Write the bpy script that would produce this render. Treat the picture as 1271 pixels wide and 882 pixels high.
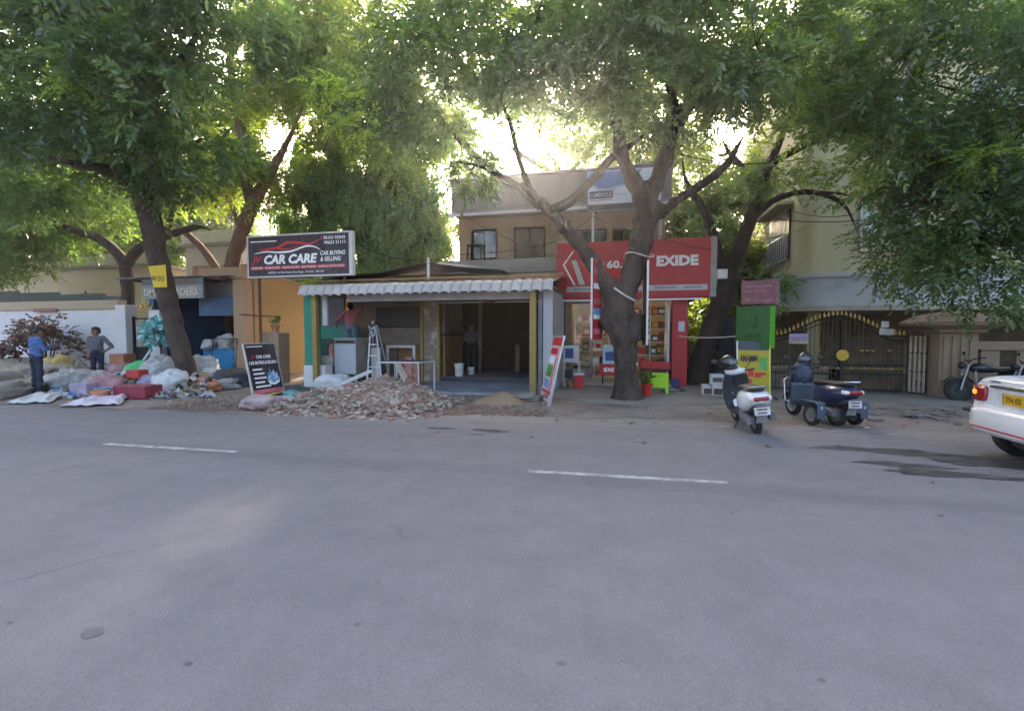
import bpy, bmesh, math, random
import numpy as np
from mathutils import Vector, Matrix, Euler
R = math.radians
random.seed(7); rng = np.random.default_rng(7)
for o in list(bpy.data.objects): bpy.data.objects.remove(o)
scene = bpy.context.scene
col = scene.collection

# ------------------------------------------------------------------ camera
YAW, PITCH, FPX, CAMZ = R(13.6), R(2.8), 600.0, 1.57
cam = bpy.data.cameras.new('camera'); cam.sensor_width = 36; cam.lens = 36*FPX/1271
cam.clip_start = .05; cam.clip_end = 3000
camo = bpy.data.objects.new('camera', cam); col.objects.link(camo)
camo.location = (0, 0, CAMZ); camo.rotation_euler = (R(90)-PITCH, 0, YAW)
scene.camera = camo
# ------------------------------------------------------------------ sky, sun, exposure
SUN_EL, SUN_AZ = R(20.5), R(-13.2)          # azimuth clockwise from +Y
wd = bpy.data.worlds.new('World'); scene.world = wd; wd.use_nodes = True
nt = wd.node_tree; bg = nt.nodes['Background']
sky = nt.nodes.new('ShaderNodeTexSky'); sky.sky_type = 'NISHITA'; sky.sun_disc = False
sky.sun_elevation = SUN_EL; sky.sun_rotation = SUN_AZ; sky.air_density = .8; sky.dust_density = 7.5; sky.ozone_density = .3
nt.links.new(sky.outputs[0], bg.inputs[0]); bg.inputs[1].default_value = .15
sl = bpy.data.lights.new('sun', 'SUN'); sl.energy = 2.4; sl.angle = R(2); sl.color = (1, .9, .78)
so = bpy.data.objects.new('sun', sl); col.objects.link(so)
sd = Vector((math.sin(SUN_AZ)*math.cos(SUN_EL), math.cos(SUN_AZ)*math.cos(SUN_EL), math.sin(SUN_EL)))
so.rotation_euler = sd.to_track_quat('Z', 'Y').to_euler(); so.location = sd*60
vs = scene.view_settings; vs.view_transform = 'Standard'; vs.look = 'None'; vs.gamma = 1; vs.use_curve_mapping = False
vs.exposure = 3.05
scene.cycles.max_bounces = 7; scene.cycles.diffuse_bounces = 4; scene.cycles.glossy_bounces = 3; scene.cycles.transparent_max_bounces = 8; scene.cycles.volume_bounces = 0

# ------------------------------------------------------------------ pixel -> place
def ray(x, y):
    r = (x-635.5)/FPX; u = -(y-441)/FPX
    f = math.cos(PITCH)+u*math.sin(PITCH); z = -math.sin(PITCH)+u*math.cos(PITCH)
    return Vector((r*math.cos(YAW)-f*math.sin(YAW), r*math.sin(YAW)+f*math.cos(YAW), z))
def G(x, y, z=0.0):                      # the point of the ground (height z) under a photo pixel
    d = ray(x, y); t = (z-CAMZ)/d.z; return Vector((d.x*t, d.y*t, z))
def W(x, y, Y):                          # the point of the plane at distance Y from the camera's side of the road
    d = ray(x, y); t = Y/d.y; return Vector((d.x*t, Y, CAMZ+d.z*t))
def pxm(px, py, Y):                      # metres for one pixel there
    p = W(px, py, Y); return (-p.x*math.sin(YAW)+p.y*math.cos(YAW))/FPX

# ------------------------------------------------------------------ materials
MC = {}
def M(name, c, r=.75, v=.18, s=3.0, b=.12, bs=40.0, met=0, c2=None, lo=.4, hi=.62, spec=.35, coat=0, st=(1, 1, 1), rnd=0.0, em=None, es=0, alpha=None, trans=0):
    if name in MC: return MC[name]
    m = bpy.data.materials.new(name); m.use_nodes = True; MC[name] = m
    n = m.node_tree.nodes; l = m.node_tree.links; p = n['Principled BSDF']
    tc = n.new('ShaderNodeTexCoord'); mp = n.new('ShaderNodeMapping'); mp.inputs['Scale'].default_value = st
    l.new(tc.outputs['Object'], mp.inputs[0])
    nz = n.new('ShaderNodeTexNoise'); nz.inputs['Scale'].default_value = s; nz.inputs['Detail'].default_value = 7; nz.inputs['Roughness'].default_value = .65
    l.new(mp.outputs[0], nz.inputs['Vector'])
    cr = n.new('ShaderNodeValToRGB'); cr.color_ramp.elements[0].position = lo; cr.color_ramp.elements[1].position = hi
    c = tuple(c)
    cr.color_ramp.elements[0].color = tuple(min(1, x*(1-v)) for x in c)+(1,)
    cr.color_ramp.elements[1].color = (tuple(c2) if c2 else tuple(min(1, x*(1+v)) for x in c))+(1,)
    l.new(nz.outputs[0], cr.inputs[0]); out = cr.outputs[0]
    if rnd:
        oi = n.new('ShaderNodeObjectInfo'); hs = n.new('ShaderNodeHueSaturation'); mr = n.new('ShaderNodeMapRange')
        mr.inputs['To Min'].default_value = 1-rnd; mr.inputs['To Max'].default_value = 1+rnd
        l.new(oi.outputs['Random'], mr.inputs[0]); l.new(mr.outputs[0], hs.inputs['Value']); l.new(out, hs.inputs['Color']); out = hs.outputs[0]
    l.new(out, p.inputs['Base Color'])
    rr = n.new('ShaderNodeMapRange'); rr.inputs['To Min'].default_value = max(0, r-.1); rr.inputs['To Max'].default_value = min(1, r+.12)
    l.new(nz.outputs[0], rr.inputs[0]); l.new(rr.outputs[0], p.inputs['Roughness'])
    p.inputs['Metallic'].default_value = met; p.inputs['Specular IOR Level'].default_value = spec; p.inputs['Coat Weight'].default_value = coat
    if b:
        n2 = n.new('ShaderNodeTexNoise'); n2.inputs['Scale'].default_value = bs; n2.inputs['Detail'].default_value = 4; l.new(mp.outputs[0], n2.inputs['Vector'])
        bp = n.new('ShaderNodeBump'); bp.inputs['Strength'].default_value = min(1, b*2.5); bp.inputs['Distance'].default_value = .01
        l.new(n2.outputs[0], bp.inputs['Height']); l.new(bp.outputs[0], p.inputs['Normal'])
    if em: p.inputs['Emission Color'].default_value = tuple(em)+(1,); p.inputs['Emission Strength'].default_value = es
    if trans: p.inputs['Transmission Weight'].default_value = trans
    if alpha is not None: p.inputs['Alpha'].default_value = alpha
    return m
def glass(name, tint=(.8, .85, .85), mix=.2, r=.05):
    if name in MC: return MC[name]
    m = bpy.data.materials.new(name); m.use_nodes = True; MC[name] = m
    n = m.node_tree.nodes; l = m.node_tree.links; n.remove(n['Principled BSDF'])
    t = n.new('ShaderNodeBsdfTransparent'); t.inputs[0].default_value = tuple(tint)+(1,)
    g = n.new('ShaderNodeBsdfGlossy'); g.inputs['Roughness'].default_value = r; g.inputs[0].default_value = (.9, .9, .9, 1)
    x = n.new('ShaderNodeMixShader'); fr = n.new('ShaderNodeFresnel'); fr.inputs[0].default_value = 1.5
    ad = n.new('ShaderNodeMath'); ad.operation = 'ADD'; ad.inputs[1].default_value = mix; ad.use_clamp = True
    l.new(fr.outputs[0], ad.inputs[0]); l.new(ad.outputs[0], x.inputs[0]); l.new(t.outputs[0], x.inputs[1]); l.new(g.outputs[0], x.inputs[2])
    l.new(x.outputs[0], n['Material Output'].inputs[0]); return m
def leafmat(name, c, ct, tmix=.45):
    m = bpy.data.materials.new(name); m.use_nodes = True
    n = m.node_tree.nodes; l = m.node_tree.links; n.remove(n['Principled BSDF'])
    at = n.new('ShaderNodeAttribute'); at.attribute_name = 'tint'
    def ramp(cc, vmul):
        cr = n.new('ShaderNodeValToRGB'); e = cr.color_ramp.elements
        e[0].color = (cc[0]*.55, cc[1]*.62, cc[2]*.6, 1); e[1].color = (min(1, cc[0]*1.75), min(1, cc[1]*1.4), cc[2]*1.1, 1)
        l.new(at.outputs['Fac'], cr.inputs[0]); return cr.outputs[0]
    d = n.new('ShaderNodeBsdfDiffuse'); t = n.new('ShaderNodeBsdfTranslucent'); g = n.new('ShaderNodeBsdfGlossy')
    g.inputs['Roughness'].default_value = .38; g.inputs[0].default_value = (.8, .85, .8, 1)
    l.new(ramp(c, 1), d.inputs[0]); l.new(ramp(ct, 1), t.inputs[0])
    a = n.new('ShaderNodeMixShader'); a.inputs[0].default_value = tmix; l.new(d.outputs[0], a.inputs[1]); l.new(t.outputs[0], a.inputs[2])
    b = n.new('ShaderNodeMixShader'); b.inputs[0].default_value = .06; l.new(a.outputs[0], b.inputs[1]); l.new(g.outputs[0], b.inputs[2])
    l.new(b.outputs[0], n['Material Output'].inputs[0]); return m

# ------------------------------------------------------------------ objects
ORG = {}
def tag(o, label=None, cat=None, group=None, kind=None):
    if label: o['label'] = label
    if cat: o['category'] = cat
    if group: o['group'] = group
    if kind: o['kind'] = kind
    return o
def thing(name, label, cat, loc=(0, 0, 0), group=None, local=False):
    o = bpy.data.objects.new(name, None); col.objects.link(o); o.empty_display_size = .2
    o.location = (0, 0, 0) if local else loc; ORG[o.name] = Vector((0, 0, 0)) if local else Vector(loc)
    return tag(o, label, cat, group)
def mesh_obj(name, me, parent=None):
    o = bpy.data.objects.new(name, me); col.objects.link(o)
    if parent is not None: o.parent = parent; ORG[o.name] = ORG.get(parent.name, Vector())
    return o
def children(o): return [c for c in bpy.data.objects if c.parent == o]
def copy_tree(o, parent=None):
    c = o.copy(); col.objects.link(c)
    if parent is not None: c.parent = parent
    for ch in o.children: copy_tree(ch, c)
    return c
def rot(ax, a): return Matrix.Rotation(a, 4, ax)
def T(*a): return Matrix.Translation(Vector(a if len(a) == 3 else a[0]))

class MB:
    def __init__(s): s.v = []; s.f = []
    def add(s, vs_, fs, Mx=None):
        k = len(s.v); s.v += [tuple((Mx @ Vector(p)) if Mx else p) for p in vs_]; s.f += [tuple(i+k for i in f) for f in fs]; return s
    def box(s, x0, x1, y0, y1, z0, z1, Mx=None):
        return s.add([(x0, y0, z0), (x1, y0, z0), (x1, y1, z0), (x0, y1, z0), (x0, y0, z1), (x1, y0, z1), (x1, y1, z1), (x0, y1, z1)],
                     [(3, 2, 1, 0), (4, 5, 6, 7), (0, 1, 5, 4), (1, 2, 6, 5), (2, 3, 7, 6), (3, 0, 4, 7)], Mx)
    def cb(s, c, d, Mx=None):
        m = T(c) @ (Mx or Matrix()); return s.box(-d[0]/2, d[0]/2, -d[1]/2, d[1]/2, -d[2]/2, d[2]/2, m)
    def tube(s, path, rad, n=8, noise=0, seed=0):
        P = [Vector(p) for p in path]; rd = rad if hasattr(rad, '__len__') else [rad]*len(P)
        rn = random.Random(seed); vs_ = []; fs = []; prev = None
        for i, p in enumerate(P):
            d = (P[min(i+1, len(P)-1)]-P[max(i-1, 0)])
            d = d.normalized() if d.length > 1e-9 else Vector((0, 0, 1))
            if prev is None: a = d.orthogonal().normalized()
            else: a = (prev-d*prev.dot(d)); a = a.normalized() if a.length > 1e-6 else d.orthogonal().normalized()
            prev = a; b = d.cross(a)
            for k in range(n):
                t = 2*math.pi*k/n; r = rd[i]*(1+(rn.uniform(-noise, noise) if noise else 0)); vs_.append(tuple(p+(a*math.cos(t)+b*math.sin(t))*r))
        for i in range(len(P)-1):
            for k in range(n): fs.append((i*n+k, i*n+(k+1) % n, (i+1)*n+(k+1) % n, (i+1)*n+k))
        fs.append(tuple(range(n-1, -1, -1))); fs.append(tuple((len(P)-1)*n+k for k in range(n)))
        return s.add(vs_, fs)
    def cyl(s, p0, p1, r0, r1=None, n=12): return s.tube([p0, p1], [r0, r0 if r1 is None else r1], n)
    def lathe(s, prof, c=(0, 0, 0), n=16, Mx=None):
        m = T(c) @ (Mx or Matrix()); vs_ = []; fs = []
        for r, z in prof:
            for k in range(n): t = 2*math.pi*k/n; vs_.append((r*math.cos(t), r*math.sin(t), z))
        for i in range(len(prof)-1):
            for k in range(n): fs.append((i*n+k, i*n+(k+1) % n, (i+1)*n+(k+1) % n, (i+1)*n+k))
        fs.append(tuple(range(n-1, -1, -1))); fs.append(tuple((len(prof)-1)*n+k for k in range(n)))
        return s.add(vs_, fs, m)
    def ell(s, c, r, nu=14, nv=9, Mx=None, nz=0, seed=0, flat=None):
        pr = []; m = T(c) @ (Mx or Matrix()); vs_ = []; fs = []; q = random.Random(seed); ph = [q.uniform(0, 6) for _ in range(6)]
        for j in range(nv+1):
            b = -math.pi/2+math.pi*j/nv
            for k in range(nu):
                t = 2*math.pi*k/nu; d = Vector((math.cos(t)*math.cos(b), math.sin(t)*math.cos(b), math.sin(b)))
                f = 1+nz*(math.sin(4*d.x+ph[0])*math.sin(3.3*d.y+ph[1])+.6*math.sin(7*d.y+ph[2]+5*d.z)*math.sin(6*d.x+ph[3])+.35*math.sin(13*d.z+ph[4]+9*d.x))
                p = Vector((d.x*r[0]*f, d.y*r[1]*f, d.z*r[2]*f))
                if flat is not None: p.z = max(p.z, flat*r[2])
                vs_.append(tuple(p))
        for j in range(nv):
            for k in range(nu): fs.append((j*nu+k, j*nu+(k+1) % nu, (j+1)*nu+(k+1) % nu, (j+1)*nu+k))
        return s.add(vs_, fs, m)
    def prism(s, poly, d0, d1, plane='xz', Mx=None):
        f3 = {'xz': lambda a, b, d: (a, d, b), 'yz': lambda a, b, d: (d, a, b), 'xy': lambda a, b, d: (a, b, d)}[plane]; n = len(poly)
        vs_ = [f3(a, b, d0) for a, b in poly]+[f3(a, b, d1) for a, b in poly]
        fs = [tuple(range(n)), tuple(range(2*n-1, n-1, -1))]+[(i, i+n, (i+1) % n+n, (i+1) % n) for i in range(n)]
        return s.add(vs_, fs, Mx)
    def grid(s, fn, nu, nv, Mx=None):
        vs_ = [fn(i/nu, j/nv) for j in range(nv+1) for i in range(nu+1)]
        return s.add(vs_, [(j*(nu+1)+i, j*(nu+1)+i+1, (j+1)*(nu+1)+i+1, (j+1)*(nu+1)+i) for j in range(nv) for i in range(nu)], Mx)
    def loft(s, secs, n=20, Mx=None):        # (y, cx, cz, half width, half height, exponent)
        vs_ = []; fs = []
        for (y, cx, cz, hw, hh, e) in secs:
            for k in range(n):
                t = 2*math.pi*k/n; c, q = math.cos(t), math.sin(t)
                vs_.append((cx+hw*math.copysign(abs(c)**(2/e), c), y, cz+hh*math.copysign(abs(q)**(2/e), q)))
        m = len(secs)
        for i in range(m-1):
            for k in range(n): fs.append((i*n+k, (i+1)*n+k, (i+1)*n+(k+1) % n, i*n+(k+1) % n))
        fs.append(tuple(range(n))); fs.append(tuple((m-1)*n+k for k in range(n-1, -1, -1)))
        return s.add(vs_, fs, Mx)
    def mesh(s, name, mat, org=Vector(), smooth=None):
        me = bpy.data.meshes.new(name); me.from_pydata([tuple(Vector(p)-org) for p in s.v], [], s.f)
        me.materials.append(mat)
        bm = bmesh.new(); bm.from_mesh(me); bmesh.ops.recalc_face_normals(bm, faces=bm.faces); bm.to_mesh(me); bm.free()
        if smooth is not None:
            me.polygons.foreach_set('use_smooth', [True]*len(me.polygons))
            if smooth: me.set_sharp_from_angle(angle=R(smooth))
        me.update(); return me
    def build(s, name, mat, parent=None, bevel=0, smooth=None, org=None):
        if parent is not None: og = ORG.get(parent.name, Vector())
        else:
            a = np.array(s.v); og = Vector(org) if org is not None else Vector(((a[:, 0].min()+a[:, 0].max())/2, (a[:, 1].min()+a[:, 1].max())/2, a[:, 2].min()))
        o = mesh_obj(name, s.mesh(name, mat, og, smooth), parent)
        if parent is None: o.location = og; ORG[o.name] = og
        if bevel:
            b = o.modifiers.new('bevel', 'BEVEL'); b.width = bevel; b.segments = 2; b.limit_method = 'ANGLE'; b.angle_limit = R(40)
        return o
def bx(name, mat, parent, x0, x1, y0, y1, z0, z1, bevel=0): return MB().box(x0, x1, y0, y1, z0, z1).build(name, mat, parent, bevel)
def single(mb, name, mat, label, cat, group=None, bevel=0, smooth=None): return tag(mb.build(name, mat, None, bevel, smooth), label, cat, group)
def struct(mb, name, mat, bevel=0, smooth=None): return tag(mb.build(name, mat, None, bevel, smooth, org=(0, 0, 0)), kind='structure')

class Panel:                       # a flat face: origin bottom-left, u to the right, v up, n towards the reader
    def __init__(s, O, u, v, par): s.O = Vector(O); s.u = Vector(u).normalized(); s.v = Vector(v).normalized(); s.n = s.u.cross(s.v); s.par = par
    def p(s, a, b, d=0): return s.O+s.u*a+s.v*b+s.n*d
    def poly(s, name, mat, pts, d0=.002, d1=.006, par=None):
        n = len(pts); mb = MB(); mb.add([s.p(a, b, d0) for a, b in pts]+[s.p(a, b, d1) for a, b in pts],
            [tuple(range(n)), tuple(range(2*n-1, n-1, -1))]+[(i, i+n, (i+1) % n+n, (i+1) % n) for i in range(n)])
        return mb.build(name, mat, par or s.par)
    def rect(s, name, mat, a0, a1, b0, b1, d0=.002, d1=.006, par=None): return s.poly(name, mat, [(a0, b0), (a1, b0), (a1, b1), (a0, b1)], d0, d1, par)
    def rects(s, name, mat, rs, d0=.006, d1=.009, par=None):
        mb = MB()
        for a0, a1, b0, b1 in rs:
            q = [(a0, b0), (a1, b0), (a1, b1), (a0, b1)]
            mb.add([s.p(a, b, d0) for a, b in q]+[s.p(a, b, d1) for a, b in q], [(0, 1, 2, 3), (7, 6, 5, 4), (0, 4, 5, 1), (1, 5, 6, 2), (2, 6, 7, 3), (3, 7, 4, 0)])
        o = mb.build(name, mat, par or s.par)
        if name == 'small_print': o['kind'] = 'stuff'
        return o
    def text(s, t, mat, a, b, w, h, d=.008, bold=.0, shear=0, ex=.003, par=None, name='lettering'):
        cu = bpy.data.curves.new('lettering', 'FONT'); cu.body = t; cu.size = 1; cu.offset = bold; cu.shear = shear; cu.extrude = .5; cu.resolution_u = 2
        ob = bpy.data.objects.new('tmp_text', cu); col.objects.link(ob); me = bpy.data.meshes.new_from_object(ob)
        bpy.data.objects.remove(ob); bpy.data.curves.remove(cu); me.name = name
        n = len(me.vertices); c = np.empty(n*3); me.vertices.foreach_get('co', c); c = c.reshape(-1, 3)
        lo, hi = c.min(0), c.max(0); og = ORG[(par or s.par).name]
        q = (c-lo)/np.maximum(hi-lo, 1e-6)
        u, v, nn, O = (np.array(x) for x in (s.u, s.v, s.n, s.O-og))
        r = O+np.outer(a+q[:, 0]*w, u)+np.outer(b+q[:, 1]*h, v)+np.outer(d+q[:, 2]*ex, nn)
        me.vertices.foreach_set('co', r.ravel()); me.materials.clear(); me.materials.append(mat); me.update()
        return mesh_obj(name, me, par or s.par)

# ------------------------------------------------------------------ smooth union of tapered capsules -> one continuous surface
def snet(prims, res, k=.03, disp=None):
    A = np.array([[min(p[0][i], p[1][i])-max(p[2], p[3])*max(p[5] if len(p) > 5 else (1, 1, 1)) for i in range(3)] for p in prims]).min(0)-.06
    B = np.array([[max(p[0][i], p[1][i])+max(p[2], p[3])*max(p[5] if len(p) > 5 else (1, 1, 1)) for i in range(3)] for p in prims]).max(0)+.06
    n = np.ceil((B-A)/res).astype(int)+1
    D = np.full(n, 9.0, np.float32); best = np.full(n, 9.0, np.float32); tg = np.zeros(n, np.int16)
    for p in prims:
        a, b = np.array(p[0], float), np.array(p[1], float); sc = np.array(p[5] if len(p) > 5 else (1, 1, 1), float); mg = max(p[2], p[3])*sc.max()+.07
        i0 = np.maximum(0, np.floor((np.minimum(a, b)-mg-A)/res).astype(int)); i1 = np.minimum(n, np.ceil((np.maximum(a, b)+mg-A)/res).astype(int)+1)
        gx = [A[i]+res*np.arange(i0[i], i1[i]) for i in range(3)]
        Q = np.stack(np.meshgrid(*gx, indexing='ij'), -1); ab = (b-a)/sc; q = (Q-a)/sc
        t = np.clip((q@ab)/max(ab@ab, 1e-9), 0, 1); d = (np.linalg.norm(q-t[..., None]*ab, axis=-1)-(p[2]+(p[3]-p[2])*t))*sc.min()
        sl_ = tuple(slice(i0[i], i1[i]) for i in range(3)); D0 = D[sl_]
        h = np.clip(.5+.5*(D0-d)/k, 0, 1); D[sl_] = np.where(D0 > 5, d, D0*(1-h)+d*h-k*h*(1-h))
        bb = best[sl_]; w = d < bb; bb[w] = d[w]; tt = tg[sl_]; tt[w] = p[4]
    if disp is not None:
        X, Yg, Z = np.meshgrid(*[A[i]+res*np.arange(n[i]) for i in range(3)], indexing='ij'); D = D+disp(X, Yg, Z, tg)
    ins = D < 0
    c = [ins[i:n[0]-1+i, j:n[1]-1+j, q:n[2]-1+q] for i in (0, 1) for j in (0, 1) for q in (0, 1)]
    cnt = sum(x.astype(np.int8) for x in c); act = (cnt > 0) & (cnt < 8); idx = np.argwhere(act); N = len(idx)
    vid = np.full(act.shape, -1, np.int64); vid[act] = np.arange(N)
    acc = np.zeros((N, 3)); num = np.zeros(N); cor = [(i, j, q) for i in (0, 1) for j in (0, 1) for q in (0, 1)]
    for u in range(8):
        for w in range(u+1, 8):
            e = np.array(cor[w])-np.array(cor[u])
            if np.abs(e).sum() != 1: continue
            a = idx+np.array(cor[u]); b = idx+np.array(cor[w]); da = D[tuple(a.T)]; db = D[tuple(b.T)]; m = (da < 0) != (db < 0)
            t = np.where(m, da/np.where(m, da-db, 1), 0); acc[m] += (a+t[:, None]*e)[m]; num[m] += 1
    V = A+res*acc/num[:, None]; vt = tg[tuple(idx.T)]; F = []
    for ax in range(3):
        s0 = [slice(0, n[i]-(1 if i == ax else 0)) for i in range(3)]; s1 = [slice(1 if i == ax else 0, n[i]) for i in range(3)]
        e = np.argwhere(ins[tuple(s0)] != ins[tuple(s1)]); o1, o2 = [i for i in range(3) if i != ax]
        e = e[(e[:, o1] > 0) & (e[:, o2] > 0) & (e[:, o1] < n[o1]-1) & (e[:, o2] < n[o2]-1)]
        def cell(d1, d2):
            q = e.copy(); q[:, o1] += d1; q[:, o2] += d2; return vid[tuple(q.T)]
        F.append(np.stack([cell(-1, -1), cell(0, -1), cell(0, 0), cell(-1, 0)], 1))
    return V, np.concatenate(F), vt
def np_mesh(name, V, F, mats, fm=None, smooth=True, recalc=True):
    me = bpy.data.meshes.new(name); V = np.asarray(V, np.float32); F = np.asarray(F, np.int32); q = F.shape[1]
    me.vertices.add(len(V)); me.vertices.foreach_set('co', V.ravel()); me.loops.add(F.size); me.loops.foreach_set('vertex_index', F.ravel())
    me.polygons.add(len(F)); me.polygons.foreach_set('loop_start', np.arange(0, F.size, q, dtype=np.int32))
    for m in mats: me.materials.append(m)
    if fm is not None: me.polygons.foreach_set('material_index', np.asarray(fm, np.int32))
    me.polygons.foreach_set('use_smooth', np.full(len(F), smooth)); me.update(calc_edges=True)
    if recalc:
        bm = bmesh.new(); bm.from_mesh(me); bmesh.ops.recalc_face_normals(bm, faces=bm.faces); bm.to_mesh(me); bm.free()
    return me
# ================================================================== ground, road, pavements
def nodes_mat(name):
    m = bpy.data.materials.new(name); m.use_nodes = True; MC[name] = m
    n = m.node_tree.nodes; return m, n, m.node_tree.links, n['Principled BSDF']
def node_noise(n, l, vec, s, d=6, rgh=.6):
    z = n.new('ShaderNodeTexNoise'); z.inputs['Scale'].default_value = s; z.inputs['Detail'].default_value = d; z.inputs['Roughness'].default_value = rgh
    l.new(vec, z.inputs['Vector']); return z.outputs[0]
def node_ramp(n, l, f, stops):
    c = n.new('ShaderNodeValToRGB'); e = c.color_ramp.elements
    while len(e) < len(stops): e.new(.5)
    for i, (p, q) in enumerate(stops): e[i].position = p; e[i].color = tuple(q)+(1,) if hasattr(q, '__len__') else (q, q, q, 1)
    l.new(f, c.inputs[0]); return c.outputs[0]
def node_mix(n, l, f, a, b, typ='MIX'):
    x = n.new('ShaderNodeMix'); x.data_type = 'RGBA'; x.blend_type = typ
    for k, q in ((0, f), (6, a), (7, b)):
        if hasattr(q, 'is_linked'): l.new(q, x.inputs[k])
        else: x.inputs[k].default_value = q if k == 0 else tuple(q)+(1,)
    return x.outputs[2]
def node_math(n, l, op, a, b=0, clamp=False):
    x = n.new('ShaderNodeMath'); x.operation = op; x.use_clamp = clamp
    for k, q in ((0, a), (1, b)):
        if hasattr(q, 'is_linked'): l.new(q, x.inputs[k])
        else: x.inputs[k].default_value = q
    return x.outputs[0]

def road_edge(x):
    b = np.interp(x, [-60, -15, -10, -6, -3, 0, 3, 12, 60], [7.5, 7.5, 7.7, 7.95, 8.75, 9.1, 9.0, 9.3, 9.3])
    return float(b+.10*math.sin(x*1.9)+.07*math.sin(x*4.7+1)+.04*math.sin(x*11.3))
def make_asphalt():
    m, n, l, p = nodes_mat('asphalt'); tc = n.new('ShaderNodeTexCoord'); v = tc.outputs['Object']
    sx = n.new('ShaderNodeSeparateXYZ'); l.new(v, sx.inputs[0])
    mp = n.new('ShaderNodeMapping'); mp.inputs['Scale'].default_value = (.16, 1, 1); l.new(v, mp.inputs[0])
    big = node_noise(n, l, mp.outputs[0], .9, 5, .6)
    base = node_ramp(n, l, big, [(.36, (.146, .132, .134)), (.64, (.178, .161, .163))])
    md = node_noise(n, l, v, 2.3, 8, .7)
    base = node_mix(n, l, .5, base, node_ramp(n, l, md, [(.38, (.136, .123, .125)), (.62, (.184, .166, .168))]))
    fine = node_noise(n, l, v, 150, 3, .7)
    base = node_mix(n, l, .38, base, node_ramp(n, l, fine, [(.30, .18), (.5, .5), (.7, .88)]), 'OVERLAY')
    vo = n.new('ShaderNodeTexVoronoi'); vo.inputs['Scale'].default_value = 1.15; vo.inputs['Randomness'].default_value = 1; l.new(v, vo.inputs['Vector'])
    wv = node_math(n, l, 'ADD', vo.outputs['Distance'], node_math(n, l, 'MULTIPLY', node_noise(n, l, v, 9, 4), .16))
    spot = node_ramp(n, l, wv, [(.11, 1.0), (.165, 0.0)])
    spot = node_math(n, l, 'MULTIPLY', spot, node_ramp(n, l, node_noise(n, l, v, .55, 2), [(.5, 0.0), (.6, .75)]))
    base = node_mix(n, l, node_math(n, l, 'MULTIPLY', spot, .5), base, (.075, .068, .07))
    # long worn band beside the lane line
    by = node_math(n, l, 'ADD', sx.outputs[1], node_math(n, l, 'MULTIPLY', node_noise(n, l, mp.outputs[0], 2.2, 5), .9))
    band = node_ramp(n, l, node_math(n, l, 'MULTIPLY', by, .1), [(.525, 0.0), (.545, 1.0), (.552, 1.0), (.585, 0.0)])
    base = node_mix(n, l, node_math(n, l, 'MULTIPLY', band, .42), base, (.105, .094, .10))
    # cracks
    vc = n.new('ShaderNodeTexVoronoi'); vc.feature = 'DISTANCE_TO_EDGE'; vc.inputs['Scale'].default_value = .33
    wob = n.new('ShaderNodeVectorMath'); wob.operation = 'ADD'; nc = n.new('ShaderNodeTexNoise'); nc.inputs['Scale'].default_value = 1.3; nc.inputs['Detail'].default_value = 8
    l.new(v, nc.inputs['Vector']); l.new(v, wob.inputs[0]); l.new(nc.outputs[1], wob.inputs[1]); l.new(wob.outputs[0], vc.inputs['Vector'])
    crk = node_math(n, l, 'MULTIPLY', node_ramp(n, l, vc.outputs['Distance'], [(.0, 1.0), (.006, 0.0)]), node_ramp(n, l, node_noise(n, l, v, .35, 2), [(.52, 0.0), (.6, .55)]))
    base = node_mix(n, l, crk, base, (.045, .042, .043))
    # dust drifting in from the far edge
    dist = node_math(n, l, 'ADD', node_math(n, l, 'SUBTRACT', sx.outputs[1], 7.55), node_math(n, l, 'MULTIPLY', node_math(n, l, 'SUBTRACT', node_noise(n, l, mp.outputs[0], 3.2, 9, .7), .5), 2.4))
    dust = node_ramp(n, l, dist, [(.0, 0.0), (.9, .75)])
    base = node_mix(n, l, dust, base, (.25, .212, .185))
    l.new(base, p.inputs['Base Color']); p.inputs['Roughness'].default_value = .82; p.inputs['Specular IOR Level'].default_value = .3
    bp = n.new('ShaderNodeBump'); bp.inputs['Strength'].default_value = .55; bp.inputs['Distance'].default_value = .006
    l.new(fine, bp.inputs['Height']); l.new(bp.outputs[0], p.inputs['Normal']); return m
def make_dirt():
    m, n, l, p = nodes_mat('dirt'); tc = n.new('ShaderNodeTexCoord'); v = tc.outputs['Object']
    base = node_ramp(n, l, node_noise(n, l, v, .8, 8, .68), [(.34, (.175, .135, .107)), (.52, (.27, .217, .175)), (.68, (.335, .28, .235))])
    f = node_noise(n, l, v, 45, 5, .75)
    base = node_mix(n, l, .6, base, node_ramp(n, l, f, [(.33, .2), (.5, .5), (.66, .8)]), 'OVERLAY')
    vo = n.new('ShaderNodeTexVoronoi'); vo.inputs['Scale'].default_value = 14; l.new(v, vo.inputs['Vector'])
    base = node_mix(n, l, node_math(n, l, 'MULTIPLY', node_ramp(n, l, vo.outputs['Distance'], [(.14, 1.0), (.2, 0.0)]), .55), base, vo.outputs['Color'])
    base = node_mix(n, l, .0, base, base)
    l.new(base, p.inputs['Base Color']); p.inputs['Roughness'].default_value = .95; p.inputs['Specular IOR Level'].default_value = .15
    bp = n.new('ShaderNodeBump'); bp.inputs['Strength'].default_value = .9; bp.inputs['Distance'].default_value = .03
    l.new(f, bp.inputs['Height']); l.new(bp.outputs[0], p.inputs['Normal']); return m
asphalt = make_asphalt(); dirt = make_dirt()
concrete = M('concrete', (.27, .235, .20), .9, c2=(.185, .158, .132), s=1.2, b=.3, bs=60)
white_paint = M('road_paint', (.50, .48, .47), .75, c2=(.17, .15, .15), s=7, lo=.40, hi=.66, b=.2, bs=120)

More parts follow.
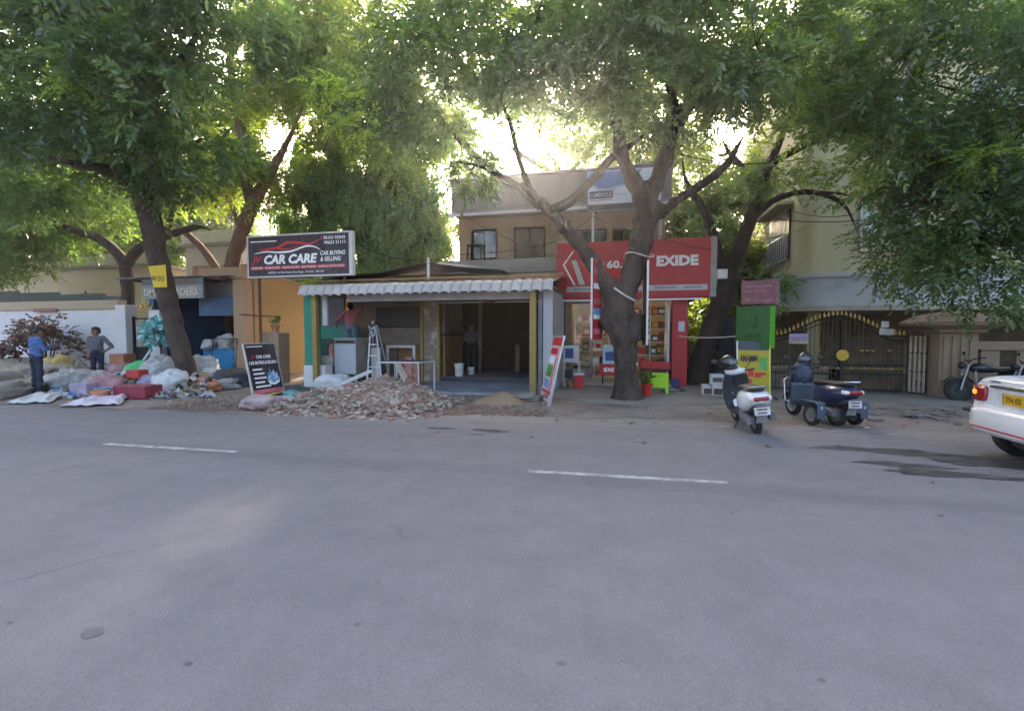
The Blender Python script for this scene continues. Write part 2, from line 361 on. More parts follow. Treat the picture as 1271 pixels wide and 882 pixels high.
mb = MB()
gx = [-900, -200, -60]+[-30+.6*i for i in range(76)]+[60, 200, 900]; gy = [-900, -200, -40, -8, 4]+[6.5+.5*i for i in range(28)]+[30, 60, 200, 1200]
def gz(x, y):
    if y < 7.2 or y > 30 or abs(x) > 32: return 0
    w = min(1, max(0, (y-9.0)/1.0)); return -.012+w*(.012+.016*(math.sin(x*1.7+y)+math.sin(x*3.1-y*2.3)+.6*math.sin(x*6.1+y*5.2)))
mb.add([(x, y, gz(x, y)) for y in gy for x in gx], [(j*len(gx)+i, j*len(gx)+i+1, (j+1)*len(gx)+i+1, (j+1)*len(gx)+i) for j in range(len(gy)-1) for i in range(len(gx)-1)])
ground = struct(mb, 'ground', dirt, smooth=0)
xs = [-220, -120]+[-60+.4*i for i in range(301)]+[120, 220]
mb = MB(); rows = []
for x in xs: e = road_edge(x); rows.append([(x, -9, .012), (x, 0, .022), (x, 5, .024), (x, e-.35, .016), (x, e, .004), (x, e+.02, -.05)])
mb.add([p for r in rows for p in r], [(i*6+k, (i+1)*6+k, (i+1)*6+k+1, i*6+k+1) for i in range(len(rows)-1) for k in range(5)])
road = struct(mb, 'road', asphalt, smooth=0)
def zr(y): return float(np.interp(y, [0, 5, 8.0], [.022, .024, .018]))
for i, (a, b) in enumerate([((-13.05, 5.08), (-10.9, 5.10)), ((-7.02, 5.10), (-4.91, 5.15)), ((-1.08, 5.2), (1.0, 5.27)), ((4.9, 5.33), (7.0, 5.38)), ((-19, 5.03), (-16.9, 5.05))]):
    mb = MB(); n = 14; vs_ = []
    for k in range(n+1):
        t = k/n; x = a[0]+(b[0]-a[0])*t; y = a[1]+(b[1]-a[1])*t; j = .004*math.sin(k*2.1+i); vs_ += [(x, y-.05+j, zr(y)+.004), (x, y+.05+j, zr(y)+.004)]
    mb.add(vs_, [(2*k, 2*k+2, 2*k+3, 2*k+1) for k in range(n)]); mb.build('lane_marking', white_paint, road)
worn = M('worn_road_paint', (.40, .385, .37), .8, c2=(.16, .145, .135), s=5, lo=.42, hi=.6, b=.2, bs=100)
mb = MB(); vs_ = []; n = 40
for k in range(n+1):
    x = -1.15+5.4*k/n; y = 8.52-.02*k/n*5; w = .042+.012*math.sin(k*1.7); vs_ += [(x, y-w, .021), (x, y+w, .021)]
mb.add(vs_, [(2*k, 2*k+2, 2*k+3, 2*k+1) for k in range(n)]); mb.build('edge_marking', worn, road)

def patch(cx, cy, rx, ry, z, n=40, seed=0, rag=.16):
    q = random.Random(seed); ph = [q.uniform(0, 6) for _ in range(4)]; mb = MB(); pts = []
    for k in range(n):
        t = 2*math.pi*k/n; f = 1+rag*(math.sin(2*t+ph[0])+.7*math.sin(5*t+ph[1])+.6*math.sin(9*t+ph[2])+.4*math.sin(14*t+ph[3])); pts.append((cx+rx*f*math.cos(t), cy+ry*f*math.sin(t), z))
    mb.add(pts+[(cx, cy, z)], [(k, (k+1) % n, n) for k in range(n)]); return mb
wet = M('wet_asphalt', (.06, .055, .057), .35, c2=(.10, .09, .09), s=6, b=.15, bs=90, spec=.5)
for i, (px, py, rx, ry) in enumerate([(1085, 560, .62, .16), (1180, 568, .75, .12), (1120, 579, .5, .10), (1165, 590, .55, .12), (1232, 578, .5, .2), (1255, 597, .3, .07)]):
    g = G(px, py); o = patch(g.x, g.y, rx, ry, zr(g.y)+.003+.0012*i, seed=i+3, rag=.2).build('damp_patch', wet, road)
crackm = M('pothole_fill', (.06, .055, .052), .9, b=.4)
for i, (px, py, rx, ry) in enumerate([(608, 536, .3, .1), (548, 533, .22, .07), (590, 541, .12, .03)]):
    g = G(px, py); patch(g.x, g.y, rx, ry, zr(g.y)+.003+.001*i, seed=i+30, rag=.2).build('pothole', crackm, road)

# concrete forecourts, each a real step above the dirt
def slab(name, pts, z, mat, h=.12):
    mb = MB(); mb.prism(pts, z-h, z, 'xy'); return struct(mb, name, mat, bevel=.012)
slab('pavement', [(-1.75, 11.0), (-.9, 10.75), (.6, 10.72), (1.7, 10.95), (2.3, 11.4), (2.6, 14.6), (-2.1, 14.6), (-2.0, 11.6)], .055, concrete)
slab('driveway', [(3.35, 12.2), (7.2, 12.0), (7.2, 22), (3.2, 22)], .05, M('driveway_concrete', (.23, .215, .195), .9, c2=(.15, .135, .12), s=1.5, b=.3))
bluetile = M('grey_blue_tile', (.22, .235, .27), .5, c2=(.30, .31, .34), s=2, b=.1)
fl = slab('shop_forecourt', [(-6.0, 11.55), (-2.35, 11.5), (-2.35, 14.05), (-6.0, 14.05)], .035, bluetile)
for i in range(6):
    for j in range(4):
        x = -5.98+i*.604; y = 11.58+j*.615; MB().box(x, x+.594, y, y+.605, .034, .042).build('tile', bluetile, fl)
# ================================================================== trees
def bark(name, c, c2):
    m, n, l, p = nodes_mat(name); tc = n.new('ShaderNodeTexCoord'); mp = n.new('ShaderNodeMapping'); mp.inputs['Scale'].default_value = (1, 1, .35); l.new(tc.outputs['Object'], mp.inputs[0])
    a = node_noise(n, l, mp.outputs[0], 9, 9, .7); b = node_noise(n, l, tc.outputs['Object'], 2.2, 5)
    base = node_mix(n, l, .5, node_ramp(n, l, a, [(.35, c), (.65, c2)]), node_ramp(n, l, b, [(.4, c), (.62, c2)]))
    l.new(base, p.inputs['Base Color']); p.inputs['Roughness'].default_value = .95; p.inputs['Specular IOR Level'].default_value = .15
    vo = n.new('ShaderNodeTexVoronoi'); vo.inputs['Scale'].default_value = 22; l.new(mp.outputs[0], vo.inputs['Vector'])
    bp = n.new('ShaderNodeBump'); bp.inputs['Strength'].default_value = 1; bp.inputs['Distance'].default_value = .03
    l.new(node_math(n, l, 'ADD', a, node_math(n, l, 'MULTIPLY', vo.outputs['Distance'], .5)), bp.inputs['Height']); l.new(bp.outputs[0], p.inputs['Normal']); return m
bark_dark = bark('bark_dark', (.03, .023, .019), (.07, .055, .045)); bark_grey = bark('bark_grey', (.042, .031, .025), (.098, .074, .06)); bark_red = bark('bark_red', (.13, .075, .05), (.24, .15, .105))
lm = {'a': leafmat('leaf_green', (.05, .100, .030), (.17, .31, .045)), 'b': leafmat('leaf_blue_green', (.046, .095, .038), (.14, .27, .055)),
      'y': leafmat('leaf_yellow_green', (.07, .125, .028), (.24, .36, .045), .55), 'd': leafmat('leaf_deep', (.044, .088, .030), (.14, .26, .045)),
      'c': leafmat('leaf_creeper', (.095, .20, .062), (.22, .42, .08)), 'n': leafmat('leaf_sun_tinted', (.12, .24, .03), (.40, .62, .06), .55), 'r': leafmat('leaf_bronze', (.10, .05, .045), (.16, .09, .06))}  # the brightest green here has sunlight put into its colour

def spray_proto(pairs=6, L=.36, ll=.085, lw=.034):
    qs = []
    for i in range(pairs):
        t = (i+.6)/pairs
        for s in (-1, 1):
            qs.append((t*L, s, .75+.5*math.sin(math.pi*min(1, t*.9+.1))))
    qs.append((L, 0, 1.1)); return qs, ll, lw
def foliage(C, Rd, per, droop=.35, L=.36, ll=.085, lw=.034, pairs=6, flat=.75, hang=False, shell=.5, holes=.36):
    """sprays of paired leaflets spread through clumps; returns verts (n,4,3) and tint"""
    C = np.asarray(C); Rd = np.asarray(Rd); nC = len(C); cnt = np.maximum(4, (per*(Rd/.6)**2).astype(int)); ci = np.repeat(np.arange(nC), cnt); S = len(ci)
    d = rng.normal(size=(S, 3)); d /= np.linalg.norm(d, axis=1)[:, None]
    rr = rng.random(S)**(1/3)*(1-shell)+shell*rng.random(S)**.25
    wob = 1+.35*np.sin(3*d[:, 0]+ci*1.7)*np.sin(2.6*d[:, 1]+ci*2.3)
    sc = np.array([1, 1, flat]); P = C[ci]+d*sc*(Rd[ci]*rr*wob)[:, None]
    if holes:
        ph = rng.uniform(0, 6.28, (4, 3)); f_ = np.array([1.5, 2.6, 4.3, 7.0]); am = np.array([.8, 1, .8, .5]); nz = sum(am[i]*np.sin(P[:, 0]*f_[i]+ph[i, 0]+1.3*np.sin(P[:, 2]*f_[i]*.7))*np.sin(P[:, 1]*f_[i]+ph[i, 1])*np.sin(P[:, 2]*f_[i]*1.25+ph[i, 2]+np.sin(P[:, 0]*f_[i]*.6)) for i in range(4))
        kp = nz > np.quantile(nz, holes); P = P[kp]; d = d[kp]; ci = ci[kp]; S = len(ci)
    D = d*np.array([1, 1, .35])+rng.normal(size=(S, 3))*.45
    if hang: D = D*.35+np.array([0, 0, -1.0])
    D /= np.linalg.norm(D, axis=1)[:, None]
    up = np.array([0, 0, 1.0])+rng.normal(size=(S, 3))*.35
    if hang: up = d*np.array([1, 1, .2])+rng.normal(size=(S, 3))*.4
    Sd = np.cross(D, up); Sd /= np.linalg.norm(Sd, axis=1)[:, None]+1e-9; Nn = np.cross(Sd, D)
    qs, l_, w_ = spray_proto(pairs, L, ll, lw); K = len(qs); scl = rng.uniform(.7, 1.3, S)
    V = np.empty((S, K, 4, 3), np.float32)
    for k, (t, s, m) in enumerate(qs):
        a = (t/L); bend = -droop*L*a*a
        base = P+(D*t+Nn*bend)*scl[:, None]
        ang = (1.05-.35*a)*s+rng.normal(size=S)*.18
        ld = D*np.cos(ang)[:, None]+Sd*np.sin(ang)[:, None]+Nn*(-.25-droop*a*.8+rng.normal(size=S)*.25)[:, None]
        ld /= np.linalg.norm(ld, axis=1)[:, None]; ls = np.cross(ld, Nn+rng.normal(size=(S, 3))*.35); ls /= np.linalg.norm(ls, axis=1)[:, None]+1e-9
        lg = (l_*m*scl*rng.uniform(.8, 1.2, S))[:, None]; wd_ = (w_*m*scl)[:, None]*.5
        V[:, k, 0] = base; V[:, k, 1] = base+ld*lg*.45+ls*wd_; V[:, k, 2] = base+ld*lg; V[:, k, 3] = base+ld*lg*.45-ls*wd_
    ctint = rng.uniform(.1, .75, nC)[ci]; tint = np.clip(ctint[:, None]+rng.normal(size=(S, K))*.16, 0, 1)
    return V.reshape(-1, 4, 3), tint.reshape(-1)
TRI = [0]
def crown_obj(parent, V, tint, mat, name='crown'):
    n = len(V); TRI[0] += 2*n; og = np.array(ORG[parent.name])
    me = np_mesh(name, V.reshape(-1, 3)-og, np.arange(n*4).reshape(n, 4), [mat], smooth=False, recalc=False)
    at = me.attributes.new('tint', 'FLOAT', 'POINT'); at.data.foreach_set('value', np.repeat(tint, 4).astype(np.float32))
    return mesh_obj(name, me, parent)
def to_px(p):
    x, y, z = p[0], p[1], p[2]-CAMZ; r = x*math.cos(YAW)+y*math.sin(YAW); f = -x*math.sin(YAW)+y*math.cos(YAW)
    ff = f*math.cos(PITCH)-z*math.sin(PITCH); u = z*math.cos(PITCH)+f*math.sin(PITCH); return 635.5+FPX*r/ff, 441-FPX*u/ff
GAPS = [(636, 180, 46, 34), (738, 168, 9, 9), (695, 150, 10, 10), (290, 75, 9, 24), (255, 35, 10, 12), (345, 172, 22, 24), (1190, 78, 30, 18), (1225, 92, 26, 14), (1180, 50, 12, 14),
        (85, 138, 22, 9), (30, 205, 22, 7), (556, 255, 6, 50), (915, 185, 14, 30), (890, 165, 16, 16), (1040, 60, 10, 8), (545, 200, 9, 16), (860, 235, 10, 16), (970, 155, 14, 14), (600, 150, 18, 16),
        (1040, 280, 44, 55), (1085, 350, 30, 22), (975, 310, 24, 32)]
def region_clumps(regs, rmin=.4, rmax=.8, sep=.55, gapw=1.0, thin=1.0):
    C = []; Rr = []; regs = [r_[:6]+(max(1, int(r_[6]*thin)),) for r_ in regs]
    for (px, py, rx, ry, y0, y1, n) in regs:
        k = 0; tr = 0
        while k < n and tr < n*25:
            tr += 1; t = random.uniform(0, 6.283); q = math.sqrt(random.random()); x = px+rx*q*math.cos(t); y = py+ry*q*math.sin(t)
            Yd = random.uniform(y0, y1); w = W(x, y, Yd); rad = random.uniform(rmin, rmax); rp = rad/pxm(x, y, Yd)*gapw
            if any(((x-g[0])/(g[2]+rp*.62))**2+((y-g[1])/(g[3]+rp*.5))**2 < 1 for g in GAPS): continue
            if any((w-c).length < sep*(rad+r_)*.62 for c, r_ in zip(C, Rr)): continue
            C.append(w); Rr.append(rad); k += 1
    return C, Rr
def limbs(mb, lines, n=9, seed=0):
    """lines of (px, py, Y, radius px); returns nodes for the twigs"""
    nodes = []
    for li, ln in enumerate(lines):
        P = [W(a, b, Y) for a, b, Y, r in ln]; rd = [r*pxm(a, b, Y) for a, b, Y, r in ln]; PP = []; RR = []
        for i in range(len(P)-1):
            p0, p1, p2, p3 = P[max(i-1, 0)], P[i], P[i+1], P[min(i+2, len(P)-1)]
            st = max(2, int((p2-p1).length/.22))
            for k in range(st):
                t = k/st; q = .5*((2*p1)+(p2-p0)*t+(2*p0-5*p1+4*p2-p3)*t*t+(3*p1-p0-3*p2+p3)*t**3)
                PP.append(q+Vector((random.uniform(-1, 1), random.uniform(-1, 1), random.uniform(-1, 1)))*rd[i]*.07); RR.append(rd[i]+(rd[i+1]-rd[i])*t)
        PP.append(P[-1]); RR.append(rd[-1]); nP = len(PP); RR = [r_*min(1, max(.22, (nP-1-i_)/(nP*.3))) for i_, r_ in enumerate(RR)]
        mb.tube(PP, RR, n if max(RR) > .05 else 6, noise=.09, seed=seed+li)
        nodes += [(p, r) for p, r in zip(PP, RR)][len(PP)//4:]
    return nodes
def twigs(mb, nodes, C, Rr, seed=0):
    rest = list(range(len(C))); nd = list(nodes); best = {i: min(((C[i]-p).length, k) for k, (p, r) in enumerate(nd)) for i in rest}
    while rest:
        i = min(rest, key=lambda q: best[q][0]); rest.remove(i); dist, k = best[i]; p, r = nd[k]; c = C[i]
        m1 = p.lerp(c, .35)+Vector((random.uniform(-1, 1), random.uniform(-1, 1), .6))*dist*.10; m2 = p.lerp(c, .7)+Vector((random.uniform(-1, 1), random.uniform(-1, 1), .5))*dist*.10
        r0 = min(r*.7, .016+.024*dist); path = [p, m1, m2, c]; rr = [r0, r0*.8, r0*.6, r0*.4]
        mb.tube(path, rr, 5, seed=i)
        for _ in range(3):
            e = c+Vector((random.gauss(0, 1), random.gauss(0, 1), random.gauss(0, .7))).normalized()*Rr[i]*.8; mb.tube([m2.lerp(c, .6), c.lerp(e, .5)+Vector((0, 0, .05)), e], [r0*.4, r0*.28, .004], 4)
        new = [(m1, rr[1]), (m2, rr[2]), (c, rr[3])]; b0 = len(nd); nd += new
        for q in rest:
            for kk, (pp, _) in enumerate(new):
                d_ = (C[q]-pp).length
                if d_ < best[q][0]: best[q] = (d_, b0+kk)
def tree(name, label, base, lines, regs, lmat, bmat, per=70, rmin=.4, rmax=.8, group=None, trunk=None, leaf={}, sep=.55, gapw=1.0, extra=None, thin=1.0):
    t = thing(name, label, 'tree', base, group); mb = MB(); nodes = limbs(mb, lines, seed=len(name)) if lines else []
    if trunk: nodes += trunk(t)
    C, Rr = region_clumps(regs, rmin, rmax, sep, gapw, thin)
    if trunk: b2 = MB(); twigs(b2, nodes, C, Rr); b2.v += []; k = len(mb.v); mb.add(b2.v, b2.f); mb.build('branches', bmat, t, smooth=0)['kind'] = 'stuff'
    else:
        mb.build('trunk', bmat, t, smooth=0)
        if C: b2 = MB(); twigs(b2, nodes, C, Rr); b2.build('branches', bmat, t, smooth=0)['kind'] = 'stuff'
    V, ti = foliage([tuple(c) for c in C], Rr, per, **leaf); crown_obj(t, V, ti, lmat)
    if extra:
        V, ti = foliage([tuple(W(a, b, Y)) for a, b, Y, r_ in extra], [r_ for a, b, Y, r_ in extra], 130, ll=.10, lw=.045, L=.34, droop=.5, flat=.5); crown_obj(t, V, ti, lm['n'], 'sun_tinted_leaves')  # extra sprays coloured brighter to paint sunlit patches into the crown
    return t

tree('street_tree', 'tree leaning over scrap heap with a yellow notice on its trunk', G(238, 483),
     [[(240, 489, 10.7, 15), (237, 478, 10.7, 12.5), (228, 450, 10.7, 11), (215, 400, 10.7, 10.5), (203, 350, 10.7, 11), (193, 305, 10.6, 11.5), (183, 258, 10.5, 13), (172, 215, 10.3, 13), (162, 160, 10.1, 12), (155, 105, 9.9, 10), (150, 50, 9.7, 8), (140, -20, 9.4, 6)],
      [(180, 240, 10.5, 9), (150, 215, 9.8, 7), (100, 205, 9, 5), (40, 190, 8.4, 3)], [(165, 180, 10.2, 8), (190, 120, 9.8, 6), (235, 60, 9.4, 5), (260, 0, 9.2, 4)], [(158, 130, 10, 8), (110, 90, 9.2, 6), (50, 60, 8.4, 4)], [(180, 225, 10.5, 7), (215, 190, 10.8, 5), (260, 170, 11, 3)]],
     [(60, 60, 130, 95, 7.6, 11.5, 62), (170, 70, 110, 100, 8, 11.5, 46), (70, 165, 120, 50, 8.2, 11.5, 44), (215, 200, 85, 38, 9, 11.2, 22), (270, 60, 70, 70, 9, 12.5, 20), (40, 235, 70, 26, 9.5, 12, 14), (150, -30, 220, 50, 7, 11, 26)], lm['b'], bark_grey, per=70, thin=.52, rmin=.45, rmax=.9, extra=[(90, 105, 8.3, .3), (60, 20, 8, .25), (130, 14, 8, .2), (40, 110, 8.3, .22)], leaf=dict(ll=.15, lw=.068, L=.48, pairs=5, flat=.48, droop=.5, holes=.46))
tree('background_tree', 'reddish-barked forked tree behind the orange shop', W(285, 430, 17), 
     [[(278, 440, 17, 10), (285, 345, 17, 8.8), (298, 295, 17, 8.2), (315, 250, 17, 8), (330, 225, 17, 6.6), (345, 198, 16.8, 5.6), (362, 165, 16.5, 5), (385, 110, 16, 4)], [(312, 255, 17, 7), (304, 215, 17, 5.5), (298, 160, 16.6, 5), (288, 100, 16.2, 4.5), (283, 40, 15.8, 4), (278, -20, 15.4, 3)],
      [(276, 345, 17, 5), (252, 310, 16.8, 4), (225, 285, 16.6, 3.5), (205, 270, 16.5, 2.5)], [(300, 285, 17, 5), (285, 250, 17.2, 3), (255, 225, 17.4, 2.5), (240, 200, 17.5, 2)]],
     [(250, 190, 80, 75, 16.5, 20, 44), (345, 90, 75, 85, 14, 18.5, 44), (300, 150, 60, 70, 16, 19, 26), (320, 215, 50, 35, 17.5, 20, 10), (420, 60, 60, 50, 15.5, 18, 14), (380, 20, 60, 45, 13.5, 17, 22), (440, 140, 75, 45, 16.5, 19.5, 26), (390, 170, 40, 30, 17, 19, 8), (500, 170, 40, 30, 17, 19, 8)], lm['y'], bark_red, per=66, thin=.8, rmin=.5, rmax=1.0, leaf=dict(ll=.13, lw=.06, L=.5))
tree('background_tree', 'low spreading dark-limbed tree behind the white compound wall', W(160, 430, 15.2),
     [[(160, 440, 15.2, 8), (158, 345, 15.2, 7), (150, 320, 15.2, 6.5), (125, 297, 15, 5.2), (85, 284, 14.8, 4.6), (45, 272, 14.6, 5), (-10, 255, 14.4, 4)], [(155, 330, 15.2, 7), (175, 308, 15.4, 6), (205, 290, 15.6, 5), (215, 250, 15.8, 3)], [(60, 277, 14.7, 3.5), (50, 240, 14.5, 3), (55, 205, 14.4, 2)], [(190, 300, 15.5, 5), (240, 282, 15.9, 4), (262, 286, 16, 3)]],
     [(30, 308, 80, 32, 13.8, 17, 30), (110, 250, 80, 45, 14.5, 17.5, 26), (10, 240, 60, 60, 14, 17, 20)], lm['a'], bark_dark, per=66, rmin=.45, rmax=.9, leaf=dict(ll=.12, lw=.055, L=.45))
tree('creeper_tree', 'dense tree draped with hanging creepers behind the car wash roof', W(450, 440, 20),
     [[(455, 440, 20, 9), (452, 330, 20, 8), (448, 260, 20, 7), (440, 200, 20, 5), (436, 165, 20, 3)], [(450, 300, 20, 6), (490, 240, 20, 4), (515, 215, 20, 3)], [(450, 290, 20, 5), (395, 235, 20, 4), (370, 205, 20, 3)]],
     [(460, 262, 92, 70, 18.6, 21, 110), (390, 275, 55, 60, 19, 21, 46), (500, 300, 50, 40, 18.4, 20, 34), (538, 290, 16, 50, 18.4, 19.6, 14), (400, 335, 60, 30, 19, 20.5, 16), (430, 195, 95, 36, 18.6, 20.5, 40), (500, 215, 50, 30, 18.6, 20.5, 14)], lm['c'], bark_dark, per=80, rmin=.45, rmax=.8, sep=.4, gapw=.7, leaf=dict(ll=.13, lw=.05, L=.55, hang=True, droop=.1, flat=1.2))

# --- the big forked tree before the red shop: one continuous trunk
def big_trunk(t):
    og = ORG[t.name]; P = lambda a, b, Y=11.3: tuple(W(a, b, Y)); m = pxm(780, 400, 11.3)*.86; pr = []
    def chain(l, tg=0):
        for q, w in zip(l[:-1], l[1:]): pr.append((P(*q[:2], q[3] if len(q) > 3 else 11.3), P(*w[:2], w[3] if len(w) > 3 else 11.3), q[2]*m, w[2]*m, tg))
    chain([(778, 503, 18), (778, 490, 14.5), (777, 470, 13.5), (776, 440, 14.5), (773, 415, 18), (770, 390, 18), (768, 372, 15)])
    for a in range(7):
        b = W(778, 497, 11.3); q = b+Vector((math.cos(a*.9)*.36, math.sin(a*.9)*.36, -.1)); pr.append((tuple(b+Vector((math.cos(a*.9)*.12, math.sin(a*.9)*.12, .5))), tuple(q), .10, .09, 0))
    chain([(762, 385, 12), (753, 352, 10), (729, 316, 9.2), (699, 280, 8.6, 11.2), (674, 253, 7.4, 11.1), (648, 232, 6, 11)])
    chain([(772, 380, 14), (784, 342, 14), (796, 302, 14.5), (800, 268, 14.5), (798, 246, 13)])
    chain([(798, 246, 13), (785, 224, 10), (770, 190, 8.5), (765, 150, 7)]); chain([(800, 248, 13), (812, 232, 10.5), (826, 195, 9.5), (836, 160, 8.5)]); chain([(806, 270, 9), (822, 262, 6.5), (846, 245, 5.5)])
    pr.append((P(790, 412), P(793, 396), .21, .15, 0)); pr.append((P(755, 400), P(757, 392), .2, .17, 0)); pr.append((P(786, 330), P(788, 322), .2, .15, 0)); pr.append((P(738, 330), P(735, 322), .16, .12, 0)); pr.append((P(815, 262), P(812, 258), .17, .14, 0))
    def disp(X, Y, Z, tg): 
        r = .022*np.sin(X*19+Z*5)*np.sin(Y*17-Z*4)+.014*np.sin(X*41+2*np.sin(Z*7))*np.sin(Z*13+Y*30)+.009*np.sin(X*80+Z*11)*np.sin(Y*77)
        c = np.array(P(783, 398)); r += .11*np.exp(-(((X-c[0])/.07)**2+((Y-c[1]+.33)/.16)**2+((Z-c[2])/.13)**2)); return r
    V, F, vt = snet(pr, .035, .12, disp); me = np_mesh('trunk', V-np.array(og), F, [bark_grey]); mesh_obj('trunk', me, t)
    return [(W(a, b, 11.2), .12) for a, b in [(645, 232), (672, 253), (697, 280), (765, 150), (770, 190), (836, 160), (826, 195), (846, 245)]]
tree('street_tree', 'massive gnarled tree forking in front of the red battery shop', G(778, 497),
     [[(672, 256, 11.1, 6), (645, 234, 11, 5), (612, 212, 10.9, 4.2), (578, 180, 10.7, 3.6), (548, 150, 10.4, 3), (520, 100, 10, 2)], [(660, 245, 11.1, 4), (642, 190, 11.2, 3.4), (632, 150, 11, 3), (605, 90, 10.6, 2.4)], [(682, 262, 11.1, 6.5), (708, 250, 11.2, 6), (735, 224, 11.4, 5.5), (757, 198, 11.6, 5), (790, 175, 11.8, 4), (815, 150, 12, 3)],
      [(765, 155, 11.3, 7), (762, 120, 11.1, 6), (775, 70, 10.6, 5), (770, 10, 10, 4)], [(836, 165, 11.3, 8.5), (848, 138, 11.1, 8), (880, 108, 10.7, 7), (930, 92, 10.2, 6), (990, 70, 9.6, 4)], [(842, 150, 11.2, 6), (832, 110, 11, 5), (825, 60, 10.6, 4), (820, 0, 10.2, 3)], [(845, 246, 11.3, 5.5), (875, 226, 11.4, 5), (903, 203, 11.5, 4.5), (925, 165, 11.6, 3.5)], [(858, 236, 11.3, 3.5), (872, 262, 11.6, 2.2), (880, 290, 12, 1)],
      [(612, 212, 10.9, 2.6), (590, 205, 10.4, 2), (560, 200, 10, 1.4)]],
     [(700, 55, 170, 72, 8.2, 13, 96), (560, 80, 90, 90, 8, 12, 50), (830, 70, 120, 80, 8.5, 12.5, 52), (520, 150, 50, 60, 9.5, 12, 16), (480, 100, 70, 70, 9, 12, 26), (700, 125, 130, 26, 10.5, 13.5, 16), (900, 110, 60, 40, 10, 12, 10), (700, -30, 260, 45, 7, 12, 40), (575, 190, 30, 34, 10, 12, 6)], lm['d'], bark_dark, per=70, trunk=big_trunk, thin=.54, rmin=.42, rmax=.9, extra=[(452, 42, 9.2, .28), (395, 108, 9.3, .24), (430, 100, 9.2, .3), (480, 112, 9.2, .3), (445, 126, 9.2, .26), (412, 148, 9.4, .26), (455, 158, 9.3, .28), (540, 42, 8.6, .2), (622, 36, 8.6, .28), (600, 44, 8.6, .2), (525, 80, 9, .16)], leaf=dict(ll=.12, lw=.05, L=.44, flat=.5, holes=.52))
tree('street_tree', 'dark tree leaning right beside the red shop and green sign', G(865, 478),
     [[(858, 492, 15, 20), (864, 470, 15, 15), (880, 420, 15, 13), (895, 378, 15, 12), (905, 347, 15, 12), (918, 308, 14.9, 9), (930, 275, 14.8, 8), (941, 240, 14.6, 7), (955, 205, 14.3, 6), (972, 165, 13.9, 5), (990, 110, 13.4, 4), (1010, 50, 12.8, 3)], [(900, 352, 15, 8), (889, 305, 15.1, 6), (873, 260, 15.2, 5), (852, 226, 15.3, 4), (846, 190, 15.4, 3)], [(900, 350, 15, 9), (922, 345, 14.7, 6)],
      [(932, 272, 14.8, 5.5), (958, 250, 14.5, 4), (1000, 238, 14, 3.2), (1045, 252, 13.6, 2.6), (1065, 290, 13.3, 1.8)], [(941, 240, 14.6, 5), (925, 212, 14.8, 4), (905, 190, 15, 3.5), (893, 165, 15, 2.5)], [(955, 205, 14.3, 5), (1000, 180, 13.6, 4), (1060, 160, 12.6, 3.5), (1110, 165, 11.8, 2.5)], [(1000, 238, 14, 2.2), (1040, 240, 13.6, 1.5), (1085, 250, 13.2, 1.0)]],
     [(985, 100, 90, 85, 11.5, 14.5, 46), (1080, 110, 90, 85, 10.5, 13.0, 46), (930, 190, 60, 40, 13.5, 16, 10), (1105, 190, 60, 40, 11, 13.5, 20), (900, 265, 30, 40, 15, 17, 9), (960, 350, 26, 18, 14.2, 15, 5), (1010, 0, 160, 40, 9.5, 13, 30)], lm['a'], bark_dark, per=70, thin=.5, rmin=.42, rmax=.9, extra=[(1165, 65, 10.5, .2), (935, 40, 10, .2)], leaf=dict(ll=.12, lw=.05, L=.44, flat=.5, holes=.54))
tree('street_tree', 'tree whose feathery boughs hang over the parked motorcycles', (8.9, 11.6, 0),
     [[(1382, 545, 11.6, 24), (1378, 440, 11.6, 20), (1365, 330, 11.5, 18), (1345, 240, 11.4, 15), (1300, 170, 11.2, 11), (1240, 130, 11, 8), (1180, 110, 10.8, 5), (1130, 100, 10.6, 3)], [(1345, 250, 11.4, 12), (1290, 240, 11.3, 8), (1220, 235, 11.2, 6), (1160, 240, 11.1, 4), (1120, 270, 11, 2.5)], [(1355, 290, 11.5, 9), (1300, 290, 11.2, 6), (1240, 300, 11, 4), (1190, 310, 10.9, 2.5)], [(1350, 210, 11.4, 11), (1330, 90, 11, 8), (1290, 20, 10.6, 5)]],
     [(1130, 280, 62, 72, 10.6, 12.6, 44), (1200, 200, 85, 70, 10, 12.4, 52), (1235, 300, 55, 72, 10.2, 12.2, 42), (1230, 140, 70, 34, 9.6, 11.6, 20), (1210, 20, 90, 36, 9, 12, 24), (1300, 150, 60, 140, 9.5, 12, 46), (1105, 345, 30, 30, 11, 12.2, 9), (1255, 60, 40, 26, 9.5, 11.5, 8), (1170, 330, 30, 28, 10.6, 11.8, 8)], lm['d'], bark_dark, per=68, thin=.48, extra=[(1225, 195, 10, .3), (1212, 188, 9.9, .2), (1150, 55, 9.8, .2)], leaf=dict(ll=.10, lw=.042, L=.42, droop=.6, holes=.5))
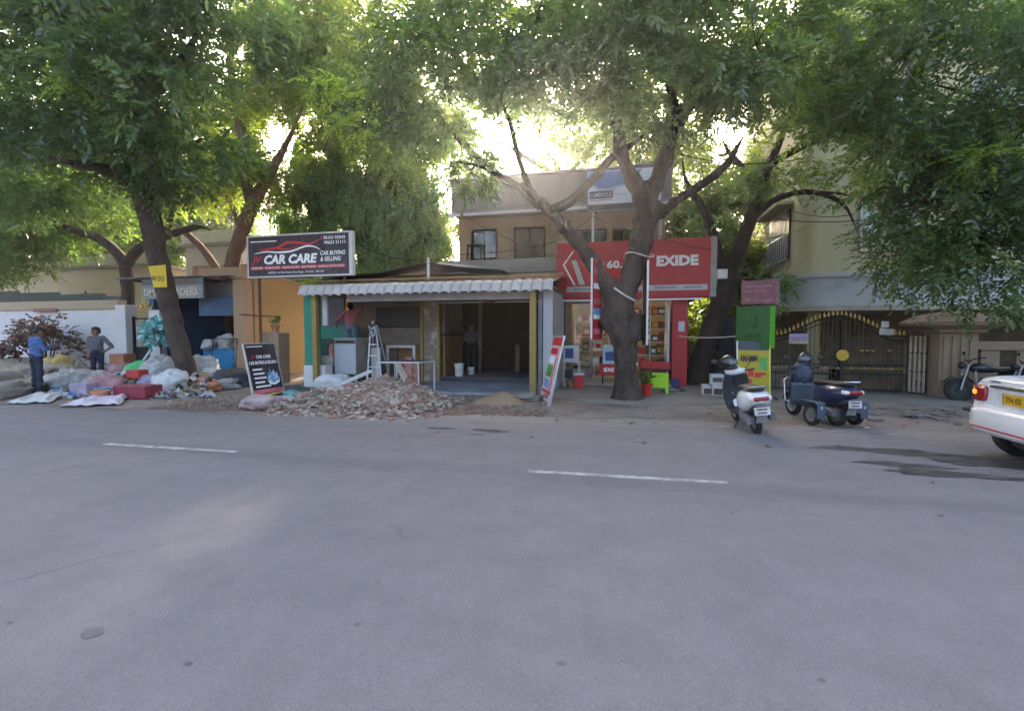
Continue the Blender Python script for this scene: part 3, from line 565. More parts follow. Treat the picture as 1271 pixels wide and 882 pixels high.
# trees that show between the houses
tree('background_tree', 'sunlit tree rising behind the flat-roofed house', W(700, 440, 27),
     [[(700, 440, 27, 8), (695, 230, 27, 6), (680, 190, 27, 4), (665, 150, 26.5, 3)], [(697, 230, 27, 4), (735, 180, 26.5, 3), (780, 150, 26, 2)], [(693, 220, 27, 4), (620, 175, 26.5, 2.5)]],
     [(720, 165, 80, 46, 24, 28, 24), (560, 190, 16, 50, 24, 27, 6), (820, 215, 60, 60, 24, 28, 24), (800, 150, 60, 50, 24, 28, 14), (600, 150, 30, 60, 25, 28, 5), (580, 245, 24, 45, 27, 31, 18)], lm['y'], bark_dark, per=46, rmin=.6, rmax=1.2, gapw=.5, leaf=dict(ll=.16, lw=.075, L=.6))  # last clumps added out of view behind the house to block the sun
tree('background_tree', 'bright leafy tree behind the dark leaning trunk', W(880, 430, 21),
     [[(890, 440, 21, 8), (888, 330, 21, 6), (880, 270, 21, 4), (870, 200, 21, 3)], [(888, 320, 21, 4), (920, 260, 21, 3)], [(886, 310, 21, 4), (850, 260, 21, 2.5)]],
     [(890, 270, 60, 70, 19.5, 22.5, 36), (845, 250, 30, 40, 20, 22, 10), (930, 330, 40, 40, 20, 22, 14), (895, 395, 40, 18, 19, 21, 12), (950, 230, 45, 50, 20, 23, 20), (990, 170, 50, 50, 20, 23, 14)], lm['y'], bark_dark, per=54, rmin=.5, rmax=.9, gapw=.5, leaf=dict(ll=.14, lw=.065, L=.5))
tree('background_tree', 'wide tree filling the sky beyond the pale houses', W(190, 430, 31),
     [[(190, 440, 31, 7), (188, 320, 31, 6), (180, 260, 31, 4), (160, 210, 31, 2)], [(188, 310, 31, 4), (250, 260, 31, 3), (300, 240, 31, 2)], [(187, 300, 31, 4), (110, 260, 31, 3), (60, 245, 31, 2)]],
     [(110, 255, 110, 60, 29, 33, 44), (270, 245, 75, 60, 29, 33, 32), (210, 300, 110, 24, 29, 31, 18)], lm['a'], bark_dark, per=52, rmin=.8, rmax=1.5, gapw=.4, leaf=dict(ll=.22, lw=.10, L=.75))
tree('background_tree', 'dark leafy tree at the far end behind the dark fence', (-33, 19, 0),
     [[(-120, 440, 19, 10), (-60, 300, 19, 8), (-20, 230, 19, 5), (20, 170, 18.5, 3)], [(-50, 290, 19, 5), (10, 300, 18.5, 3)], [(-60, 300, 19, 5), (-80, 200, 19, 3)]],
     [(-20, 220, 90, 90, 17, 20, 50), (60, 140, 80, 70, 16, 19, 24)], lm['d'], bark_dark, per=54, rmin=.6, rmax=1.1, gapw=.6, leaf=dict(ll=.15, lw=.07, L=.5))
# ================================================================== buildings and walls
cream = M('cream_plaster', (.50, .42, .31), .9, c2=(.36, .30, .23), s=1.1, b=.2, bs=30, lo=.42, hi=.75)
white_wall = M('white_lime_wall', (.68, .65, .64), .9, c2=(.46, .43, .41), s=.9, b=.2, bs=25, lo=.5, hi=.8)
grey_plaster = M('weathered_plaster', (.34, .31, .28), .95, c2=(.20, .185, .17), s=1.3, b=.3, bs=30, st=(1, 1, .5))
brown_wall = M('brown_wall', (.20, .145, .11), .85, c2=(.13, .095, .075), s=2, b=.2)
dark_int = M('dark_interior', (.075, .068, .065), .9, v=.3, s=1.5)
orange_pl = M('orange_plaster', (.50, .32, .19), .9, c2=(.38, .25, .155), s=.8, b=.2, bs=28)
yellow_pl = M('ochre_plaster', (.45, .29, .125), .9, c2=(.36, .23, .10), s=.6, b=.2, bs=30, st=(1, 1, .5))
steel_white = M('white_enamel', (.66, .66, .66), .5, c2=(.48, .47, .45), s=4, b=.05)
wood_dark = M('dark_wood', (.10, .07, .055), .6, v=.3, s=5, st=(1, 1, .2))
wood_mid = M('brown_wood_panel', (.22, .115, .05), .55, v=.25, s=4, st=(1, 1, .15))
iron = M('black_iron', (.022, .021, .022), .5, v=.3, s=10, b=.1, met=.3)
rust = M('rusty_iron', (.13, .06, .035), .85, c2=(.08, .05, .04), s=9, b=.2)
sheet = M('zinc_sheet', (.33, .33, .34), .5, c2=(.2, .17, .15), s=3, met=.5, b=.1)
green_pl = M('green_paint', (.03, .26, .17), .6, c2=(.025, .19, .13), s=3, b=.08)
blue_pl = M('blue_paint', (.06, .14, .29), .7, c2=(.04, .09, .19), s=2.5, b=.1)
mustard = M('mustard_paint', (.33, .23, .055), .6, c2=(.22, .16, .055), s=6, b=.1)
pane_m = glass('window_glass', (.55, .6, .6), .12); shop_glass = glass('shop_glass', (.9, .92, .9), .03)
red_pl = M('red_panel', (.46, .022, .028), .5, c2=(.36, .028, .03), s=1.6, b=.03, spec=.35, st=(1, 1, .4))
dark_red = M('dark_red_panel', (.22, .012, .03), .5, v=.15, s=2, b=.03)
gold = M('gold_paint', (.50, .33, .09), .45, v=.3, s=12, met=.4)

def window(th, x0, x1, z0, z1, Y, fm, gm=None, bars=2, name='window', dep=.09, panel=False):
    w = MB()
    for a in ((x0-.06, x0, z0-.06, z1+.06), (x1, x1+.06, z0-.06, z1+.06)): w.box(a[0], a[1], Y-.05, Y+.02, a[2], a[3])
    w.box(x0, x1, Y-.05, Y+.02, z1, z1+.06); w.box(x0, x1, Y-.05, Y+.02, z0-.06, z0); f = w.build(name, fm, th)
    n = bars; st = (x1-x0)/n
    for i in range(n):
        if panel: bx('shutter', panel, f, x0+i*st+.012, x0+(i+1)*st-.012, Y-.03, Y+.0, z0+.012, z1-.012, .006)
        else:
            bx('pane', gm or pane_m, f, x0+i*st+.025, x0+(i+1)*st-.025, Y-.004, Y+.004, z0+.03, z1-.03)
            if i: bx('mullion', fm, f, x0+i*st-.02, x0+i*st+.02, Y-.04, Y+.01, z0, z1)
    return f
def wall_open(mb, x0, x1, z0, z1, Y0, Y1, holes):
    """a wall slab in the XZ plane with rectangular holes (x0,x1,z0,z1)"""
    xs_ = sorted({x0, x1}|{h[0] for h in holes}|{h[1] for h in holes}); zs = sorted({z0, z1}|{h[2] for h in holes}|{h[3] for h in holes})
    for i in range(len(xs_)-1):
        run = None
        for j in range(len(zs)-1):
            cx, cz = (xs_[i]+xs_[i+1])/2, (zs[j]+zs[j+1])/2; solid = not any(h[0] < cx < h[1] and h[2] < cz < h[3] for h in holes)
            if solid: run = (run[0] if run else zs[j], zs[j+1])
            if (not solid or j == len(zs)-2) and run: mb.box(xs_[i], xs_[i+1], Y0, Y1, run[0], run[1]); run = None
    return mb

# ---- the two-storey house behind
h = thing('house', 'old two-storey house with deep concrete parapet behind the shops', 'house', (-2.6, 19.5, 0))
win = [(-5.75, -4.85, 4.30, 5.35), (-4.1, -3.05, 3.95, 5.35), (-2.05, -.85, 3.9, 5.15), (-.55, .45, 3.9, 5.15)]
mb = MB(); wall_open(mb, -6.3, 1.15, 0, 5.798, 17.5, 17.75, win); mb.box(-6.3, -6.1, 17.75, 24, 0, 5.798); mb.box(.95, 1.15, 17.75, 24, 0, 5.798); mb.box(-6.1, .95, 23.75, 24, 0, 5.798)
mb.build('wall', M('faded_ochre_wall', (.42, .31, .20), .9, c2=(.24, .18, .13), s=1.6, b=.2, st=(1, 1, .3), lo=.48, hi=.78), h)
MB().box(-6.32, 1.3, 16.75, 24.2, 5.80, 5.95).build('roof', grey_plaster, h, .02)
MB().box(-6.32, 1.3, 16.75, 16.93, 5.952, 6.98).box(-6.32, -6.14, 16.93, 24, 5.952, 6.98).box(1.12, 1.3, 16.93, 24, 5.952, 6.98).build('parapet', M('stained_parapet', (.30, .27, .24), .95, c2=(.19, .165, .145), s=.9, b=.3, st=(1, 1, .35)), h, .015)
MB().box(-6.42, 1.4, 16.6, 16.95, 6.982, 7.05).build('coping', grey_plaster, h, .01)
MB().box(-6.4, 1.36, 16.68, 16.745, 5.72, 5.82).build('drip_ledge', white_wall, h, .01)
MB().box(-6.08, .93, 20.5, 20.6, 3.2, 5.78).box(-6.08, .93, 17.76, 20.5, 3.1, 3.2).build('room_wall', dark_int, h)
window(h, *win[0], 17.55, M('grey_window_frame', (.20, .19, .185), .7), glass('pale_pane', (.16, .155, .16), .03), 2)
wf = window(h, *win[1], 17.55, wood_dark, bars=2, name='door_frame', panel=wood_dark)
for q in (2, 3): window(h, *win[q], 17.55, wood_dark, glass('dark_pane', (.12, .11, .11), .08), 3)
MB().box(-6.55, 1.3, 16.0, 17.5, 3.55, 3.70).build('terrace', grey_plaster, h, .02)
MB().box(-6.55, -2.0, 15.95, 16.1, 3.55, 4.02).box(-2.0, 1.3, 15.95, 16.1, 3.55, 4.3).build('terrace_parapet', M('terrace_wall', (.38, .36, .34), .95, c2=(.27, .25, .235), s=1.5, b=.3), h, .015)
MB().cyl((.98, 17.3, 0), (.98, 17.3, 6), .055).build('downpipe', steel_white, h, smooth=40)
MB().cyl((-1.15, 15.6, 3.9), (-1.15, 15.6, 5.3), .035, n=8).build('pole', steel_white, h, smooth=40)
# black iron chair on the terrace
c = thing('chair', 'black iron chair standing on the house terrace', 'chair', (-5.15, 16.0, 4.02))
for sx in (-.22, .22):
    for sy in (-.2, .2): MB().cyl((-5.15+sx*1.15, 16.02+sy, 4.02), (-5.15+sx, 16.02+sy, 4.5), .03, n=6).build('leg', iron, c)
MB().box(-5.40, -4.90, 15.77, 16.27, 4.5, 4.53).build('seat', iron, c, .008)
mb = MB(); mb.tube([(-5.38, 16.24, 4.53), (-5.4, 16.32, 5.02), (-4.9, 16.32, 5.02), (-4.92, 16.24, 4.53)], .022, 6)
for k in range(4): mb.cyl((-5.28+.09*k, 16.26, 4.55), (-5.28+.09*k, 16.31, 5.0), .010, n=5)
mb.build('backrest', iron, c)

# ---- roof sign with a curved blue picture
s = thing('roof_sign', 'blue and white roof hoarding with dark capital letters above the red shop', 'sign', (-.3, 16.4, 6))
s0 = W(728, 262, 16.45); s1 = W(822, 258, 16.45); L = s1.x-s0.x; pn = Panel((s0.x, 16.45, 5.56), (1, 0, 0), (0, 0, .94), s)
sw = M('hoarding_white', (.60, .62, .66), .5, v=.05); sb = M('hoarding_blue', (.16, .23, .40), .5, v=.12); sdk = M('hoarding_dark', (.045, .045, .055), .5); sgrey = M('hoarding_grey', (.22, .23, .26), .5)
pn.rect('panel', sgrey, 0, L, 0, 1.32, -.08, 0); pn.rect('panel', sw, .04, L-.04, .22, 1.28, .002, .006)
pn.poly('emblem', sb, [(.06, .95), (.35, .74), (.8, .72), (1.25, .82), (1.8, 1.26), (.06, 1.26)], .008, .011)
pn.poly('emblem', M('hoarding_sky', (.33, .42, .58), .5), [(.06, .82), (.4, .66), (.9, .66), (1.35, .82), (1.25, .80), (.8, .70), (.35, .72), (.06, .93)], .012, .014)
pn.poly('emblem', sgrey, [(L-.62, .26), (L-.45, .55), (L-.5, .8), (L-.3, 1.1), (L-.12, 1.05), (L-.1, .7), (L-.2, .26)], .008, .011)
pn.rect('stripe', sdk, .04, L-.04, .04, .215, .003, .007)
pn.rect('lettering_plate', sdk, .10, .86, .40, .64, .013, .016); pn.text('LUMINOUS', sw, .14, .445, .68, .15, .019, .01); pn.rects('small_print', sgrey, [(.12, .8, .335, .365), (.9, 1.3, .5, .515)], .008, .011)
for a in (.3, L-.3): MB().box(s0.x+a-.03, s0.x+a+.03, 16.53, 16.58, 5.5, 6.85).build('bracket', iron, s)

# ---- small scrap shop with the orange pier and ochre side wall
sh = thing('scrap_shop', 'small blue scrap shop with orange pier and ochre side wall', 'shop', (-14.5, 15.5, 0))
MB().box(-12.62, -12.2, 13.3, 13.7, 0, 3.3).build('pillar', orange_pl, sh, .02); MB().box(-13.9, -12.17, 13.25, 13.75, 3.3, 3.66).build('lintel', orange_pl, sh, .02)
mb = MB(); mb.prism([(13.75, 0), (20, 0), (20, 2.85), (13.75, 3.62)], -12.45, -12.2, 'yz'); mb.build('side_wall', yellow_pl, sh, .01)
MB().prism([(13.75, 3.62), (20, 2.85), (20, 2.92), (13.75, 3.69)], -12.5, -12.15, 'yz').build('coping', orange_pl, sh)
MB().box(-16.4, -12.62, 17.2, 17.4, 0, 3.2).build('back_wall', blue_pl, sh); MB().box(-16.55, -16.35, 13.7, 17.4, 0, 3.2).build('inner_wall', blue_pl, sh); MB().box(-12.66, -12.46, 13.76, 17.2, 0, 3.2).build('inner_wall', blue_pl, sh)
MB().box(-16.35, -12.67, 13.3, 17.2, -.02, .06).build('floor', concrete, sh)
MB().box(-14.2, -12.62, 13.5, 13.62, 2.1, 2.75).build('shutter_box', M('blue_shutter', (.07, .13, .24), .6, c2=(.05, .08, .14), s=4), sh, .015)
MB().box(-16.3, -12.62, 13.62, 13.72, 2.75, 3.25).build('fascia', M('grey_brown_fascia', (.15, .13, .125), .8), sh)
def corrug(x0, x1, ya, za, yb, zb, pitch=.076, amp=.018, over=0):
    n = int((x1-x0)/pitch*4); f = lambda u, v: (x0+(x1-x0)*u, ya+(yb-ya)*v, za+(zb-za)*v+amp*math.sin((x1-x0)*u/pitch*6.283)); mb = MB(); mb.grid(f, n, 1); return mb
for k in range(5):
    x = -16.9+k*.87; o = corrug(x, x+.92, 12.75+.03*k, 3.36+.012*(k % 2), 17.5, 3.75).build('roof_sheet', sheet, sh, smooth=0); m_ = o.modifiers.new('thick', 'SOLIDIFY'); m_.thickness = .012
for k in range(4):
    x = -16.3+k*1.2; MB().box(x-.03, x+.03, 12.9, 17.3, 3.26, 3.33).build('rafter', wood_dark, sh)
MB().box(-14.0, -12.66, 13.42, 13.8, .06, 1.02).build('counter', M('bright_blue_counter', (.03, .24, .48), .5, c2=(.025, .19, .38), s=3), sh, .02)
s = thing('shop_sign', 'grey shop board with pale capital letters hung over scrap shop', 'sign', (-14.6, 12.9, 2.6))
pn = Panel((-15.86, 12.9, 2.66), (1, .0, .0), (0, 0, 1), s); tg = M('sign_grey_green', (.20, .225, .225), .6, c2=(.28, .28, .26), s=4); tl = M('sign_cream', (.50, .44, .33), .6, v=.2)
pn.rect('panel', M('sign_dark_grey', (.12, .125, .135), .7), 0, 2.5, 0, .66, -.06, 0); pn.rect('panel', tg, .02, 2.48, .0, .44, .002, .008)
pn.text('DMR', tl, .10, .10, .62, .24, .012, .02); pn.text('TRADERS', tl, 1.0, .10, 1.28, .26, .012, .03); pn.rects('small_print', M('sign_brown', (.17, .11, .085), .7), [(1.05, 2.2, .5, .62)], .002, .006)
for a in (.1, 2.4): MB().box(-15.86+a-.02, -15.86+a+.02, 12.97, 13.6, 3.28, 3.32).build('bracket', iron, s)
# decorative grille before the shop
g = thing('iron_grille', 'black wrought iron grille panel leaning at the blue counter', 'grille', (-12.55, 12.85, 0))
MB().tube([(-13.1, 12.8, .1), (-13.1, 12.95, 1.35)], .015, 6).tube([(-12.15, 12.8, .1), (-12.15, 12.95, 1.35)], .015, 6).tube([(-13.1, 12.95, 1.35), (-12.15, 12.95, 1.35)], .015, 6).tube([(-13.1, 12.8, .12), (-12.15, 12.8, .12)], .015, 6).build('frame', iron, g)
for i in range(4):
    for j in range(5 if i > 2 else 0):
        cx, cz = -13.0+.24*i+.05, .27+.245*j; mb = MB(); yy = 12.8+.15*(cz/1.3)
        for q in (0, 1): mb.tube([(cx+math.cos(a)*(.1-.008*k), yy, cz+math.sin(a)*(.1-.008*k)) for k, a in enumerate([q*math.pi+.6*k for k in range(10)])], .008, 5)
        mb.build('scroll', iron, g)

# ---- white compound wall, gate and the houses beyond
w = thing('compound_wall', 'white compound wall with beige coping behind the two men', 'wall', (-20.5, 13.4, 0))
MB().box(-27, -17.4, 13.3, 13.52, 0, 2.36).build('wall', white_wall, w, .01); MB().box(-27, -17.4, 13.24, 13.58, 2.36, 2.68).build('coping', M('beige_coping', (.46, .36, .23), .9, c2=(.34, .27, .19), s=1.5, b=.2), w, .02)
MB().box(-17.4, -16.95, 13.15, 13.6, 0, 2.5).build('pillar', white_wall, w, .02); MB().box(-21.3, -20.2, 13.18, 13.238, 2.3, 2.42).build('ledge', M('red_ledge', (.25, .12, .09), .8), w)
MB().box(-15.75, -15.3, 13.0, 13.25, 0, 2.3).build('pillar', white_wall, w, .02)
f = thing('sheet_fence', 'dark green sheet fence above the white compound wall', 'fence', (-22, 15, 0)); gsheet = M('green_black_sheet', (.038, .05, .045), .6, v=.25, s=3)
for k in range(9):
    o = corrug(-29.5+k*1.13, -29.5+(k+1)*1.13+.04, 15+.01*(k % 2), 2.2, 15+.01*(k % 2), 3.42-.05*k+.04*math.sin(k*3), amp=.0).build('sheet', gsheet, f); o.modifiers.new('t', 'SOLIDIFY').thickness = .02
for k in range(6): MB().cyl((-29.4+k*2, 15.06, 0), (-29.4+k*2, 15.06, 3.2), .04, n=8).build('post', iron, f)
g = thing('wicket_gate', 'narrow black iron gate with a gold sunburst top', 'gate', (-16.35, 13.4, 0))
MB().box(-16.92, -16.87, 13.36, 13.44, 0, 2.1).box(-15.8, -15.757, 13.36, 13.44, 0, 2.1).box(-16.87, -15.8, 13.37, 13.43, 1.0, 1.05).box(-16.87, -15.8, 13.37, 13.43, 2.0, 2.05).build('frame', iron, g)
for k in range(8): MB().cyl((-16.78+.13*k, 13.4, 1.05), (-16.78+.13*k, 13.4, 2.0), .011, n=6).build('bar', steel_white if k < 3 else iron, g)
MB().box(-16.87, -15.8, 13.38, 13.42, .1, 1.0).build('sheet', iron, g)
MB().tube([(-16.34+.34*math.cos(a), 13.4, 2.05+.40*math.sin(a)) for a in [math.pi*i/12 for i in range(13)]], .025, 6).build('arch', gold, g)
for i in range(9):
    a = math.pi*(i+.5)/9; MB().cyl((-16.34+.36*math.cos(a), 13.4, 2.07+.42*math.sin(a)), (-16.34+.52*math.cos(a), 13.4, 2.07+.60*math.sin(a)), .035, .006, 6).build('spear_tip', gold, g)
def simple_house(name, label, x0, x1, Y0, Y1, hgt, mat, wins, roofm=grey_plaster):
    t = thing(name, label, 'house', ((x0+x1)/2, (Y0+Y1)/2, 0)); mb = MB(); wall_open(mb, x0, x1, 0, hgt, Y0, Y0+.2, wins); mb.box(x0, x0+.2, Y0+.2, Y1, 0, hgt); mb.box(x1-.2, x1, Y0+.2, Y1, 0, hgt); mb.box(x0+.2, x1-.2, Y1-.2, Y1, 0, hgt); mb.build('wall', mat, t)
    MB().box(x0-.2, x1+.2, Y0-.25, Y1+.2, hgt, hgt+.16).build('roof', roofm, t, .02); MB().box(x0-.1, x1+.1, Y0-.15, Y0, hgt+.16, hgt+.75).build('parapet', mat, t, .01)
    for q in wins: window(t, *q, Y0+.06, wood_dark, glass('dark_pane', (.12, .11, .11), .08), 2); 
    MB().box(x0+.2, x1-.2, Y0+1.2, Y0+1.3, 0, hgt).build('room_wall', dark_int, t); return t
simple_house('house', 'pale yellow house partly hidden behind the dark sheet fence', -36, W(190, 320, 20).x, 20, 26, 4.9, M('pale_yellow', (.58, .50, .34), .9, c2=(.45, .38, .26), s=.8), [(-32, -30.5, 2.2, 3.6), (-28.5, -27, 2.2, 3.6)])
t = simple_house('house', 'whitewashed house with a dusty pink porch behind the scrap shop', W(230, 300, 21).x, W(300, 300, 21).x, 21, 27, 6.0, M('whitewash', (.58, .55, .52), .9, c2=(.42, .39, .37), s=2.2, lo=.4, hi=.6), [])
pxa = W(240, 310, 20).x; MB().box(pxa, -15.0, 19.9, 20.7, 4.1, 4.85).build('porch', M('dusty_pink', (.32, .17, .17), .9, v=.2), t, .02)
simple_house('outbuilding', 'grey-white plain block behind the hoarding with black frame', W(300, 290, 22.3).x, W(352, 290, 22.3).x, 22.3, 27, 5.3, M('blue_white_wall', (.50, .53, .58), .9, v=.12), [])
simple_house('outbuilding', 'white block with pipes between red shop and apartment', 1.6, 6.2, 24, 29, 5.4, white_wall, [(2.2, 3.0, 2.4, 3.6), (4.0, 4.8, 2.4, 3.6)])

# ---- car wash shop under renovation
cs = thing('car_care_shop', 'open-fronted shop under renovation with white tiled awning', 'shop', (-5.5, 14, 0))
MB().box(-8.98, -8.62, 11.98, 12.25, .62, 2.62).build('green_pier', green_pl, cs, .01); MB().box(-9.0, -8.3, 11.95, 12.3, 0, .62).build('plinth', white_wall, cs, .01)
MB().box(-8.56, -8.42, 11.75, 11.89, 0, 2.62).build('post', mustard, cs, .006); MB().box(-8.41, -8.27, 12.02, 12.1, 1.75, 2.62).build('post', steel_white, cs, .006)
MB().box(-2.40, -2.24, 11.75, 11.9, 0, 2.62).build('post', mustard, cs, .006); MB().box(-2.22, -2.12, 11.95, 12.1, 0, 2.62).build('post', M('grey_post', (.20, .195, .21), .6), cs, .006)
MB().box(-2.10, -1.86, 12.0, 14.2, 0, 2.62).build('end_wall', M('pale_blue_white', (.50, .52, .55), .8, c2=(.38, .38, .38), s=2), cs)
MB().box(-7.6, -2.42, 11.98, 12.18, 2.40, 2.60).build('beam', M('grey_beam', (.36, .345, .33), .8, c2=(.26, .245, .23), s=3), cs, .01)
for k, x in enumerate((-7.2, -4.2)): MB().box(x, x+.28, 12.185, 14.3, 2.44, 2.58).build('rafter', wood_dark, cs)
# barrel-tile awning, each tile its own piece
tile_w = M('white_glazed_tile', (.60, .585, .57), .5, c2=(.40, .37, .34), s=3, b=.06, rnd=.06); tile_r = M('clay_tile', (.17, .075, .055), .9, c2=(.24, .14, .11), s=5, rnd=.2, b=.2)
NT = 27; TW = (8.85-1.78)/NT
def tile_mesh(name, L, rise, mat, dip=0):
    pr = [(a, .022*math.sin(math.pi*a/.8)**.6 if a < .8 else -.014*math.sin(math.pi*(a-.8)/.2)) for a in [i/9 for i in range(10)]]
    mb = MB(); n = len(pr)
    rows = [(0, -.15 if dip else 0, -dip)]+([(0, -.02, 0)] if dip else [])+[(1, L, rise)]
    for _, y, z in rows: mb.v += [(a*TW*(.93 if dip else 1.02), y-b*(.6 if dip else 0), z+b*1.5) for a, b in pr]
    for j in range(len(rows)-1): mb.f += [(j*n+i, j*n+i+1, (j+1)*n+i+1, (j+1)*n+i) for i in range(n-1)]
    return mb.mesh(name, mat, smooth=0)
me0 = tile_mesh('awning_tile', .34, .05, tile_w, .25); me1 = tile_mesh('roof_tile', .46, .075, tile_r)
og = ORG[cs.name]
for i in range(NT):
    o = mesh_obj('awning_tile', me0, cs); o.location = Vector((-8.85+i*TW, 11.72+random.uniform(-.012, .012), 2.80+random.uniform(-.008, .008)))-og; o.modifiers.new('t', 'SOLIDIFY').thickness = .014
    for j in range(5):
        o = mesh_obj('roof_tile', me1, cs); o.location = Vector((-8.85+i*TW+random.uniform(-.01, .01), 12.02+.42*j, 2.86+.068*j+random.uniform(-.008, .01)))-og; o.rotation_euler = (random.uniform(-.02, .02), 0, random.uniform(-.03, .03))
MB().box(-8.95, -1.82, 11.9, 14.3, 2.62, 2.70).build('awning_deck', wood_dark, cs)
MB().cyl((-9.0, 12.3, 3.02), (-1.8, 12.3, 3.0), .022, n=8).build('purlin', M('tan_pipe', (.28, .19, .09), .6), cs, smooth=40)
MB().cyl((-9.0, 13.6, 3.22), (-1.8, 13.6, 3.2), .025, n=8).build('purlin', M('tan_pipe', (.28, .19, .09), .6), cs, smooth=40)
# shop front at the back of the veranda
MB().box(-6.27, -5.80, 14.1, 14.55, 0, 2.75).build('pillar', M('peeling_pillar', (.27, .20, .15), .9, c2=(.40, .36, .32), s=3, lo=.5, hi=.6), cs, .01); MB().box(-5.80, -5.72, 14.05, 14.2, 0, 2.75).build('trim', mustard, cs); MB().box(-6.36, -6.275, 14.05, 14.2, 0, 2.75).build('trim', mustard, cs)
MB().box(-8.95, -6.36, 14.35, 14.5, 0, 2.75).build('front_wall', brown_wall, cs)
MB().box(-8.0, -6.45, 14.25, 14.345, 1.72, 2.35).build('shutter', M('black_shutter', (.018, .018, .022), .4), cs, .01)
MB().box(-8.02, -6.45, 14.27, 14.345, 1.15, 1.70).build('board', M('taupe_board', (.17, .125, .10), .7, v=.2), cs)
for k in range(2): MB().box(-8.0+.79*k, -7.25+.79*k, 14.24, 14.34, .3, 1.1).build('board', (brown_wall, wood_mid)[k], cs)
bg_ = M('grey_board', (.10, .10, .105), .7)
MB().box(-9.98, -8.95, 13.95, 14.05, 1.76, 2.75).build('board', bg_, cs); MB().box(-10.0, -8.45, 13.92, 14.04, 1.36, 1.755).build('green_panel', green_pl, cs)
mosaic = M('mosaic_green', (.02, .11, .085), .5, c2=(.03, .045, .045), s=22, lo=.46, hi=.52, b=.1)
MB().box(-10.0, -8.45, 13.93, 14.04, .1, 1.355).build('mosaic_panel', mosaic, cs)
MB().box(-8.6, -1.9, 14.55, 14.6, 2.62, 3.4).build('upper_wall', brown_wall, cs); MB().box(-5.72, -1.9, 14.05, 14.12, 2.5, 2.75).build('shutter_box', M('dark_lintel', (.06, .055, .055), .7), cs)
MB().cyl((-5.7, 14.0, 2.46), (-2.3, 14.0, 2.46), .02, n=6).build('rail', steel_white, cs)
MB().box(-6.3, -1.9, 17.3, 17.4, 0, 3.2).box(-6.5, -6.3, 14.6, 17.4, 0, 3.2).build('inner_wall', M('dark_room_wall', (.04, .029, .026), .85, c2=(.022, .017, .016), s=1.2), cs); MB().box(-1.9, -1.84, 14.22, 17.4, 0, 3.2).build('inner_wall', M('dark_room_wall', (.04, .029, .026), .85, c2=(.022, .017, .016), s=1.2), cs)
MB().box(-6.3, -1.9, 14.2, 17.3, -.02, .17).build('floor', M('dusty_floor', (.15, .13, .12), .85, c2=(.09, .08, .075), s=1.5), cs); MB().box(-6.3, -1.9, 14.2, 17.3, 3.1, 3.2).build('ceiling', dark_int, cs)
MB().box(-5.72, -2.12, 14.06, 14.195, 0, .15).build('step', M('dark_granite', (.045, .045, .055), .35, v=.3, s=20), cs, .006)
MB().box(-5.69, -5.62, 14.25, 15.9, .17, 1.45).build('wall_panel', wood_mid, cs); MB().box(-5.69, -5.62, 14.25, 15.9, 1.5, 2.6).build('wall_panel', M('taupe_panel', (.15, .115, .10), .7), cs)
MB().box(-5.0, -4.9, 15.8, 15.9, .17, 2.6).build('inner_post', wood_dark, cs); MB().box(-3.9, -3.75, 16.6, 16.75, .17, 1.1).build('inner_post', brown_wall, cs)
tp = M('blue_grey_tarpaulin', (.055, .075, .095), .6, c2=(.09, .10, .11), s=3, b=.2)
def tarpf(u, v):
    x = -9.0+u*5.6; ridge = 3.10+.62*max(0, 1-abs(u-.62)/.62)**1.0 if u < .62 else 3.72-.45*(u-.62)/.38; y = 12.9+v*2.6
    return (x, y, 3.12+.02*math.sin(9*u)+(ridge-3.12)*(.55+.45*math.sin(v*2.2+.3))+.03*math.sin(14*u+7*v))
mb = MB(); mb.grid(tarpf, 30, 8); o = single(mb, 'tarpaulin', tp, 'dark blue tarpaulin pitched over the renovated shop roof', 'tarpaulin', smooth=0); o.modifiers.new('t', 'SOLIDIFY').thickness = .01
MB().box(-5.62, -5.55, 12.92, 12.99, 3.0, 3.68).build('roof_prop', steel_white, cs)

# ---- red battery shop
rs = thing('battery_shop', 'red-fronted battery shop with a wide lit red fascia', 'shop', (-.2, 15.5, 0))
MB().box(-2.15, -1.86, 14.25, 14.75, 0, 2.6).build('pillar', dark_red, rs, .01); MB().box(1.17, 1.58, 14.2, 14.8, 0, 2.6).build('pillar', red_pl, rs, .01)
MB().box(-1.83, 1.16, 14.3, 17.4, -.02, .2).build('floor', M('shop_floor', (.33, .29, .23), .6, v=.15), rs, .01); MB().box(-1.86, 1.17, 13.85, 14.295, -.02, .12).build('step', M('pale_step', (.34, .30, .25), .8, v=.15), rs, .015)
lit = M('shop_cream_wall', (.38, .28, .16), .8, v=.08)
MB().box(-1.83, 1.58, 17.2, 17.4, .2, 3.0).box(1.2, 1.58, 14.8, 17.2, 0, 3.0).box(-1.835, -1.70, 14.76, 17.2, .2, 3.0).build('inner_wall', lit, rs); MB().box(-1.83, 1.58, 14.3, 17.2, 3.0, 3.1).build('ceiling', lit, rs)
MB().box(-2.15, 1.6, 14.8, 17.4, 3.1, 4.0).build('loft', grey_plaster, rs)
for k, (x0, x1) in enumerate(((-1.3, -.5), (.35, 1.05))): MB().cyl((x0, 15.4, 2.93), (x1, 15.4, 2.93), .03, n=8).build('tube_light', M('tube_light', (1, 1, 1), .5, em=(1, .84, .6), es=6), rs)
fr = M('window_frame_steel', (.30, .22, .20), .5, v=.1)
MB().box(-1.86, -1.80, 14.34, 14.44, .2, 2.45).box(-1.10, -1.04, 14.34, 14.44, .2, 2.45).box(-1.8, -1.1, 14.34, 14.44, 2.39, 2.45).box(-1.8, -1.1, 14.34, 14.44, .2, .5).build('window_frame', fr, rs); bx('pane', shop_glass, rs, -1.8, -1.1, 14.38, 14.39, .5, 2.39)
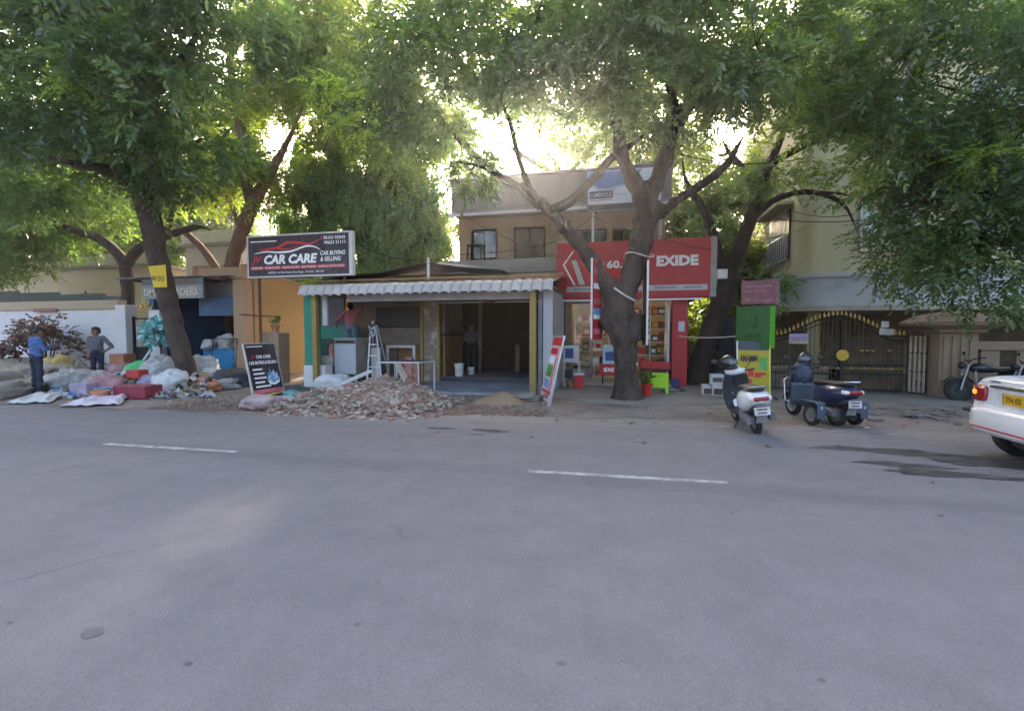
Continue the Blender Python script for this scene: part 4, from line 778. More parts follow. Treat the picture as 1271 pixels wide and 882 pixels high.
MB().box(1.05, 1.11, 14.34, 14.44, .2, 2.45).box(-1.86, 1.17, 14.30, 14.5, 2.45, 2.6).build('door_frame', steel_white, rs); MB().box(.98, 1.045, 14.32, 15.0, .22, 2.4).build('door_leaf', glass('green_glass', (.6, .75, .55), .12), rs)
# fascia
f0, f1 = -2.05, 2.1; MB().box(f0, f1, 13.92, 14.25, 2.50, 4.10).build('fascia', red_pl, rs, .015); MB().box(f1+.003, f1+.16, 13.95, 14.25, 2.52, 4.12).build('fascia_end', M('grey_end_cap', (.36, .34, .33), .7, c2=(.24, .22, .21), s=4), rs)
pn = Panel((f0, 13.92, 2.50), (1, 0, 0), (0, 0, 1), rs); ww = M('sign_white', (.74, .73, .71), .5, v=.05); wg = M('sign_grey', (.40, .37, .37), .5, v=.08)
pn.text('EXIDE', ww, 2.76, .86, 1.08, .28, .004, .05, ex=.03); pn.rect('stripe', wg, .30, 4.08, .20, .35); pn.rect('stripe', M('deep_red', (.34, .012, .02), .5), .02, 4.12, .03, .08)
pn.poly('emblem', ww, [(.18, .98), (.46, 1.36), (.50, 1.36), (.23, .98), (.55, .40), (.50, .40)]); pn.poly('emblem', wg, [(.42, 1.12), (.56, 1.12), (.82, .40), (.66, .40)]); pn.text('60.', ww, 1.42, .84, .42, .22, .004, .03, ex=.02)
pn.rects('small_print', M('sign_dark_text', (.22, .19, .2), .5), [(.5, 1.1, .25, .30), (2.7, 3.3, .25, .30), (3.5, 3.95, .25, .30)])
MB().box(-1.9, -1.0, 13.88, 13.93, 2.44, 2.48).box(.3, 1.9, 13.88, 13.93, 2.44, 2.48).build('lower_trim', ww, rs); bx('notice', M('paper_grey', (.45, .44, .46), .8), rs, 1.33, 1.50, 14.18, 14.198, 1.58, 1.86)
MB().box(1.6, 1.9, 14.0, 14.06, 3.1, 3.14).build('bracket', iron, rs)
bx('meter_box', steel_white, rs, 2.3, 2.55, 14.05, 14.2, 3.0, 3.25, .01)

# ---- apartment building with a rounded corner
ap = thing('apartment_building', 'cream apartment building with rounded balcony band over the gate', 'building', (9, 20, 0))
apw = M('apartment_cream', (.53, .47, .27), .9, c2=(.34, .30, .18), s=1.3, b=.15, st=(1, 1, .22), lo=.46, hi=.78); ab = M('balcony_white', (.52, .54, .55), .9, c2=(.22, .22, .23), s=1.6, lo=.52, hi=.75, st=(1, 1, .7))
def rounded(x0, x1, y0, y1, r, n=8): 
    return [(x1, y1), (x0, y1)]+[(x0+r-r*math.cos(a), y0+r-r*math.sin(a)) for a in [math.pi/2*i/n for i in range(n+1)]]+[(x1, y0)]
MB().prism(rounded(5.0, 22, 16.4, 24, .5), 3.2, 12, 'xy').build('wall', apw, ap, smooth=40); MB().prism(rounded(4.45, 22, 15.6, 23.9, 1.0), 2.3, 3.12, 'xy').build('balcony_band', ab, ap, smooth=40)
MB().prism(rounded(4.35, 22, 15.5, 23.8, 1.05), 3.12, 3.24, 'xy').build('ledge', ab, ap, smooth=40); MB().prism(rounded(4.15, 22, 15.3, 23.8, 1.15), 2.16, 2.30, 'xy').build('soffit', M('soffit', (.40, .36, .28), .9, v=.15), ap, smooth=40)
MB().prism(rounded(4.95, 22, 16.3, 24.05, .55), 6.3, 6.5, 'xy').build('ledge', apw, ap, smooth=40)
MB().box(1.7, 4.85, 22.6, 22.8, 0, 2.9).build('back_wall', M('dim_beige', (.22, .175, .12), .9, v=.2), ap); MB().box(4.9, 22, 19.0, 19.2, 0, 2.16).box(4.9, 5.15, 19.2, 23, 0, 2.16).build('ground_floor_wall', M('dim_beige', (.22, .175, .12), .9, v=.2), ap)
for x in (5.2, 8.6, 12): MB().box(x, x+.35, 16.2, 16.55, 0, 2.16).build('column', apw, ap, .01)
for (x0, x1, z0, z1) in ((9.2, 10.6, 3.9, 5.3), (12.4, 13.8, 3.9, 5.3), (6.6, 7.9, 4.0, 5.3), (6.6, 7.9, 7.2, 8.6), (9.2, 10.6, 7.2, 8.6)): window(ap, x0, x1, z0, z1, 16.36, steel_white, glass('dark_pane', (.12, .11, .11), .08), 3)
# grilled window on the side
MB().box(4.93, 4.97, 17.3, 19.6, 3.9, 5.5).build('window', M('dark_window', (.035, .04, .045), .3), ap)
for k in range(10): MB().cyl((4.86, 17.4+.23*k, 3.9), (4.86, 17.4+.23*k, 5.5), .013, n=5).build('bar', steel_white, ap)
for z in (3.9, 4.7, 5.5): MB().cyl((4.86, 17.3, z), (4.86, 19.6, z), .018, n=5).build('bar', steel_white, ap)
bx('awning', apw, ap, 4.5, 4.99, 17.1, 19.8, 5.6, 5.7)

# ---- ornate gate, pillar and low wall on the right
gt = thing('iron_gate', 'ornate arched black iron gate with golden spear tips', 'gate', (5.25, 13.9, 0)); GX0, GX1 = 3.6, 6.66
def arch(x): t = (x-GX0)/(GX1-GX0); return 1.46+.50*max(0, math.sin(math.pi*min(1, max(0, (t-.06)/.88))))**1.5
MB().box(3.52, 3.6, 13.86, 13.94, 0, 1.7).build('stile', iron, gt); MB().box(5.22, 5.29, 13.86, 13.94, .05, 2.0).build('stile', iron, gt)
MB().tube([(GX0+(GX1-GX0)*i/30, 13.9, arch(GX0+(GX1-GX0)*i/30)) for i in range(31)], .022, 6).build('top_rail', iron, gt); MB().tube([(GX0+(GX1-GX0)*i/30, 13.9, arch(GX0+(GX1-GX0)*i/30)-.12) for i in range(31)], .014, 6).build('top_rail', iron, gt)
for z in (.1, .5, .72): MB().box(GX0, GX1, 13.885, 13.915, z, z+.03).build('rail', iron, gt)
sp = MB().lathe([(.012, -.02), (.036, .02), (.028, .05), (.005, .13)], n=8).mesh('spear_tip', gold, smooth=30); og = ORG[gt.name]
for i in range(31):
    x = GX0+.05+(GX1-GX0-.1)*i/30; MB().cyl((x, 13.9, .1), (x, 13.9, arch(x)), .010, n=5).build('bar', M('gate_bar', (.10, .075, .035), .5, v=.4), gt)
    if i % 1 == 0: o = mesh_obj('spear_tip', sp, gt); o.location = Vector((x, 13.9, arch(x)+.03))-og
for i in range(30):
    x = GX0+.1+(GX1-GX0-.2)*i/29
    mb = MB(); mb.tube([(x+.03*math.cos(a), 13.875, .62+.05*math.sin(a)) for a in [math.pi*k/6 for k in range(7)]], .009, 5)
    mb.build('scroll', gold if i % 3 else M('pale_scroll', (.5, .45, .34), .5), gt)
for x in (4.5, 4.62, 4.74, 5.7, 5.82, 5.94, 6.3): MB().tube([(x+.035*math.cos(a), 13.87, 1.12+.03*math.sin(a)) for a in [math.pi+math.pi*k/6 for k in range(7)]], .014, 5).build('crescent', gold, gt)
MB().lathe([(.001, -.012), (.14, -.012), (.14, .012), (.001, .012)], (5.25, 13.83, .98), 24, rot('X', R(90))).build('disc', M('yellow_disc', (.55, .36, .04), .5), gt, smooth=40)
MB().box(5.0, 6.64, 13.95, 13.965, .05, 1.4).build('backing_sheet', M('brown_sheet', (.085, .06, .04), .7, v=.3, s=3), gt)
MB().box(3.6, 5.2, 13.95, 13.962, .05, .7).build('backing_sheet', M('dusty_sheet', (.25, .21, .17), .8, c2=(.13, .11, .09), s=5), gt)
pn = Panel((4.02, 13.84, 1.26), (1, 0, 0), (0, 0, 1), gt); pn.rect('notice', M('violet_notice', (.42, .33, .52), .6), 0, .44, 0, .26, 0, .008); pn.rect('notice', M('yellow_notice', (.55, .42, .05), .6), .0, .44, 0, .03, .009, .012)
pn.rects('small_print', M('sign_dark_text', (.22, .19, .2), .5), [(.08, .36, .15, .17), (.06, .38, .10, .12)])
for a, b in ((6.05, 1.5), (6.09, 1.68), (6.2, 1.49)): bx('notice', M('paper_white', (.6, .6, .6), .8), gt, a, a+.16, 13.84, 13.847, b, b+.15)
# wicket leaf standing open
wk = thing('wicket_gate', 'pale open wicket leaf between the ornate gate and pillar', 'gate', (6.8, 13.75, 0)); pb = M('pale_bar', (.40, .32, .24), .6, v=.2)
MB().tube([(6.68, 13.85, .08), (6.68, 13.85, 1.5), (6.98, 13.65, 1.5), (6.98, 13.65, .08), (6.68, 13.85, .08)], .018, 6).build('frame', iron, wk)
for k in range(4): t = (k+.5)/4; MB().box(6.68+.3*t-.025, 6.68+.3*t+.025, 13.85-.2*t-.01, 13.85-.2*t+.01, .1, 1.47).build('slat', pb, wk)
for z in (.6, 1.05): MB().cyl((6.68, 13.85, z), (6.98, 13.65, z), .014, n=6).build('rail', iron, wk)
gp = thing('gate_pillar', 'broad beige gate pillar with a flaring stone cap', 'pillar', (7.75, 13.6, 0)); pst = M('beige_stone', (.36, .27, .185), .9, c2=(.26, .195, .14), s=2, b=.25)
MB().box(7.05, 7.8, 13.3, 13.95, 0, 1.55).build('shaft', pst, gp, .015)
for k in range(4): MB().box(7.11+.17*k, 7.22+.17*k, 13.27, 13.298, .15, 1.45).build('fluting', pst, gp, .01)
mb = MB(); rings = [(.44, 1.55), (.48, 1.62), (.72, 1.72), (.74, 1.80), (.46, 1.98), (.1, 2.06)]
mb.lathe([(r*1.414, z) for r, z in rings], (7.43, 13.62, 0), 4, rot('Z', R(45))); mb.build('cap', pst, gp, .01)
MB().ell((7.43, 13.62, 2.14), (.1, .1, .1)).cyl((7.43, 13.62, 2.04), (7.43, 13.62, 2.4), .03, n=6).build('finial', iron, gp, smooth=0)
rw = thing('compound_wall', 'low beige block wall with square openings behind the motorcycles', 'wall', (11, 14, 0))
MB().box(7.82, 20, 13.7, 13.9, 0, .74).build('wall', pst, rw, .01); MB().box(7.82, 20, 13.66, 13.94, 1.14, 1.34).build('coping', pst, rw, .01)
for k in range(17): MB().box(8.1+.7*k, 8.48+.7*k, 13.72, 13.88, .742, 1.138).build('block', pst, rw, .01)
MB().box(10.2, 20, 14.1, 14.25, 0, 1.5).build('screen', M('maroon_sheet', (.11, .05, .05), .7, v=.2), rw)
# black sheet gate between the shops
bgk = thing('sheet_gate', 'tall black sheet metal gate beside the red shop', 'gate', (2.7, 15, 0))
for k in range(3): MB().box(2.15+.46*k, 2.59+.46*k, 15.6, 15.63, .05, 2.0).build('sheet', M('black_sheet', (.014, .014, .016), .5, v=.3), bgk, .004)
MB().box(2.1, 3.55, 15.64, 15.68, .05, .1).box(2.1, 3.55, 15.64, 15.68, 1.95, 2.0).build('frame', iron, bgk); MB().box(3.5, 3.56, 13.95, 15.7, 0, 1.75).build('return_sheet', M('black_sheet', (.014, .014, .016), .5, v=.3), bgk)
# ================================================================== signs
dk = M('sign_black', (.028, .021, .03), .45, c2=(.075, .06, .068), s=2.2, st=(1, 1, .35), lo=.46, hi=.8); wt = M('sign_text_white', (.78, .78, .78), .5, v=.03); rd = M('sign_text_red', (.55, .03, .03), .5, v=.05); alu = M('aluminium', (.52, .52, .53), .4, v=.1, met=.7, s=8)
pinkish = M('sign_pink', (.5, .12, .16), .5); yl = M('sign_yellow', (.55, .50, .05), .5); bl = M('sign_blue', (.08, .24, .50), .45, c2=(.4, .5, .6), s=9, lo=.45, hi=.6)
s = thing('hoarding', 'black car wash hoarding with a red car swoosh on a pole', 'sign', (-9.1, 11.9, 0)); x0, x1, z0, z1 = -10.72, -7.46, 3.16, 4.28
MB().box(x0, x1, 11.92, 12.02, z0, z1).build('panel', dk, s)
MB().box(x0-.04, x0, 11.9, 12.04, z0-.04, z1+.04).box(x1, x1+.10, 11.9, 12.04, z0-.04, z1+.04).box(x0, x1, 11.9, 12.04, z1, z1+.04).box(x0, x1, 11.9, 12.04, z0-.04, z0).build('frame', steel_white, s)
pn = Panel((x0, 11.92, z0), (1, 0, 0), (0, 0, 1), s)
pn.text('JV', rd, .10, .33, .36, .24, .004, .03, .25); pn.text('CAR CARE', wt, .52, .33, 1.74, .27, .004, .045, .2)
pn.text('CAR BUYING', wt, 2.36, .53, .78, .12, .004, .02, .2); pn.text('& SELLING', wt, 2.36, .37, .64, .12, .004, .02, .2)
pn.text('70103 92043', wt, 2.46, .96, .68, .09, .004, .015); pn.text('99623 31111', wt, 2.48, .83, .66, .09, .004, .015); pn.rects('small_print', rd, [(2.38, 2.42, .95, 1.05)], .003, .006)
pn.rect('stripe', M('sign_crimson', (.42, .03, .05), .5), .06, 3.14, .185, .285)
for a, t, w in ((.10, 'WATER WASH', .36), (.55, 'TEFLON COATING', .5), (1.12, 'CERAMIC COATING', .56), (1.76, 'BODY POLISHING', .46), (2.3, 'PAINTING & DENTING WORKS', .8)): pn.text(t, wt, a, .205, w, .055, .008)
pn.text('# 80/35, 1st Main Road, Anna Nagar, Chennai - 600 102', wt, .66, .05, 1.8, .075, .004); pn.rects('small_print', wt, [(.08, .95, .97, 1.0)], .003, .006)
def swoosh(pts, wd): 
    up = [(a, b+w/2) for (a, b), w in zip(pts, wd)]; dn = [(a, b-w/2) for (a, b), w in zip(pts, wd)][::-1]; return up+dn
def curve(P, n=18):
    out = []; m = len(P)-1
    for i in range(n+1):
        t = i/n*m; k = min(int(t), m-1); f = t-k; p0, p1, p2, p3 = P[max(k-1, 0)], P[k], P[k+1], P[min(k+2, m)]
        out.append(tuple(.5*(2*p1[j]+(p2[j]-p0[j])*f+(2*p0[j]-5*p1[j]+4*p2[j]-p3[j])*f*f+(3*p1[j]-p0[j]-3*p2[j]+p3[j])*f**3) for j in (0, 1)))
    return out
def strip(name, mat, P, w0, d):
    c = curve(P); n = len(c); wd_ = [w0*math.sin(math.pi*(.06+.88*i/(n-1)))+.004 for i in range(n)]; mb = MB()
    for i in range(n): a, b = c[i]; mb.v += [tuple(pn.p(a, b-wd_[i]/2, d)), tuple(pn.p(a, b+wd_[i]/2, d))]
    mb.f = [(2*i, 2*i+2, 2*i+3, 2*i+1) for i in range(n-1)]; o = mb.build(name, mat, s); o.modifiers.new('t', 'SOLIDIFY').thickness = .003
strip('emblem', rd, [(.42, .70), (.7, .76), (1.0, .80), (1.3, .92), (1.7, .90), (2.05, .86), (2.36, .98)], .07, .006); strip('emblem', wt, [(.2, .64), (.6, .69), (1.0, .66), (1.45, .68), (1.9, .80), (2.2, .77), (2.38, .67)], .05, .010); strip('emblem', rd, [(.35, .74), (.8, .78), (1.3, .74), (1.7, .82)], .03, .014)
MB().cyl((-10.5, 12.06, 0), (-10.5, 12.06, z0+.3), .04, n=8).build('pole', rust, s, smooth=40); MB().cyl((-11.15, 12.0, 2.08), (-9.85, 12.0, 2.0), .02, n=6).build('crossbar', rust, s); MB().cyl((-7.7, 12.06, 2.9), (-7.7, 12.06, z0+.3), .035, n=8).build('pole', rust, s)

def aframe(name, label, A, u, v, Wd, Ht, back, lean):
    t = thing(name, label, 'sign', A); P = Panel(A, u, v, t)
    for a, b in ((-.025, .0), (Wd, Wd+.025)): MB().add([P.p(a, -.10, -.02), P.p(b, -.10, -.02), P.p(b, Ht, -.02), P.p(a, Ht, -.02), P.p(a, -.10, .02), P.p(b, -.10, .02), P.p(b, Ht, .02), P.p(a, Ht, .02)], [(0, 1, 2, 3), (7, 6, 5, 4), (0, 4, 5, 1), (1, 5, 6, 2), (2, 6, 7, 3), (3, 7, 4, 0)]).build('frame', alu, t)
    P.rect('frame', alu, -.025, Wd+.025, Ht+.001, Ht+.025, -.02, .02)
    for a in (0, Wd): q = P.p(a, Ht-.05, -.025); MB().cyl(P.p(a, Ht*.4, -.03), Vector((P.p(a, -.1, -.05).x, P.p(a, -.1, -.05).y, 0)), .014, n=6).build('leg', alu, t)
    return t, P
t, P = aframe('pavement_sign', 'leaning black car wash pavement sign with blue picture', (-7.78, 8.72, .10), (.05, 1, 0), (-.22, 0, 1), .86, 1.22, .12, .2)
P.rect('panel', dk, 0, .86, 0, 1.22, -.01, .01); pn = P
P.text('CAR CARE', wt, .26, .90, .42, .075, .012, .02); P.text('JV', rd, .12, .90, .10, .075, .012, .02); P.text('CAR BUYING & SELLING', wt, .04, .77, .78, .075, .012, .02); P.rects('small_print', wt, [(.05, .5, 1.16, 1.18)], .011, .013)
for k, w in enumerate((.26, .30, .34, .27, .42)): P.rects('small_print', wt, [(.10, .10+w, .64-.095*k, .675-.095*k)], .011, .014)
P.poly('emblem', bl, [(.46, .42), (.5, .34), (.62, .32), (.76, .36), (.8, .46), (.76, .58), (.72, .52), (.68, .64), (.62, .55), (.55, .66), (.55, .55), (.47, .58), (.5, .5)], .011, .015); P.poly('emblem', wt, [(.44, .40), (.5, .31), (.64, .28), (.78, .33), (.82, .46), (.78, .38), (.64, .33), (.52, .35)], .016, .019)
P.rect('stripe', pinkish, .0, .86, .12, .21, .011, .015); P.poly('stripe', yl, [(0, .03), (.86, .09), (.86, .115), (.3, .09), (.0, .06)], .011, .015)
t, P = aframe('pavement_sign', 'white and red pavement sign leaning beside the grey post', (-1.95, 10.85, .08), (.36, -.93, 0), (.22, .05, 1), .92, 1.42, .12, .2)
P.rect('panel', M('poster_pink', (.60, .42, .46), .5, v=.08), 0, .92, 0, 1.42, -.01, .01)
for c_, q in ((rd, (.02, .9, 1.22, 1.40)), (rd, (.05, .7, 1.02, 1.16)), (wt, (.08, .6, .82, .98)), (M('poster_green', (.08, .30, .06), .5, v=.3), (.06, .58, .52, .78)), (bl, (.06, .56, .26, .46)), (rd, (.0, .92, .16, .22)), (rd, (.66, .74, .06, .98)), (dk, (.3, .42, .03, .13)), (dk, (.52, .62, .04, .14))): P.rect('print', c_, *q, .011, .014)

# two long boards tied to the big trunk
def long_board(label, A, u, Wd, z0, z1, face, edge):
    t = thing('hanging_board', label, 'sign', (A[0], A[1], z0)); P = Panel((A[0], A[1], z0), u, (0, 0, 1), t); Ht = z1-z0
    P.rect('panel', face, 0, Wd, 0, Ht, -.01, .01); P.rect('frame', edge, Wd, Wd+.03, 0, Ht, -.02, .02); P.rect('frame', edge, -.02, 0, 0, Ht, -.02, .02); return t, P
a0 = W(735, 322, 10.9); t, P = long_board('narrow red vertical board tied left of the gnarled trunk', (a0.x, 10.9), (.32, .95, 0), .62, 1.4, 3.2, red_pl, steel_white)
for k in range(5): P.rect('print', wt if k % 2 else pinkish, .08, .5, .12+.34*k, .24+.34*k, .011, .014)
P.rect('print', bl, .05, .55, .55, .7, .015, .018)
a0 = W(790, 328, 11.5); t, P = long_board('narrow vertical board with dark back tied right of trunk', (a0.x+.16, 11.62), (.12, -.99, 0), .62, 1.28, 3.12, M('board_back', (.03, .026, .026), .8), steel_white); P.rect('print', red_pl, 0, .62, 1.72, 1.84, .011, .014)
cb_ = MB(); cb_.tube([W(762, 357, 10.9), W(775, 366, 10.86), W(788, 373, 10.95)], .02, 6); single(cb_, 'rope', M('pale_rope', (.5, .46, .4), .9), 'pale rope tied slantwise across the gnarled trunk', 'rope')
mb = MB(); c0 = W(793, 318, 11.3); mb.tube([c0+Vector((.33*math.cos(a), .33*math.sin(a), .06*math.sin(a*2))) for a in [6.283*i/16 for i in range(17)]], .012, 5); single(mb, 'wire_loop', M('pale_wire', (.45, .42, .38), .6), 'thin wire loop round the right limb of gnarled tree', 'wire')
# yellow notice on the leaning tree
b0 = W(185, 352, 10.42); nt_ = thing('notice_board', 'crumpled yellow notice nailed to the leaning tree trunk', 'notice', b0); P = Panel(b0+Vector((.0, 0, -.1)), (1, .0, -.06), (.02, 0, 1), nt_); P.poly('panel', M('notice_yellow', (.62, .42, .02), .6, c2=(.55, .38, .02), s=5), [(.16, .0), (.60, .03), (.56, .62), (-.02, .56), (.06, .36)], -.006, .006); P.text('100', M('notice_ink', (.10, .09, .05), .7), .20, .17, .32, .15, .008, .01); P.rects('small_print', M('notice_ink', (.10, .09, .05), .7), [(.12, .18, .2, .3)], .008, .011)
# small notice high on the leaning tree
# green totem, upper box and yellow board
tm = thing('sign_totem', 'green box sign on a post beside the black gate', 'sign', (2.95, 12.7, 0)); th = R(-33); Mx = T(2.93, 12.62, 0) @ rot('Z', th)
gdk = M('totem_dark_green', (.03, .10, .02), .45, v=.1); gbr = M('totem_bright_green', (.10, .48, .03), .4, v=.06)
MB().box(-.38, .38, -.17, .17, 1.18, 2.18, Mx).build('panel', gdk, tm); MB().box(.382, .386, -.165, .165, 1.19, 2.17, Mx).build('side_panel', gbr, tm); MB().box(-.04, .04, -.04, .04, 0, 1.18, Mx).build('post', iron, tm)
P = Panel(Mx @ Vector((-.38, -.17, 1.18)), Mx.to_3x3() @ Vector((1, 0, 0)), (0, 0, 1), tm); gd2 = M('totem_print', (.02, .055, .015), .5); P.poly('emblem', gd2, [(.34, .48), (.45, .46), (.5, .6), (.48, .78), (.43, .78), (.44, .6), (.38, .56)]); P.text('AMARON', gd2, .2, .26, .36, .09, .004, .02); P.rects('small_print', gd2, [(.2, .56, .17, .19)])
ub = thing('box_sign', 'small maroon box sign above the green totem', 'sign', (3.05, 12.75, 2.2)); Mx = T(3.0, 12.62, 0) @ rot('Z', R(-25)); MB().box(-.36, .40, -.14, .14, 2.22, 2.78, Mx).build('panel', M('maroon_print', (.20, .075, .085), .5, v=.2, s=5), ub); MB().box(.403, .41, -.135, .135, 2.2, 2.8, Mx).build('side_panel', M('grey_violet', (.22, .19, .21), .6), ub)
P = Panel(Mx @ Vector((-.36, -.14, 2.22)), Mx.to_3x3() @ Vector((1, 0, 0)), (0, 0, 1), ub); P.rects('small_print', M('maroon_light', (.30, .15, .15), .5), [(.08, .66, .40, .44), (.08, .5, .28, .33), (.06, .2, .06, .16), (.3, .66, .06, .10)]); MB().box(-.03, .03, -.03, .03, 2.18, 2.22, Mx).build('post', iron, ub)
mb_ = thing('display_board', 'yellow battery poster board behind the white scooter', 'sign', (2.8, 12.3, 0)); P = Panel((2.55, 12.45, .06), (.93, -.36, 0), (.0, .10, 1), mb_)
P.rect('panel', M('poster_yellow', (.50, .40, .02), .45, c2=(.42, .30, .02), s=4), 0, .66, 0, 1.30, -.015, .01); P.rect('frame', M('frame_yellow', (.55, .55, .08), .5), .66, .695, 0, 1.3, -.02, .02); P.rect('frame', alu, -.03, 0, 0, 1.3, -.02, .02); P.rect('header', M('header_blue_grey', (.06, .075, .09), .5), 0, .66, 1.08, 1.30, .011, .016)
P.text('AMARON', dk, .04, .80, .40, .17, .012, .04); P.rect('print', M('poster_green', (.08, .30, .06), .5, v=.3), .46, .62, .62, .92, .011, .014); P.rects('print', rd, [(.22, .34, .46, .6), (.36, .50, .44, .56), (.5, .6, .5, .56), (.1, .3, .3, .4)], .011, .014)

# ================================================================== goods at the battery shop
box_red = M('carton_red', (.42, .05, .03), .6, rnd=.25, v=.2, s=9); box_or = M('carton_orange', (.50, .17, .04), .6, rnd=.25, v=.2, s=9); box_bk = M('battery_black', (.03, .03, .034), .45, v=.2)
sv = thing('shelf_rack', 'tall white rack of battery cartons inside the red shop', 'rack', (.55, 15.6, .2))
for x in (.10, .62, 1.10): MB().box(x-.02, x+.02, 15.28, 15.32, .2, 2.6).build('post', M('rack_cream', (.55, .5, .36), .5), sv)
for z in (.45, .85, 1.25, 1.65, 2.05, 2.4): MB().box(.08, 1.12, 15.3, 15.75, z, z+.025).build('shelf', M('rack_cream', (.55, .5, .36), .5), sv)
mint = M('carton_white', (.55, .5, .42), .6, rnd=.2)
def pick(ms, z, where):
    m = random.choice(ms); lev = {.475: 'lowest', .53: 'lowest', .875: 'second', .98: 'second', 1.275: 'third', 1.43: 'third', 1.675: 'fourth', 1.88: 'top', 2.075: 'top'}[z]
    return m, '%s battery carton on the %s %s' % ({box_red: 'red', box_or: 'orange', box_bk: 'black', mint: 'cream'}[m], lev, where)
yl_p = M('print_yellow', (.5, .36, .08), .6); box_bk_p = M('print_dark', (.08, .05, .04), .6)
def carton(x, y, z, w, d, h_, m, label, group, cat='carton', rz=0):
    mb = MB(); mb.box(-w/2, w/2, -d/2, d/2, 0, h_); o = mb.build('battery_carton', m, None, .004, org=(0, 0, 0)); o.location = (x, y, z); o.rotation_euler.z = rz; tag(o, label, cat, group)
    b2 = MB(); b2.box(-w*.36, w*.36, -d/2-.004, -d/2-.001, h_*.25, h_*.7); ORG[o.name] = Vector(); b2.build('carton_print', random.choice([yl_p, ww, box_bk_p, box_bk_p, red_pl]), o); return o
for z in (.475, .875, 1.275, 1.675, 2.075):
    x = .13
    while x < .92: w = random.uniform(.15, .21); carton(x+w/2, 15.44, z, w-.012, .24, random.uniform(.2, .31), *pick([box_red, box_or, box_red, box_bk], z, 'shelf of the rack inside the red shop'), 'cartons on the rack'); x += w
wr = thing('display_shelf', 'wall shelf of cartons behind the left shop window', 'shelf', (-1.4, 16, .2))
for z in (.5, .95, 1.4, 1.85): MB().box(-1.69, -.6, 15.6, 16.0, z, z+.03).build('shelf', M('rack_cream', (.55, .5, .36), .5), wr)
for x in (-1.68, -.62): MB().box(x-.02, x+.02, 15.57, 15.6, .2, 2.3).build('post', M('rack_cream', (.55, .5, .36), .5), wr)
pass
for z, ms in ((.53, [box_bk, mint]), (.98, [mint, box_bk]), (1.43, [box_red, box_or]), (1.88, [mint, box_or])):
    x = -1.65
    while x < -.85: w = random.uniform(.18, .27); carton(x+w/2, 15.76, z, w-.012, .26, random.uniform(.2, .36), *pick(ms, z, 'shelf behind the left shop window'), 'cartons behind the window'); x += w
for k, (x, m_) in enumerate(((-1.62, box_bk), (-1.36, mint), (-1.2, M('ups_white', (.6, .6, .6), .4)))): carton(x+.1, 14.75, .2, .2, .25, .34+.05*k, m_, ['black inverter on the floor behind shop window', 'cream inverter on the floor behind shop window', 'white inverter with round fan behind shop window'][k], None, 'inverter')
# tree-side goods
st = thing('display_stand', 'small stand with a white and blue box beside the pavement sign', 'stand', (-1.5, 13.3, 0)); 
for sx in (-.2, .2):
    for sy in (-.15, .15): MB().cyl((-1.52+sx, 13.3+sy, .055), (-1.52+sx, 13.3+sy, .74), .015, n=6).build('leg', steel_white, st)
MB().box(-1.76, -1.28, 13.12, 13.48, .74, .77).build('top', steel_white, st); bx('shelf', iron, st, -1.72, -1.32, 13.16, 13.44, .3, .32)
e = thing('display_box', 'white box with blue front on the small stand', 'box', (-1.52, 13.3, .77)); MB().box(-1.74, -1.32, 13.15, 13.42, .77, 1.2).build('case', steel_white, e, .015); bx('screen', M('blue_label', (.03, .08, .25), .4), e, -1.69, -1.46, 13.144, 13.148, .85, 1.12)
def box_thing(name, label, cat, x, y, z, w, d, h_, m, rz=0, bev=.01, lid=None):
    t = thing(name, label, cat, local=True); MB().box(-w/2, w/2, -d/2, d/2, 0, h_).build('body', m, t, bev)
    if lid: MB().box(-w/2-.01, w/2+.01, -d/2-.01, d/2+.01, h_+.001, h_+.05).build('lid', lid, t, .012); MB().tube([(-w/2-.012, 0, h_*.8), (-w/2-.02, -.02, h_+.11), (w/2+.02, -.02, h_+.11), (w/2+.012, 0, h_*.8)], .008, 6).build('handle', lid, t)
    t.location = (x, y, z); t.rotation_euler.z = rz; return t
g = G(714, 489); box_thing('cool_box', 'small red cool box with a white lid', 'cool box', g.x, 13.0, .055, .26, .22, .36, M('plastic_red', (.45, .03, .03), .4), .2, .02, steel_white)
box_thing('battery', 'black battery on the stand shelf beside the red cool box', 'battery', -1.6, 13.3, .32, .2, .17, .2, box_bk); box_thing('carton', 'brown open carton under the small stand', 'carton', -1.45, 13.28, .055, .3, .24, .2, M('cardboard', (.30, .20, .12), .85, v=.15), .1)
kt = thing('kiosk_display', 'red and pale blue battery display half hidden by trunk', 'display', (-.42, 13.7, .12)); MB().box(-.78, .02, 13.45, 13.8, .38, .68).build('base', red_pl, kt, .01); MB().box(-.70, -.05, 13.5, 13.78, .68, 1.2).build('case', M('pale_blue_case', (.35, .45, .52), .45), kt, .02); bx('panel', M('blue_label', (.03, .08, .25), .4), kt, -.63, -.12, 13.493, 13.497, .78, 1.02); P = Panel((-.78, 13.45, .38), (1, 0, 0), (0, 0, 1), kt); P.text('EXI', wt, .12, .10, .26, .11, .004, .04)
for x in (-.7, -.06): MB().cyl((x, 13.6, .12), (x, 13.6, .38), .02, n=6).build('leg', iron, kt)
box_thing('display_box', 'long red box on legs right of the gnarled trunk', 'box', .72, 14.05, .54, .8, .2, .2, red_pl); 
lg = thing('trestle', 'low black trestle carrying the long red box', 'trestle', (.72, 14.05, .12)); MB().box(.3, 1.14, 13.97, 14.13, .50, .54).build('top', iron, lg)
for x in (.36, 1.08):
    for y in (13.99, 14.11): MB().cyl((x, y, .12), (x, y, .5), .014, n=6).build('leg', iron, lg)
gt_ = thing('plastic_stool', 'bright lime green plastic stool beside the tree base', 'stool', (.72, 12.5, .055)); lime = M('lime_plastic', (.30, .55, .02), .4, v=.08)
